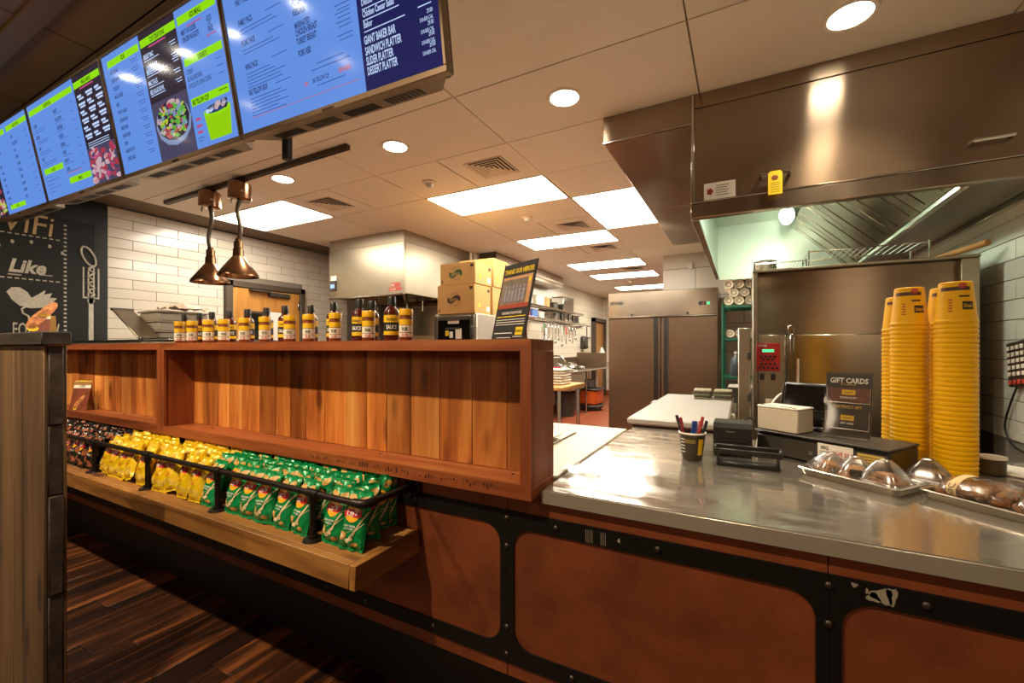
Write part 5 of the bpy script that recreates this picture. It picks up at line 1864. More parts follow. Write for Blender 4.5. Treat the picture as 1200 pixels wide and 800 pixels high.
# filter bank: slopes down from the middle of the roof to a gutter beam in front of the right wall
FX0, FZ0, FX1, FZ1 = 0.42, 2.50, 0.86, 2.07
dirv = Vector((FX1 - FX0, 0, FZ1 - FZ0))
for k in range(5):
    y0, y1 = HF + .06 + k * .47, HF + .06 + k * .47 + .465
    if y1 > HBY:
        y1 = HBY - .025
    L_ = dirv.length
    Mx = Matrix.Translation((FX0, y0, FZ0)) @ Matrix((dirv.normalized(), Vector((0, 1, 0)), dirv.normalized().cross(Vector((0, 1, 0))))).transposed().to_4x4()
    w = y1 - y0
    p = obj('grease_filter', G(Mx).box(0, L_, .003, w - .003, -.012, .004, .003), M_STEEL, hb)
    for q in range(2):
        obj('filter_rib', G(Mx).box(.02, L_ - .02, w * (q + .5) / 2 - .006, w * (q + .5) / 2 + .006, .0045, .008, .002).box(.02, L_ - .02, w * (q + .5) / 2 - .006, w * (q + .5) / 2 + .006, -.016, -.0125, .001), M_STEEL, p)
obj('gutter_beam', G().box(0.855, 0.885, HF + .04, HBY - .022, 2.035, 2.075, .004), M_STEELS, hb)
obj('apron_sheet', G().add([(0.885, HF + .04, 2.06), (XR - .006, HF + .04, 2.06), (XR - .006, HBY - .03, 2.06), (.885, HBY - .03, 2.06)], [(0, 1, 2, 3)]).add([(0.885, HF + .04, 2.064), (.885, HBY - .03, 2.064), (XR - .006, HBY - .03, 2.064), (XR - .006, HF + .04, 2.064)], [(0, 1, 2, 3)]), M_STEELD, hb)
obj('wall_rail', G().box(XR - .03, XR + .004, HF + .04, HBY, 2.03, 2.058, .004), M_STEELS, hb)
for px, z_ in ((908, 2.215), (1160, 2.217)):
    x = col_x(px, HF)
    obj('pull_handle', G().tube([(x - .065, HF - .002, z_), (x - .06, HF - .035, z_), (x + .06, HF - .035, z_), (x + .065, HF - .002, z_)], .009, 10), M_CHROME, hb)
ly = 4.25
lx = col_x(922, ly)
p = obj('lamp_jar', G().sphere((lx, ly, 2.42), .055, 16, 10, (1, 1, 1.35)), mat('hood_lamp', '#ffffff', 0.3, emit=((0.86, 1.0, 0.82), 14.0)), hb)
obj('lamp_cap', G().lathe([(0, .17), (.03, .17), (.05, .12), (.055, .06), (0, .06)], 16, (lx, ly, 2.42)), M_STEELS, hb)
obj('conduit', G().tube([(lx, HBY - .03, 2.56), (lx, ly, 2.56), (lx, ly, 2.58)], .012, 8), M_STEELS, hb)
t = thing('hood_tag', 'yellow paper tag hanging from the left handle of the big hood', 'tag', (col_x(908, HF), HF - .05, 2.1))
xq = col_x(908.5, HF - .05)
g = G().prism([(xq - .031, zat(908, 231, HF)), (xq + .031, zat(908, 231, HF)), (xq + .031, zat(908, 207, HF)), (xq + .022, zat(908, 204, HF)), (xq - .022, zat(908, 204, HF)), (xq - .031, zat(908, 207, HF))], HF - .0515, HF - .0505)
obj('card', g, M_YEL, t, smooth=False)
ft = lambda x, z: (xq + x, HF - .0522, z)
g = G().disc(-.002, zat(908, 212, HF), .016, .013, ft, 10)
obj('emblem', g, mat('tag_brown', '#7a3a1a', .6), t, fix=False)
g = G()
for q in range(5):
    g.rect(-.022, zat(908, 218 + q * 2.6, HF), .022, zat(908, 218 + q * 2.6, HF) + .003, ft)
obj('small_print', g, mat('tag_ink', '#8a7a10', .6), t, smooth=False, fix=False)
obj('wire_tie', G().tube([(xq, HF - .051, zat(908, 206, HF)), (xq - .003, HF - .036, 2.224)], .0025, 6), M_PAPER, t)
x0, x1 = col_x(825, HF), col_x(862, HF)
z0, z1 = zat(844, 233, HF), zat(844, 213, HF)
t = thing('hood_placard', 'white inspection sticker at the lower left corner of the big hood', 'sticker', ((x0 + x1) / 2, HF, z0))
obj('sheet', G().box(x0, x1, HF - .0025, HF - .0004, z0, z1), M_PAPER, t)
ft2 = lambda x, z: (x, HF - .0032, z)
obj('red_emblem', G().disc(x0 + .03, (z0 + z1) / 2, .018, .02, ft2, 5), mat('emblem_red', '#8e2f26', .6), t, fix=False)
g = G()
for q in range(5):
    g.rect(x0 + .06, z1 - .02 - q * .013, x1 - .03 - .01 * (q % 2), z1 - .016 - q * .013, ft2)
obj('small_print', g, mat('print_grey', '#7c766c', .6), t, smooth=False, fix=False)
# hood lamp light
ld = bpy.data.lights.new('hood_lamp', 'POINT')
ld.energy = 3.5
ld.color = (0.84, 1.0, 0.80)
ld.shadow_soft_size = 0.06
lo = bpy.data.objects.new('hood_lamp', ld)
lo.location = (lx, ly, 2.30)
COL.objects.link(lo)
# second jar lamp further forward, above the front lip
p = obj('lamp_jar', G().sphere((0.15, 3.0, 2.45), .055, 16, 10, (1, 1, 1.35)), bpy.data.materials['hood_lamp'], hb)
obj('lamp_cap', G().lathe([(0, .135), (.03, .135), (.05, .11), (.055, .06), (0, .06)], 16, (0.15, 3.0, 2.45)), M_STEELS, hb)
ld = bpy.data.lights.new('hood_lamp', 'POINT')
ld.energy = 18
ld.color = (0.92, 1.0, 0.84)
ld.shadow_soft_size = 0.06
lo = bpy.data.objects.new('hood_lamp', ld)
lo.location = (0.15, 3.0, 2.33)
COL.objects.link(lo)

# ------------------------------------------------------------------ oven / smoker
OX0, OX1, OY, OZ = 0.053, 1.10, 3.2, 1.815
ov = thing('smoker_oven', 'large stainless smoker oven with red control panel behind the yellow cups', 'oven', (0.57, 3.7, 0))
obj('body', G().box(OX0, OX1, OY + .05, 4.25, 0.12, OZ - .01, .005), M_STEELD, ov)
obj('top_cap', G().box(OX0 - .006, OX1 + .006, OY - .004, 4.26, OZ - .0095, OZ + .006, .003), M_STEELP, ov)
obj('side_trim', G().box(OX0 - .004, OX0 + .024, OY + .002, OY + .0495, 0.14, OZ - .011, .003), M_STEELP, ov)
obj('side_trim', G().box(OX1 - .07, OX1 + .004, OY + .002, OY + .0495, 0.14, OZ - .011, .003), M_STEELP, ov)
obj('upper_door', G().box(OX0 + .026, OX1 - .072, OY, OY + .049, 1.415, OZ - .014, .005), M_OVEN, ov)
dr = obj('lower_door', G().box(0.238, OX1 - .072, OY, OY + .049, 0.25, 1.405, .005), M_OVEN, ov)
obj('control_column', G().box(OX0 + .026, 0.228, OY + .006, OY + .049, 0.25, 1.405, .003), M_STEELP, ov)
cx0, cx1 = col_x(886.5, OY), col_x(914, OY)
cz0, cz1 = zat(900, 434.5, OY), zat(900, 402, OY)
cp = obj('control_panel', G().box(cx0, cx1, OY - .004, OY + .0055, cz0, cz1, .002), M_RED, ov)
fc = lambda n: (lambda x, z: (x, OY - .004 - .0007 * n, z))
cw, chh = cx1 - cx0, cz1 - cz0
obj('lit_display', G().rect(cx0 + cw * .25, cz0 + chh * .68, cx0 + cw * .75, cz0 + chh * .78, fc(1)), M_GREENL, cp, fix=False)
for r_, n_, zf_, in ((0, 4, .52), (1, 3, .42), (2, 4, .25), (3, 5, .12)):
    for q in range(n_):
        xx = cx0 + cw * (.5 + (q - (n_ - 1) / 2) * .19)
        obj('button', G().box(xx - .007, xx + .007, OY - .008, OY - .0041, cz0 + chh * zf_ - .007, cz0 + chh * zf_ + .007, .002), M_BLACKP, cp)
obj('panel_title', G().text('SMOKER', (0, 0), .016, lambda x, z: fc(1)(cx0 + cw * .07 + x, cz0 + chh * .88 + z), .8, .02), M_TEXTW, cp, smooth=False, fix=False)
for px in (893, 906):
    x = col_x(px, OY)
    obj('rocker_switch', G().box(x - .012, x + .012, OY - .006, OY + .0055, zat(900, 445, OY), zat(900, 437.5, OY), .003), M_BLACKP, ov)
obj('probe_clip', G().lathe([(0, 0), (.02, 0), (.02, .012), (0, .014)], 14, (0, 0, 0)), M_BLACKP, ov)
pc = ov.children[-1]
pc.matrix_parent_inverse = Matrix()
pc.parent = None
pc.matrix_world = Matrix.Translation((col_x(899, OY), OY + .006, zat(899, 447, OY))) @ Matrix.Rotation(R(90), 4, 'X')
mw = pc.matrix_world.copy()
pc.parent = ov
pc.matrix_parent_inverse = Matrix.Translation(ov.location).inverted()
pc.matrix_basis = mw
obj('paper_label', G().box(col_x(897, OY), col_x(906, OY), OY + .0035, OY + .0055, zat(900, 476, OY), zat(900, 467, OY)), M_PAPER, ov)
hx = col_x(927.5, OY)
g = G().box(hx - .022, hx + .012, OY - .03, OY + .0, zat(927, 391, OY), zat(927, 381, OY), .004).box(hx - .012, hx + .012, OY - .045, OY - .012, zat(927, 415, OY), zat(927, 391, OY), .006)
obj('latch', g, M_CHROME, dr)
obj('latch_plate', G().box(hx - .036, hx - .026, OY - .012, OY - .0005, zat(927, 455, OY), zat(927, 393, OY), .002), M_STEELS, dr)
g = G().tube([(hx + .03, OY - .03, zat(935, 420, OY)), (hx + .03, OY - .03, zat(935, 462, OY))], .009, 8)
obj('pull_bar', g, M_STEELS, dr)
for x in (OX0 + .1, OX1 - .1):
    for y in (OY + .2, 4.1):
        obj('foot', G().lathe([(0, 0), (.035, 0), (.03, .02), (.022, .125), (0, .125)], 12, (x, y, 0)), M_STEELS, ov)
# things on the oven
ZO = OZ + .0065
ptx = col_x(897, 3.65)
t = thing('steel_pot', 'small round steel pot on top of the smoker oven', 'pot', (ptx, 3.65, ZO))
obj('body', G().lathe([(0, 0), (.066, 0), (.07, .004), (.07, .125), (.068, .125), (.066, .01), (0, .01)], 28, (ptx, 3.65, ZO)), M_STEELP, t)
obj('rolled_rim', G().lathe([(.07, .121), (.074, .124), (.070, .128), (.067, .125)], 28, (ptx, 3.65, ZO)), M_STEELS, t)
for k, (xa, xb, ya, yb, zz, lab) in enumerate(((0.06, 0.345, 3.28, 3.58, .0, 'left wire rack lying on top of the smoker oven'), (0.36, 0.93, 3.30, 3.62, .055, 'wider wire rack stacked at the right on the smoker oven'))):
    t = thing('wire_rack', lab, 'rack', ((xa + xb) / 2, (ya + yb) / 2, ZO), group='wire racks on the oven')
    fr = G().tube([(xa, ya, ZO + .05 + zz), (xb, ya, ZO + .05 + zz), (xb, yb, ZO + .05 + zz), (xa, yb, ZO + .05 + zz), (xa, ya, ZO + .05 + zz)], .004, 6)
    fr.tube([(xa, ya, ZO + .005), (xb, ya, ZO + .005), (xb, yb, ZO + .005), (xa, yb, ZO + .005), (xa, ya, ZO + .005)], .004, 6)
    obj('frame', fr, M_CHROME, t)
    for x in (xa, xb):
        for y in (ya, yb):
            obj('leg', G().tube([(x, y, ZO + .002), (x, y, ZO + .06 + zz)], .004, 6), M_CHROME, t)
    n = 16
    for q in range(1, n):
        x = xa + (xb - xa) * q / n
        obj('wire', G().tube([(x, ya, ZO + .05 + zz), (x, yb, ZO + .05 + zz)], .002, 5), M_CHROME, t)
t = thing('peel', 'long wooden handle of a peel lying across the right end of the oven', 'peel', (1.0, 3.5, ZO))
obj('handle', G().tube([(0.98, 3.45, ZO + .022), (1.12, 3.16, ZO + .05)], [.014, .017], 10), M_BUTCH, t)
obj('blade', G().box(.97, 1.07, 3.44, 3.9, ZO + .001, ZO + .008, .002), M_STEELP, t)
t = thing('slim_cabinet', 'slim tan steel cabinet edge standing left of the oven', 'cabinet', (0.0, 3.3, 0))
sx0, sx1 = col_x(865, 3.02), col_x(880, 3.02)
obj('body', G().box(sx0, sx1 - .002, 3.02, 3.17, .1, zat(870, 384, 3.02), .005), M_STEELP, t)
for q in range(4):
    z = .5 + q * .25
    obj('hinge', G().box(sx1 - .02, sx1 + .0, 3.005, 3.0195, z, z + .05, .003), M_DKGREY, t)
obj('base', G().box(sx0 + .01, sx1 - .01, 3.03, 3.16, 0, .1), M_BLACK, t)

# ------------------------------------------------------------------ two-door refrigerator
FX0_, FX1_, FY, FZ = -1.700, -0.29, 6.1, 2.095
rf = thing('refrigerator', 'tall two-door stainless refrigerator at the back of the kitchen', 'refrigerator', (-1.0, 6.5, 0))
obj('body', G().box(FX0_ + .002, FX1_ - .002, FY + .045, 6.9, 0.12, FZ, .006), M_STEELD, rf)
obj('header', G().box(FX0_, FX1_, FY - .012, FY + .044, 1.755, FZ, .005), M_STEEL, rf)
obj('header_lip', G().box(FX0_, FX1_, FY - .02, FY + .044, 1.742, 1.7545, .003), M_STEELS, rf)
xm = -0.985
for a, b_, s in ((FX0_, xm - .005, 1), (xm + .005, FX1_, -1)):
    d_ = obj('door', G().box(a + .003, b_ - .003, FY, FY + .044, .16, 1.738, .006), M_DOORF, rf)
    hx = b_ - .06 if s > 0 else a + .06
    obj('recessed_handle', G().box(hx - .03, hx + .03, FY - .0015, FY + .002, .2, 1.73, .001), M_BLACKP, d_)
    obj('handle_edge', G().box(hx - .034 if s > 0 else hx + .026, hx - .026 if s > 0 else hx + .034, FY - .014, FY - .0016, .22, 1.72, .003), M_STEELS, d_)
    obj('lock', G().lathe([(0, 0), (.012, 0)], 12, (0, 0, 0)), M_BLACK, rf) if False else None
for px in (740.5, 806):
    x = col_x(px, FY - .02)
    obj('lock', G().box(x - .013, x + .013, FY - .018, FY - .0125, 1.768, 1.792, .005), M_BLACK, rf)
obj('badge', G().box(col_x(716, FY), col_x(730, FY), FY - .014, FY - .0122, zat(723, 357.5, FY), zat(723, 354, FY)), M_DKGREY, rf)
obj('badge_text', G().text('FREEZER', (0, 0), .035, lambda x, z: (col_x(717.2, FY) + x, FY - .0148, zat(723, 357, FY) + z), .75, .0), M_STEELS, rf, smooth=False, fix=False)
p = obj('thermostat', G().box(col_x(819, FY), col_x(827.5, FY), FY - .015, FY - .0122, zat(823, 357, FY), zat(823, 353, FY)), M_BLACK, rf)
obj('lit_digits', G().text('-4', (0, 0), .045, lambda x, z: (col_x(822, FY) + x, FY - .0156, zat(823, 356.4, FY) + z), .9, .01), M_REDL, p, smooth=False, fix=False)
obj('lit_button', G().box(col_x(828.5, FY), col_x(832, FY), FY - .015, FY - .0122, zat(830, 356.5, FY), zat(830, 353.4, FY)), M_GREENL, rf)
for x in (FX0_ + .1, FX1_ - .1):
    for y in (FY + .15, 6.8):
        obj('caster', G().tube([(x - .02, y, .06), (x + .02, y, .06)], .06, 14).tube([(x, y, .07), (x, y, .125)], .02), M_BLACK, rf)

# ------------------------------------------------------------------ chest freezer
t = thing('chest_freezer', 'white chest freezer between the counter and the refrigerator', 'freezer', (-0.4, 3.75, 0))
obj('body', G().box(-0.67, -0.10, 2.96, 4.58, 0.04, .80, .02), M_WHITEG, t)
obj('lid', G().box(-0.69, -0.085, 2.92, 4.62, .815, .862, .012), M_WHITEG, t)
obj('gasket', G().box(-0.665, -0.105, 2.955, 4.585, .8005, .8145), M_DKGREY, t)
for y in (3.6, 4.3):
    obj('hinge', G().box(-0.10, -0.06, y, y + .09, .70, .83, .006), M_WHITE, t)
obj('handle', G().box(-0.725, -.6905, 3.95, 4.10, .822, .852, .008), M_WHITEG, t)
obj('foot', G().box(-0.62, -0.15, 3.0, 4.5, 0, .04), M_BLACK, t)
M_TOWEL = mat('grey_towel', '#575040', .95, var=(40, .2), bump=(80, .3))
M_TOWEL2 = mat('light_towel', '#8f8668', .95, var=(40, .2), bump=(80, .3))
for sx, n_, wh in ((-.335, 5, 'left'), (-.165, 5, 'right')):
    for q in range(n_):
        g = G()
        z = .863 + q * .0165
        Mx = Matrix.Translation((sx, 4.36, z)) @ Matrix.Rotation(R(random.uniform(-5, 5)), 4, 'Z')
        g = G(Mx).box(-.075, .075, -.11, .11, 0, .016, .007)
        o = obj('folded_towel', g, M_TOWEL if q % 2 else M_TOWEL2)
        tag(o, 'folded grey towel, %s from the bottom of the %s stack on the freezer' % (ordn(q + 1), wh), 'towel', 'folded towels in the %s stack' % wh)

# ------------------------------------------------------------------ green wire shelving with cup sleeves
M_GREENW = mat('green_epoxy', '#12543c', .35)
t = thing('green_rack', 'green wire shelving unit right of the refrigerator', 'shelving', (0.15, 5.45, 0))
gx0, gx1, gy0, gy1 = -0.20, 0.55, 5.2, 5.66
for x in (gx0, gx1):
    for y in (gy0, gy1):
        obj('post', G().tube([(x, y, 0), (x, y, 1.80)], .0135, 10), M_GREENW, t)
for z in (.3, .72, 1.02, 1.43, 1.78):
    g = G().box(gx0, gx1, gy0 - .006, gy0 + .006, z - .03, z, .003).box(gx0, gx1, gy1 - .006, gy1 + .006, z - .03, z, .003).box(gx0 - .006, gx0 + .006, gy0, gy1, z - .03, z, .003).box(gx1 - .006, gx1 + .006, gy0, gy1, z - .03, z, .003)
    sh = obj('shelf', g, M_GREENW, t)
    g = G()
    for q in range(1, 14):
        y = gy0 + (gy1 - gy0) * q / 14
        g.box(gx0 + .006, gx1 - .006, y - .002, y + .002, z - .006, z - .001)
    w_ = obj('shelf_wires', g, M_GREENW, sh)
    w_['kind'] = 'stuff'
M_SLEEVE = mat('paper_sleeve', '#d8cbb2', .7)
M_SLEEVE2 = mat('sleeve_brown', '#8a6a48', .7)
slm = None
n = 0
for r in range(4):
    for c in range(4):
        n += 1
        x = gx0 + .055 + c * .10 + (.05 if r % 2 else 0)
        z = 1.781 + .048 + r * .087
        if slm is None:
            Mx = Matrix.Rotation(R(90), 4, 'X')
            b = obj('cup_sleeve', G(Mx).lathe([(0, 0), (.036, 0), (.040, .008), (.044, .012), (.047, .0), (.047, -.38), (0, -.38)], 20), M_SLEEVE)
            obj('end_ring', G(Mx).lathe([(.018, .001), (.026, .002)], 16), M_SLEEVE2, b)
            slm = b
            o = b
        else:
            o = dup(slm)
        o.location = (x, gy0 + .02, z)
        tag(o, 'paper cup sleeve on the green rack, %s from the post in the %s tier' % (ordn(c + 1), ('lowest', 'second', 'third', 'top')[r]), 'cup sleeve', 'sleeves of cups on the green rack')
for q in range(4):
    o = dup(slm, (gx0 + .07 + q * .09, gy0 + .03, 1.431 + .048), label='white lid sleeve on the middle shelf of the green rack, %s from the post' % ordn(q + 1), group='lid sleeves on the green rack')
    o.scale = (.9, .6, .9)
t = thing('jug', 'dark plastic jug standing on the green rack', 'jug', (gx0 + .13, gy0 + .12, 1.021))
obj('body', G().lathe([(0, 0), (.06, 0), (.065, .01), (.065, .17), (.03, .22), (.025, .24), (0, .24)], 18, (gx0 + .13, gy0 + .12, 1.021)), mat('dark_jug', '#38424a', .3), t)
obj('cap', G().lathe([(0, .2405), (.028, .2405), (.028, .265), (0, .265)], 14, (gx0 + .13, gy0 + .12, 1.021)), M_WHITE, t)
t = thing('carton', 'grey carton low on the green rack beside the jug shelf', 'box', (gx0 + .2, gy0 + .2, .721))
obj('body', G().box(gx0 + .05, gx0 + .35, gy0 + .03, gy0 + .4, .721, .90, .005), M_DKGREY, t)
obj('lid_flap', G().box(gx0 + .05, gx0 + .35, gy0 + .03, gy0 + .4, .9005, .91, .002), M_PAPER, t)

# ------------------------------------------------------------------ things on the steel top
ZT = 0.8985


def frameA(o, deg):
    return Matrix.Translation(o) @ Matrix.Rotation(R(deg), 4, 'Z')


# pen cup
t = thing('pen_cup', 'dark printed paper cup full of pens on the steel top', 'cup', (-0.175, 1.79, ZT), w=False)
obj('cup', G().lathe([(0, .002), (.034, 0), (.036, .004), (.047, .098), (.049, .101), (.047, .103), (.045, .099), (.035, .008), (0, .008)], 28), mat('cup_print', '#3a3020', .5), t)
rm = lambda z: .0355 + (z - .004) * .117 + .0008
g = G()
for q in range(5):
    z = .03 + q * .012
    g.grid(lambda u, v, z=z: (rm(z + v * .003) * math.cos(-2.6 + u * .5), rm(z + v * .003) * math.sin(-2.6 + u * .5), z + v * .003), 4, 1)
obj('printed_lines', g, M_TEXTW, t, smooth=False)
g = G().grid(lambda u, v: (rm(.022 + .06 * v) * math.cos(-.95 + u * .5), rm(.022 + .06 * v) * math.sin(-.95 + u * .5), .022 + .06 * v), 5, 2)
obj('yellow_patch', g, M_YLAB, t)
obj('lip', G().lathe([(.0455, .096), (.0495, .099), (.0495, .103), (.0455, .104)], 28), M_PAPER, t)
g = G()
g.grid(lambda u, v: (rm(.066 + .014 * v) * math.cos(-2.1 + u * .9), rm(.066 + .014 * v) * math.sin(-2.1 + u * .9), .066 + .014 * v), 6, 1)
obj('gold_title', g, mat('gold_ink', '#7d6a2c', .5), t)
pens = [('blue', '#2a4fa0', -.012, .010, 5, -4), ('red', '#b02a34', -.024, -.008, -12, 6), ('red', '#b83a40', .018, -.010, 10, -5), ('blue', '#3a55a8', .004, -.016, 4, 8), ('dark', '#2b2b38', .028, .004, 14, -8), ('dark', '#4a2f38', -.030, .006, -14, -5), ('pale pink', '#c07a78', .012, .014, 8, 3)]
for q, (cn, cc, x, y, ax, ay) in enumerate(pens):
    h = .135 + .012 * (q % 3)
    p = thing('pen', '%s pen, %s of those standing in the dark paper cup' % (cn, ordn(q + 1)), 'pen', (-0.175 + x * .6, 1.79 + y * .6, ZT + .012), 0, 'pens in the paper cup', w=False)
    p.rotation_euler = (R(-ay), R(ax), 0)
    obj('barrel', G().lathe([(0, 0), (.0022, .004), (.0042, .016), (.0045, h - .03), (0, h - .03)], 8), mat('pen_%d' % q, cc, .35), p)
    obj('pen_cap', G().lathe([(0, h - .0295), (.0052, h - .0295), (.005, h - .002), (0, h)], 8).box(.0052, .0068, -.0015, .0015, h - .04, h - .003), mat('pencap_%d' % q, cc, .3), p)

# slotted black rack and receipt printer behind it
t = thing('slip_rack', 'low black slotted slip rack lying in front of the receipt printer', 'rack', (0.01, 1.75, ZT))
rx0, rx1 = -0.098, 0.118
g = G().box(rx0, rx1, 1.735, 1.745, ZT + .042, ZT + .062, .003).box(rx0, rx1, 1.785, 1.795, ZT + .048, ZT + .068, .003).box(rx0, rx0 + .01, 1.745, 1.785, ZT + .042, ZT + .066, .003).box(rx1 - .01, rx1, 1.745, 1.785, ZT + .042, ZT + .066, .003)
obj('top_frame', g, M_BLACKP, t)
obj('base_bar', G().box(rx0 + .008, rx1 - .008, 1.738, 1.792, ZT, ZT + .016, .004), M_BLACKP, t)
for x in (rx0 + .010, rx1 - .018):
    obj('upright', G().box(x, x + .008, 1.739, 1.791, ZT + .0165, ZT + .0415, .002), M_BLACKP, t)
t = thing('receipt_printer', 'black receipt printer with a curved hood behind the slotted rack', 'printer', (-0.04, 1.95, ZT))
bx0, bx1 = -0.108, 0.028
prof = [(1.90, ZT + .004), (1.90, ZT + .062), (1.895, ZT + .068), (1.898, ZT + .11), (1.915, ZT + .127), (2.03, ZT + .127), (2.04, ZT + .115), (2.04, ZT + .004)]
obj('body', G().prism(prof, bx0, bx1, lambda a, b_, d: (d, a, b_)), M_BLACKP, t)
obj('paper_slot', G().box(bx0 + .012, bx1 - .012, 1.893, 1.8995, ZT + .058, ZT + .0665, .001), M_BLACK, t)
obj('front_recess', G().box(bx0 + .004, bx1 - .004, 1.8965, 1.8995, ZT + .008, ZT + .050, .002), M_BLACK, t)
obj('maker_plate', G().box(-.062, -.032, 1.8945, 1.8975, ZT + .094, ZT + .099), M_STEELS, t)

# cash drawer, white box printer, terminal, gift card sign: a group turned 34 degrees
DA = -34.0
DO = Vector((0.042, 2.035, ZT))
MA = frameA(DO, DA)
ex, ey = Vector((math.cos(R(DA)), math.sin(R(DA)), 0)), Vector((-math.sin(R(DA)), math.cos(R(DA)), 0))


def aloc(x, y, z=0.0):
    return DO + ex * x + ey * y + Vector((0, 0, z))


DH = .088
t = thing('cash_drawer', 'wide black cash drawer under the payment terminal', 'drawer', tuple(DO), R(DA), w=False)
obj('case', G().box(0, .44, .012, .212, 0, DH, .004), M_BLACKP, t)
d_ = obj('drawer_front', G().box(.004, .436, 0, .0115, .006, DH - .012, .003), M_DKGREY, t)
obj('top_ledge', G().box(-.004, .444, -.006, .216, DH + .0005, DH + .008, .003), M_DKGREY, t)
fd = lambda n: (lambda x, z: (x, -.0008 - .0007 * n, z))
obj('lock', G(Matrix.Translation((.21, 0, .04)) @ Matrix.Rotation(R(90), 4, 'X')).lathe([(0, .003), (.008, .003), (.008, -.002)], 12), M_CHROME, d_)
ZDR = ZT + DH + .0085
t = thing('price_card', 'small white notice card with red print on the cash drawer front', 'card', tuple(aloc(.29, -.004, .038)), R(DA), w=False)
obj('sheet', G().box(-.055, .055, -.0025, -.0005, -.022, .045), M_PAPER, t)
fk = lambda x, z: (x, -.0032, z)
obj('red_print', G().text('SAVE $5', (0, 0), .020, lambda x, z: fk(x + .018, z + .010), .75, .02, 'CENTER').text('TODAY', (0, 0), .016, lambda x, z: fk(x + .022, z - .006), .8, .02, 'CENTER'), M_RED, t, smooth=False, fix=False)
g = G().text('BBQ', (0, 0), .016, lambda x, z: fk(x - .032, z + .026), .8, .02, 'CENTER')
for q in range(4):
    g.rect(-.048, .016 - q * .008, -.018 + .004 * (q % 2), .018 - q * .008, fk)
obj('black_print', g, M_BLAB, t, smooth=False, fix=False)
t = thing('price_card', 'small yellow notice card at the right end of the cash drawer front', 'card', tuple(aloc(.395, -.004, .052)), R(DA), w=False)
obj('sheet', G().box(-.038, .036, -.0025, -.0005, -.016, .020), mat('pale_yellow_card', '#c9a94a', .6), t)
g = G()
for q in range(3):
    g.rect(-.028, .010 - q * .009, .026 - .01 * (q % 2), .012 - q * .009, fk)
obj('small_print', g, M_BLAB, t, smooth=False, fix=False)

t = thing('label_printer', 'white boxy label printer on the left end of the cash drawer', 'printer', tuple(aloc(0, 0, DH + .009)), R(DA), w=False)
obj('case', G().box(.004, .160, .004, .112, 0, .088, .004), mat('beige_plastic', '#cfc3ac', .45), t)
obj('top_lid', G().box(.002, .162, .002, .114, .0885, .096, .003), M_WHITE, t)
g = G()
for q in range(9):
    x = .014 + q * .0155
    if q in (4,):
        continue
    g.box(x, x + .009, .010, .022, .0962, .0972)
k_ = obj('key_row', g, M_DKGREY, t)

t = thing('payment_terminal', 'black payment terminal screen standing on the cash drawer', 'terminal', tuple(aloc(.145, .165, DH + .009)), R(DA), w=False)
Mx = Matrix.Translation((0, 0, .035)) @ Matrix.Rotation(R(-14), 4, 'X')
obj('screen_case', G(Mx).box(-.14, .15, -.014, .014, 0, .150, .008), M_BLACKP, t)
obj('screen_glass', G(Mx).box(-.128, .138, -.0155, -.0142, .012, .138, .0005), M_GLASSD, t)
obj('stand', G().box(-.05, .06, -.03, .045, 0, .016, .005).box(-.03, .04, .012, .045, .0165, .09, .006), M_BLACKP, t)
obj('side_strip', G(Mx).box(-.146, -.1405, -.012, .012, .01, .14, .002), M_DKGREY, t)

t = thing('gift_card_sign', 'black gift card display in a clear holder on the cash drawer', 'sign', tuple(aloc(.275, .10, DH + .009)), R(DA + 8), w=False)
Ms = Matrix.Rotation(R(-9), 4, 'X')
W_, H_ = .140, .235
obj('backing', G(Ms).box(-W_ / 2, W_ / 2, -.0015, .0015, .003, H_), mat('sign_black', '#262019', .4), t)
obj('acrylic_front', G(Ms).box(-W_ / 2 - .003, W_ / 2 + .003, -.0075, -.0055, 0, H_ + .003), M_CLEARD, t)
obj('acrylic_foot', G().box(-W_ / 2, W_ / 2, -.035, .03, 0, .0025).box(-W_ / 2, W_ / 2, -.036, -.034, .0026, .022), M_CLEARD, t)
fs1 = lambda n: (lambda x, z: Ms @ Vector((x, -.0018 - .0007 * n, z)))
obj('headline', G().text('GIFT CARDS', (0, H_ - .036), 0.026, fs1(1), 0.80, .022, 'CENTER'), M_TEXTW, t, smooth=False, fix=False)
obj('tagline', G().text('THE PERFECT GIFT', (0, H_ - .128), .0145, fs1(1), .70, .02, 'CENTER').text('ANY AMOUNT', (0, H_ - .044), .008, fs1(1), .9, .01, 'CENTER'), mat('tag_yellow', '#d3a53a', .5), t, smooth=False, fix=False)
for z0, z1, m, nm in ((H_ - .105, H_ - .055, mat('gift_rust', '#6b3422', .45, var=(60, .4)), 'upper_card'), (H_ - .200, H_ - .140, mat('gift_dark', '#221d19', .4), 'lower_card')):
    p = obj(nm, G(Ms).box(-.06, .064, -.0045, -.0026, z0, z1, .0006), m, t)
    e_ = lambda x, z: Ms @ Vector((x, -.0051, z))
    e2 = lambda x, z: Ms @ Vector((x, -.0057, z))
    yy = z1 - .024 if nm == 'upper_card' else z1 - .032
    obj('yellow_badge', G().rect(-.018, yy, .022, yy + .018, e_), M_YLAB, p, fix=False)
    obj('badge_text', G().text("DICKEY'S", (.002, yy + .005), .010, e2, .72, .02, 'CENTER'), M_BLAB, p, smooth=False, fix=False)
    obj('card_text', G().text('BARBECUE PIT' if nm == 'upper_card' else 'GIFT CARD', (.002, yy - .014), .010, e_, .8, .01, 'CENTER'), M_TEXTW, p, smooth=False, fix=False)
    obj('pocket_edge', G(Ms).box(-.062, .066, -.0085, -.0078, z0 - .005, z0 - .002).box(-.064, -.062, -.0085, -.0078, z0 - .005, z1).box(.066, .068, -.0085, -.0078, z0 - .005, z1), M_STEELS, t)
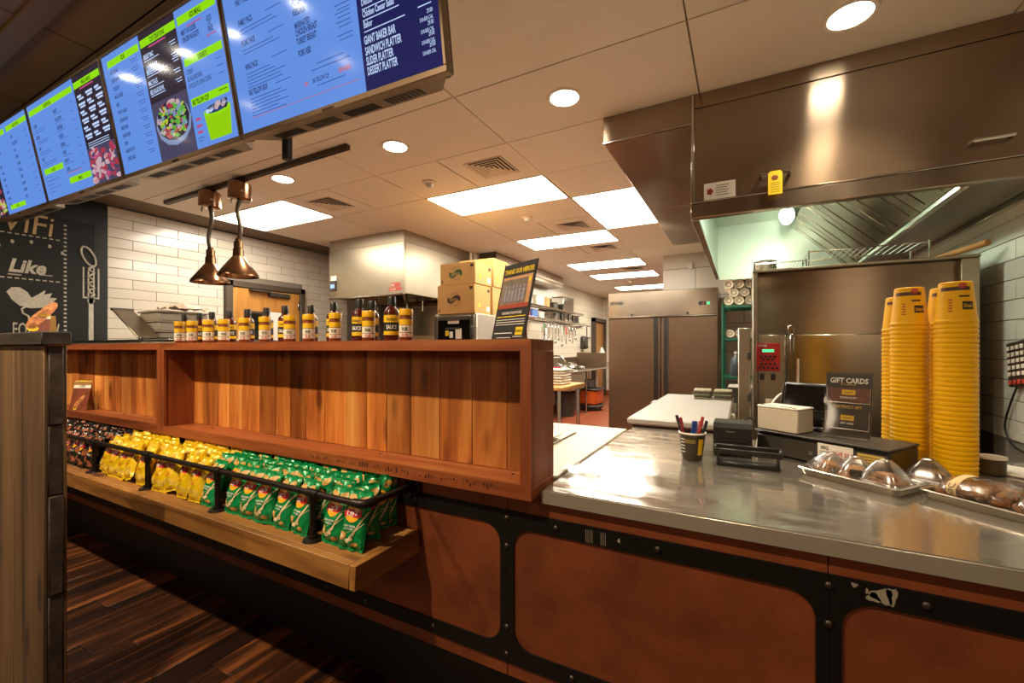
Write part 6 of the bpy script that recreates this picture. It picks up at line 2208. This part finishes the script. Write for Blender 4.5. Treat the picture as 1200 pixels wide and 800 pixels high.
# cables
pts = [aloc(-.012, .02, .006), aloc(-.018, .05, .06), aloc(-.016, .10, .14), aloc(-.02, .16, .20), aloc(-.01, .22, .23), aloc(.03, .26, .22), aloc(.07, .29, .12)]


def smooth_path(pts, n=6):
    pts = [Vector(p) for p in pts]
    out = []
    for i in range(len(pts) - 1):
        p0, p1, p2, p3 = pts[max(i - 1, 0)], pts[i], pts[i + 1], pts[min(i + 2, len(pts) - 1)]
        for k in range(n):
            u = k / n
            out.append(0.5 * ((2 * p1) + (p2 - p0) * u + (2 * p0 - 5 * p1 + 4 * p2 - p3) * u * u + (3 * p1 - p0 - 3 * p2 + p3) * u ** 3))
    out.append(pts[-1])
    return out


tag(obj('cable', G().tube(smooth_path(pts), .0045, 8), M_WHITE), 'white cable looping beside the white label printer', 'cable')
pts = [(-.02, 2.045, ZT + .01), (-.02, 2.12, ZT + .06), (-.01, 2.16, ZT + .10), (.03, 2.2, ZT + .11), (.07, 2.25, ZT + .01)]
tag(obj('cable', G().tube(smooth_path(pts), .0035, 8), M_BLACK), 'thin black cable rising behind the receipt printer', 'cable')

# ------------------------------------------------------------------ trays of cookies
M_ALU = mat('aluminium_tray', '#cfc9bd', .3, 1.0, var=(6, .06))


def sheet_tray(o, deg, w, d, label):
    t = thing('sheet_tray', label, 'tray', o, R(deg), 'aluminium trays on the steel top', w=False)
    h, s = .022, .008
    def ring(ins, z):
        r = .018
        out = []
        for cx, cy, a0 in ((w - ins - r, d - ins - r, 0), (ins + r, d - ins - r, 90), (ins + r, ins + r, 180), (w - ins - r, ins + r, 270)):
            for i in range(5):
                a = R(a0 + 90 * i / 4)
                out.append((cx + r * math.cos(a), cy + r * math.sin(a), z))
        return out
    rings = [ring(s + .002, .001), ring(.004, h), ring(-.002, h + .003), ring(-.005, h), ring(-.002, h - .003), ring(.002, h - .003), ring(s, 0.0)]
    n = 20
    vs = [p for rr in rings for p in rr]
    fs = [tuple(range(n))]
    for j in range(len(rings) - 1):
        for i in range(n):
            i2 = (i + 1) % n
            fs.append((j * n + i, j * n + i2, (j + 1) * n + i2, (j + 1) * n + i))
    fs.append(tuple(range((len(rings) - 1) * n, len(rings) * n))[::-1])
    obj('pan', G().add(vs, fs), M_ALU, t)
    return Matrix.Translation(o) @ Matrix.Rotation(R(deg), 4, 'Z')


T1 = sheet_tray((0.160, 1.755, ZT), -37, .278, .158, 'aluminium tray of clear clamshell cookie packs on the steel top')
T2 = sheet_tray((0.440, 1.640, ZT), -44, .36, .20, 'aluminium tray of wrapped cookie bags at the right on the steel top')
M_COOK = mat('cookie', '#d19a5e', .8, var=(75, .5, '#6a4020'), bump=(90, .6))
M_CHOC = mat('dark_cookie', '#9a6a3a', .7, var=(60, .4, '#4a2c16'), bump=(90, .6))


def lump(g, c, rx, ry, rz_, seed, n=18, m=10):
    vs, fs = [], []
    for j in range(m + 1):
        th = -PI / 2 + PI * j / m
        for i in range(n):
            a = 2 * PI * i / n
            d = Vector((math.cos(th) * math.cos(a), math.cos(th) * math.sin(a), math.sin(th)))
            k = 1 + .16 * noise.noise(d * 2.6 + Vector((seed, seed * 2.1, 0))) + .10 * noise.noise(d * 7 + Vector((seed, 1, 0)))
            vs.append((c[0] + d.x * rx * k, c[1] + d.y * ry * k, c[2] + d.z * rz_ * k))
    for j in range(m):
        for i in range(n):
            i2 = (i + 1) % n
            fs.append((j * n + i, j * n + i2, (j + 1) * n + i2, (j + 1) * n + i))
    return g.add(vs, fs)


def clamshell(M_, x, y, rz, tilt, label, m, s=1.0):
    loc = M_ @ Vector((x, y, .004))
    a = math.atan2(M_[1][0], M_[0][0])
    t = thing('cookie_pack', label, 'pack', tuple(loc), 0, 'clamshell cookie packs', w=False)
    t.rotation_euler = (R(tilt), 0, a + R(rz))
    t.scale = (s, s, s)
    w, h = .125, .092

    def shell(u, v):     # wedge shaped ribbed lid
        # u around, v from rim to top
        an = 2 * PI * u
        sq = 4.0
        c, s_ = math.cos(an), math.sin(an)
        k = (abs(c) ** sq + abs(s_) ** sq) ** (-1 / sq)
        k *= (1 - .80 * v ** 1.15) if v < .999 else .0
        rib = 1 + .018 * math.sin(an * 36) * (v > .05) * (v < .8)
        return (w / 2 * k * c * rib, w / 2 * .85 * k * s_ * rib, .022 + (h - .022) * min(v, 1) ** .8)
    vs, fs = [], []
    nu = 72
    lv = [0, .15, .4, .65, .85, .95, 1.0]
    for v in lv:
        for i in range(nu):
            vs.append(shell(i / nu, v))
    for j in range(len(lv) - 1):
        for i in range(nu):
            fs.append((j * nu + i, j * nu + (i + 1) % nu, (j + 1) * nu + (i + 1) % nu, (j + 1) * nu + i))
    obj('clear_lid', G().add(vs, fs), M_CLEAR, t)
    g = G()
    rr = []
    for k in range(33):
        an = 2 * PI * k / 32
        c, s_ = math.cos(an), math.sin(an)
        kk = (abs(c) ** 4 + abs(s_) ** 4) ** (-.25)
        rr.append((w / 2 * 1.05 * kk * c, w / 2 * .9 * kk * s_, .020))
    g.tube(rr, .004, 6, False)
    obj('rim', g, M_CLEAR, t)
    vs, fs = [], []
    for z, k0 in ((.019, 1.0), (.004, .82), (0.0, .75)):
        for i in range(48):
            an = 2 * PI * i / 48
            c, s_ = math.cos(an), math.sin(an)
            kk = (abs(c) ** 4 + abs(s_) ** 4) ** (-.25) * k0
            vs.append((w / 2 * kk * c, w / 2 * .85 * kk * s_, z))
    for j in range(2):
        for i in range(48):
            fs.append((j * 48 + i, j * 48 + (i + 1) % 48, (j + 1) * 48 + (i + 1) % 48, (j + 1) * 48 + i))
    fs.append(tuple(range(96, 144)))
    obj('clear_base', G().add(vs, fs), M_CLEAR, t)
    for q in range(2):
        obj('cookie', lump(G(), ((-.022, .024)[q], (-.006, .008)[q], .016 + .006 * q), .036, .032, .013, q + rz), m, t)
    obj('cookie', lump(G(), (.002, .002, .036), .036, .032, .012, rz + 5), m, t)
    return t


clamshell(T1, .050, .082, 60, 16, 'clear clamshell cookie pack at the left end of the aluminium tray', M_COOK, .82)
clamshell(T1, .130, .082, 35, 12, 'clear clamshell cookie pack second from the left, small dark label on it', M_COOK, .86)
lb_ = COL.objects[-1] if False else None
clamshell(T1, .214, .074, -8, 0, 'clear clamshell cookie pack in front at the right end of the tray', M_COOK, .92)
clamshell(T1, .250, .240, 10, 0, 'clear clamshell pack of dark cookies behind, against the yellow cups', M_CHOC, .85)
pk = [o for o in bpy.data.objects if o.get('category') == 'pack'][1]
g = G().box(-.022, .022, -.0592, -.0575, .034, .058)
obj('dark_label', G(Matrix.Rotation(R(-12), 4, 'X')).box(-.024, .018, -.0545, -.053, .020, .046), M_DKGREY, pk)


def cookie_bag(M_, x, y, rz, L_, D_, H_, label, words_):
    loc = M_ @ Vector((x, y, .004))
    a = math.atan2(M_[1][0], M_[0][0])
    t = thing('cookie_bag', label, 'bag', tuple(loc), a + R(rz), 'wrapped cookie bags', w=False)
    for q in range(16):
        px, py = -L_ * .36 + (q % 4) * L_ * .24, -D_ * .33 + (q // 4) * D_ * .22
        g = lump(G(Matrix.Translation((px, py, H_ * (.34 + .22 * ((q * 7) % 3) / 2))) @ Matrix.Rotation(q * 1.3, 4, 'Z') @ Matrix.Rotation(.5 * math.sin(q * 2.3), 4, 'X')), (0, 0, 0), L_ * .16, D_ * .13, H_ * .24, q + x * 40, 12, 7)
        obj('cookie', g, M_COOK if q % 3 else M_CHOC, t)

    def wrap(k):
        def fn(u, v):
            xx = -L_ / 2 + L_ * u
            e = max(0, 1 - abs(2 * u - 1) ** 5) ** .5
            an = 2 * PI * v
            r = 1 + .11 * noise.noise((u * 9, math.cos(an) * 2, math.sin(an) * 2 + x * 9))
            return (xx, D_ / 2 * k * r * math.cos(an) * (.25 + .75 * e), H_ * .48 + H_ * .48 * k * r * math.sin(an) * e)
        return fn
    obj('clear_wrap', G().grid(wrap(1.0), 16, 18), M_CLEAR, t)
    wf = wrap(1.03)
    for c_ in (.28,):
        g = G().grid(lambda u, v: wf(c_ - .07 + .14 * u, .02 + .70 * v), 4, 14)
        obj('paper_band', g, mat('kraft_band', '#d8bd8a', .7), t)
        wf2 = wrap(1.07)
        g = G().text(words_, (0, 0), 1.0, lambda a_, b_: wf2(c_ + .045 - b_ * .11, .70 - a_ * .105), 1.0, .0)
        obj('band_text', g, M_BLAB, t, smooth=False, fix=False)
    return t


cookie_bag(T2, .086, .105, 4, .15, .16, .060, 'wrapped cookie bag with a beige paper band, left on the right tray', 'CHOC')
cookie_bag(T2, .248, .095, -3, .15, .15, .058, 'wrapped cookie bag with a beige paper band, in the middle of the right tray', 'CHOC')
cookie_bag(T2, .338, .100, 3, .03, .12, .05, 'wrapped cookie bag at the far right end of the right tray', 'CHOC')

# ------------------------------------------------------------------ stacks of yellow cups, upside down
M_CUP = mat('yellow_cup', '#e6ad00', .42, spec=.25)
M_CBAND = mat('cup_band', '#4a2412', .5)
CH, RT, RB, ST = .135, .0405, .0520, .0157
cup_me = mesh_of(G().lathe([(0, CH), (RT - .003, CH), (RT, CH - .003), (RT + (RB - RT) * .86, CH * .14), (RB - .0012, .012), (RB + .0012, .010), (RB + .002, .005), (RB + .0012, .001), (RB - .0006, 0), (RB - .0012, .006), (RT + (RB - RT) * .86 - .0004, CH * .15), (RT - .0006, CH - .005), (0, CH - .002)], 36), 'yellow_cup', M_CUP)


def wrapz(r_off):
    def fn(a, z):
        r = RT + (RB - RT) * (1 - z / CH) * .98 + r_off
        return (r * math.cos(a), r * math.sin(a), z)
    return fn


def cup_stack(x, y, n, wh, facing):
    for k in range(n):
        o = bpy.data.objects.new('yellow_cup', cup_me)
        COL.objects.link(o)
        o.location = (x + random.uniform(-.0001, .0001), y + random.uniform(-.0001, .0001), ZT + k * ST)
        tag(o, 'yellow cup upside down in the %s stack, %s from the bottom' % (wh, ordn(k + 1)), 'cup', 'yellow cups in the %s stack' % wh)
        if k == n - 1:
            o.rotation_euler = (0, 0, facing)
            f, f_2 = wrapz(.0006), wrapz(.0011)
            obj('brown_band', G().grid(lambda u, v: f(-.95 + 1.75 * u, CH - .030 + .012 * v), 12, 1), M_CBAND, o, fix=False)
            obj('red_sticker', G().disc(0, 0, 1, 1, lambda a, b_: f(.35 + a * .26, CH - .015 + b_ * .009), 14), mat('sticker_red', '#c0442c', .5), o, fix=False)
            obj('logo_patch', G().grid(lambda u, v: f(.28 + .62 * u, CH - .092 + .026 * v), 5, 1), M_BLAB, o, fix=False)
            obj('logo_text', G().text("Dickey's", (0, 0), 1, lambda a, b_: f_2(.59 + a * .24, CH - .085 + b_ * .016), .62, .02, 'CENTER'), M_YLID, o, smooth=False, fix=False)
            g = G()
            for q in range(5):
                g.grid(lambda u, v, q=q: f(-.42 + .22 * u, CH - .062 - .009 * q + .004 * v), 2, 1)
            obj('red_print', g, mat('print_rust', '#9a3f14', .5), o, smooth=False, fix=False)
            g = G().grid(lambda u, v: f(.12 + .6 * u, CH - .052 + .006 * v), 4, 1)
            obj('brown_print', g, M_CBAND, o, smooth=False, fix=False)


FA = -PI / 2 - .25
cup_stack(0.523, 2.050, 33, 'front left', FA)
cup_stack(0.612, 1.945, 33, 'front right', FA)
cup_stack(0.540, 2.235, 32, 'rear left', FA)
cup_stack(0.640, 2.120, 33, 'rear right', FA)

# right end of the counter behind the cups
t = thing('cutting_sheet', 'white plastic sheet lying behind the yellow cups', 'sheet', (0.86, 2.12, ZT))
obj('board', G(frameA((0.80, 2.10, ZT), -40)).box(-.10, .12, -.07, .08, 0.0005, .010, .004), M_WHITE, t)
t = thing('sauce_tub', 'small dark tub with gold label beside the yellow cups', 'tub', (0.735, 2.05, ZT), w=False)
obj('body', G().lathe([(0, 0), (.028, 0), (.033, .003), (.035, .052), (0, .052)], 20), mat('tub_brown', '#4a3a1c', .45), t)
obj('lid', G().lathe([(0, .0525), (.037, .0525), (.037, .060), (0, .062)], 20), M_PAPER, t)
t = thing('clear_bin', 'clear grey plastic bin at the end of the steel top by the wall', 'bin', (1.0, 2.1, ZT))
x0, x1, y0, y1 = .90, 1.14, 1.95, 2.27
m_ = clearmat('smoky_plastic', (.72, .74, .72), .08, .15)
for nm, a in (('front_wall', (x0, x1, y0, y0 + .004, ZT + .0045, ZT + .105)), ('rear_wall', (x0, x1, y1 - .004, y1, ZT + .0045, ZT + .105)), ('side_wall', (x0, x0 + .004, y0 + .0045, y1 - .0045, ZT + .0045, ZT + .105)), ('side_wall', (x1 - .004, x1, y0 + .0045, y1 - .0045, ZT + .0045, ZT + .105)), ('bottom', (x0, x1, y0, y1, ZT + .0002, ZT + .004))):
    obj(nm, G().box(*a), m_, t)
obj('rim', G().tube([(x0, y0, ZT + .108), (x1, y0, ZT + .108), (x1, y1, ZT + .108), (x0, y1, ZT + .108), (x0, y0, ZT + .108)], .005, 8), m_, t)

# wall timer with cord on the right wall
ty, tz = 3.02, 1.24
t = thing('wall_timer', 'dark multi-key kitchen timer hung on the right tiled wall', 'timer', (XR, ty, tz))
Mx = Matrix.Translation((XR - .001, ty, tz)) @ Matrix.Rotation(R(-90), 4, 'Z') @ Matrix.Rotation(R(-7), 4, 'Y')
obj('case', G(Mx).box(-.085, .085, -.032, 0, -.105, .115, .006), mat('timer_brown', '#3a2a22', .45), t)
for r_ in range(5):
    for c_ in range(4):
        x, z = -.06 + c_ * .04, .085 - r_ * .032
        obj('key', G(Mx).box(x - .013, x + .013, -.036, -.0322, z - .010, z + .010, .002), M_PAPER, t)
for c_ in range(4):
    x = -.06 + c_ * .04
    obj('red_button', G(Mx).box(x - .012, x + .012, -.037, -.0322, -.095, -.072, .003), mat('button_orange', '#c8452a', .4), t)
pts = [(XR - .02, ty + .02, tz - .10), (XR - .015, ty + .10, tz - .20), (XR - .012, ty + .16, tz - .32), (XR - .012, ty + .10, tz - .40), (XR - .012, ty - .06, tz - .425), (XR - .012, ty - .25, tz - .43)]
tag(obj('cord', G().tube(smooth_path(pts), .0045, 8), M_BLACK), 'black cord hanging in a loop below the wall timer', 'cord')

# ------------------------------------------------------------------ dish area behind: shelves, sink, tables, bucket
SXW = -3.529
for z, y0, y1, lab in ((2.085, 6.3, 9.4, 'upper wire wall shelf with containers above the dish sink'), (1.865, 6.3, 9.6, 'lower wire wall shelf above the dish sink')):
    t = thing('wall_shelf', lab, 'shelf', (-3.35, (y0 + y1) / 2, z), group='wire wall shelves')
    obj('front_rail', G().box(-3.195, -3.18, y0, y1, z - .035, z + .004, .003), M_CHROME, t)
    obj('rear_rail', G().box(SXW, SXW + .012, y0, y1, z - .03, z, .003), M_CHROME, t)
    n = 40
    me = mesh_of(G().box(SXW, -3.195, -.004, .004, z - .006, z), 'wire', M_CHROME)
    for q in range(n):
        o = obj('wire', me, None, t)
        o.location = (0, y0 + (y1 - y0) * (q + .5) / n, 0)
        o.matrix_parent_inverse = Matrix.Translation(t.location).inverted()
    for y in (y0 + .1, (y0 + y1) / 2, y1 - .1):
        obj('bracket', G().prism([(SXW, z - .16), (SXW, z - .03), (-3.2, z - .035)], y - .006, y + .006), M_STEELS, t)


def container(x0, x1, y0, y1, z, h, m, label, lidm=None, rnd=False):
    t = thing('container', label, 'container', ((x0 + x1) / 2, (y0 + y1) / 2, z), group='containers on the wall shelves')
    if rnd:
        r = min(x1 - x0, y1 - y0) / 2
        c = ((x0 + x1) / 2, (y0 + y1) / 2, z)
        obj('body', G().lathe([(0, 0), (r * .92, 0), (r, .01), (r, h), (0, h)], 20, c), m, t)
        obj('lid', G().lathe([(0, h + .0005), (r * 1.05, h + .0005), (r * 1.05, h + .02), (0, h + .025)], 20, c), lidm or m, t)
    else:
        obj('body', G().box(x0, x1, y0, y1, z, z + h, .01), m, t)
        obj('lid', G().box(x0 - .008, x1 + .008, y0 - .008, y1 + .008, z + h + .0005, z + h + .018, .005), lidm or m, t)


M_PALE = mat('pale_plastic', '#d7cdb8', .5)
zu, zl = 2.0855, 1.8655
cs_ = [(6.42, 6.80, zu, .26, M_WHITE, None, False, 'white bin at the near end of the upper wall shelf'),
       (6.95, 7.30, zu, .17, M_PALE, M_WHITE, False, 'pale box second along the upper wall shelf'),
       (7.42, 7.66, zu, .19, mat('tan_tub', '#b98a4a', .5), M_WHITE, True, 'tan round tub on the upper wall shelf'),
       (7.75, 7.92, zu, .10, M_DKGREY, None, False, 'small dark container on the upper wall shelf'),
       (7.95, 8.12, zu, .12, M_DKGREY, None, True, 'small dark round container on the upper wall shelf'),
       (8.25, 8.85, zu, .27, M_STEELS, M_STEELS, False, 'steel pan box at the far end of the upper wall shelf'),
       (6.45, 6.70, zl, .13, mat('red_white_box', '#b8443a', .5), M_WHITE, False, 'red and white box at the near end of the lower wall shelf'),
       (6.78, 7.02, zl, .14, mat('blue_box', '#4a70b0', .5), M_WHITE, False, 'blue and white box on the lower wall shelf'),
       (7.10, 7.30, zl, .10, M_PALE, None, False, 'pale small box on the lower wall shelf'),
       (7.95, 8.45, zl, .14, M_STEELS, None, True, 'round steel pot on the lower wall shelf'),
       (8.62, 8.80, zl, .16, M_STEELS, None, True, 'steel canister next to the pot on the lower wall shelf'),
       (8.88, 9.06, zl, .15, M_STEELS, None, True, 'steel canister second from the far end of the lower wall shelf'),
       (9.14, 9.34, zl, .12, M_DKGREY, None, True, 'dark canister at the far end of the lower wall shelf')]
for y0, y1, z, h, m, lm, rd, lab in cs_:
    container(-3.48, -3.22, y0, y1, z, h, m, lab, lm, rd)

# utensils hung on a rail under the lower shelf
t = thing('utensil_rail', 'steel rail under the lower wall shelf for hanging utensils', 'rail', (-3.26, 7.9, 1.78))
obj('bar', G().tube([(-3.26, 6.6, 1.78), (-3.26, 9.5, 1.78)], .008, 8), M_CHROME, t)
for y in (6.7, 9.3):
    obj('hook', G().tube([(-3.26, y, 1.78), (-3.26, y, 1.83)], .006, 6), M_CHROME, t)
ul = [(7.35, 'green', '#2c9a4c', .30), (7.55, 'steel', None, .34), (7.72, 'steel', None, .28), (7.88, 'steel', None, .36), (8.04, 'steel', None, .30), (8.22, 'pale', '#d8d0c0', .42), (8.46, 'red', '#c23a34', .36), (8.66, 'steel', None, .30), (8.84, 'steel', None, .34), (9.02, 'steel', None, .26)]
for q, (y, cn, cc, L_) in enumerate(ul):
    t = thing('hanging_utensil', '%s handled utensil hanging under the wall shelf, %s from the near end' % (cn, ordn(q + 1)), 'utensil', (-3.245, y, 1.77), group='utensils hanging under the wall shelf')
    mh = mat('handle_%s_%d' % (cn, q), cc, .4) if cc else M_CHROME
    wdt = .016 if cc is None else .028
    obj('handle', G().box(-3.25, -3.235, y - wdt, y + wdt, 1.77 - L_ * .45, 1.765, .006), mh, t)
    g = G().tube([(-3.243, y, 1.77 - L_ * .45), (-3.243, y, 1.77 - L_ * .8)], .006, 6)
    if q % 2:
        g.sphere((-3.243, y, 1.77 - L_ * .9), .04, 12, 6, (.6, 1, 1))
    else:
        g.box(-3.246, -3.240, y - .04, y + .04, 1.77 - L_, 1.77 - L_ * .78, .002)
    obj('blade', g, M_STEELS, t)

t = thing('dish_sink', 'long steel dish sink table with backsplash along the small-tiled wall', 'sink', (-3.15, 8.3, 0))
obj('table_top', G().box(SXW + .012, -2.78, 6.7, 9.9, .86, .90, .006), M_STEELS, t)
obj('backsplash', G().box(SXW + .001, SXW + .02, 6.7, 9.9, .9005, 1.12, .004), M_STEELP, t)
obj('side_splash', G().box(SXW + .021, -2.80, 9.86, 9.9, .9005, 1.22, .005), M_DOORF, t)
obj('bowl', G().box(-3.4, -2.82, 7.6, 8.4, .52, .859, .02), M_STEELP, t)
for y in (6.8, 8.6, 9.8):
    for x in (-3.45, -2.86):
        p = obj('leg', G().tube([(x, y, .02), (x, y, .859)], .02, 10), M_CHROME, t)
        obj('foot', G().lathe([(0, 0), (.028, 0), (.022, .03), (0, .03)], 10, (x, y, 0)), M_CHROME, p)
t = thing('rinse_faucet', 'tall sprung rinse faucet curving over the dish sink', 'faucet', (-3.42, 7.7, .9))
obj('riser', G().tube([(-3.42, 7.7, .9005), (-3.42, 7.7, 1.55)], .018, 10), M_CHROME, t)
pts = [(-3.42, 7.7, 1.55), (-3.40, 7.62, 1.70), (-3.30, 7.45, 1.76), (-3.2, 7.3, 1.66), (-3.16, 7.24, 1.48)]
obj('spring_hose', G().tube(smooth_path(pts), .022, 10), M_CHROME, t)
obj('spray_head', G().tube([(-3.16, 7.24, 1.48), (-3.15, 7.22, 1.30)], [.022, .034], 10), M_DKGREY, t)
obj('spout', G().tube(smooth_path([(-3.42, 7.7, 1.05), (-3.3, 7.8, 1.16), (-3.12, 7.85, 1.16), (-3.02, 7.85, 1.04)]), .014, 8), M_CHROME, t)
for y in (7.6, 7.82):
    obj('valve', G().tube([(-3.44, y, 1.0), (-3.34, y, 1.0)], .016, 8), M_CHROME, t)
t = thing('red_bowl', 'red plastic bowl on the dish sink table', 'bowl', (-2.95, 7.15, .9005), w=False)
obj('bowl', G().lathe([(0, 0), (.06, 0), (.12, .08), (.126, .08), (.118, .085), (.06, .012), (0, .012)], 20), M_RED, t)
obj('foot_ring', G().lathe([(.05, -.0), (.055, .006), (.06, .0)], 16), M_RED, t)
g = G()
for q in range(7):
    a = Matrix.Translation((-3.05 + .07 * math.sin(q * 2.4), 7.45 + q * .19, .935 + .03 * (q % 3))) @ Matrix.Rotation(q * .9, 4, 'Z') @ Matrix.Rotation(.35 * math.sin(q), 4, 'X')
    o = obj('steel_pan', G(a).box(-.10, .10, -.07, .07, -.02, .02, .008), M_STEELS)
    tag(o, 'small steel pan drying on the dish sink, %s from the red bowl' % ordn(q + 1), 'pan', 'pans on the dish sink')
t = thing('soap_dispenser', 'dark soap dispenser on the small-tiled wall by the far door', 'dispenser', (-3.5, 10.3, 1.35))
obj('case', G().box(SXW + .001, SXW + .11, 10.15, 10.45, 1.30, 1.62, .03), M_DKGREY, t)
obj('push_bar', G().box(SXW + .1105, SXW + .13, 10.2, 10.4, 1.32, 1.38, .006), M_BLACK, t)
t = thing('wall_notice', 'small framed notice on the wall left of the far door', 'notice', (-3.52, 10.75, 1.7))
obj('frame', G().box(SXW + .0005, SXW + .02, 10.62, 10.9, 1.58, 1.9, .004), M_DKGREY, t)
obj('sheet', G().box(SXW + .0202, SXW + .022, 10.65, 10.87, 1.61, 1.87), M_PAPER, t)
t = thing('hand_sink', 'small steel hand sink at the far end near the door', 'sink', (-3.2, 10.6, .8))
obj('basin', G().box(SXW + .001, -2.98, 10.35, 10.85, .80, .98, .02), M_STEELS, t)
obj('drain_pipe', G().tube([(-3.25, 10.6, 0.0), (-3.25, 10.6, .80)], .03, 10), M_WHITE, t)
obj('splash', G().box(SXW + .001, SXW + .02, 10.35, 10.85, .985, 1.2, .004), M_STEELP, t)
tag(obj('white_jug', G().lathe([(0, 0), (.11, 0), (.12, .03), (.11, .16), (.05, .28), (.03, .36), (0, .36)], 18, (-3.12, 10.6, .985)), M_WHITE), 'white pear shaped jug standing on the small hand sink', 'jug')
t = thing('butcher_table', 'butcher block prep table with steel legs left of the kitchen aisle', 'table', (-2.3, 4.8, 0))
obj('wood_top', G().box(-2.95, -1.79, 4.55, 5.35, .84, .882, .006), M_BUTCH, t)
for x in (-2.88, -1.86):
    for y in (4.63, 5.27):
        obj('leg', G().tube([(x, y, 0), (x, y, .839)], .021, 10), M_CHROME, t)
obj('under_shelf', G().box(-2.90, -1.84, 4.6, 5.3, .20, .225, .004), M_STEELS, t)
for q in range(6):
    o = obj('white_tray', G(Matrix.Translation((-2.10 + .008 * math.sin(q * 3), 4.95, .883 + q * .032)) @ Matrix.Rotation(.03 * math.sin(q * 5), 4, 'Z')).box(-.20, .20, -.15, .15, 0, .010, .004).box(-.21, .21, -.16, .16, .0105, .027, .006), M_PALE)
    tag(o, 'shallow white tray on the butcher block table, %s from the bottom of its stack' % ordn(q + 1), 'tray', 'white trays on the butcher block')
t = thing('mop_bucket', 'orange mop bucket on black base under the dish sink', 'bucket', (-2.95, 9.1, 0))
obj('tub', G().box(-3.2, -2.72, 8.85, 9.35, .12, .46, .04), mat('orange_plastic', '#c8541a', .4), t)
obj('wringer', G().box(-3.14, -2.9, 8.9, 9.3, .465, .64, .02), M_DKGREY, t)
obj('rim', G().box(-3.23, -2.69, 8.82, 9.38, .43, .465, .012), M_BLACKP, t)
obj('dolly', G().lathe([(0, .07), (.30, .07), (.32, .10), (.30, .118), (0, .118)], 24, (-2.95, 9.1, 0)), M_BLACKP, t)
for k in range(4):
    a = PI / 4 + k * PI / 2
    c = (-2.95 + .26 * math.cos(a), 9.1 + .26 * math.sin(a))
    obj('caster', G().tube([(c[0] - .015, c[1], .035), (c[0] + .015, c[1], .035)], .035, 12), M_BLACK, t)
t = thing('grey_bin', 'dark bin standing under the dish sink beside the mop bucket', 'bin', (-3.1, 8.1, 0))
obj('body', G().lathe([(0, 0), (.17, 0), (.21, .45), (0, .45)], 20, (-3.1, 8.05, 0)), M_DKGREY, t)
obj('rim', G().lathe([(.205, .445), (.225, .45), (.225, .475), (.2, .475)], 20, (-3.1, 8.05, 0)), M_BLACKP, t)

# too small to pick apart singly: joined lettering and grille slots stay one part each
for o in bpy.data.objects:
    if o.type == 'MESH' and o.parent is not None:
        b_ = o.name.split('.')[0]
        if b_ in ('small_print', 'menu_text', 'stamp_marks', 'dotted_lines', 'worn_patch', 'food_picture', 'grille', 'key_row', 'shelf_wires', 'photo_people', 'lettering',
                  'printed_lines', 'like_lettering', 'chip_print', 'onion_print', 'red_print', 'black_print', 'menu_panel'):
            o['kind'] = 'stuff'
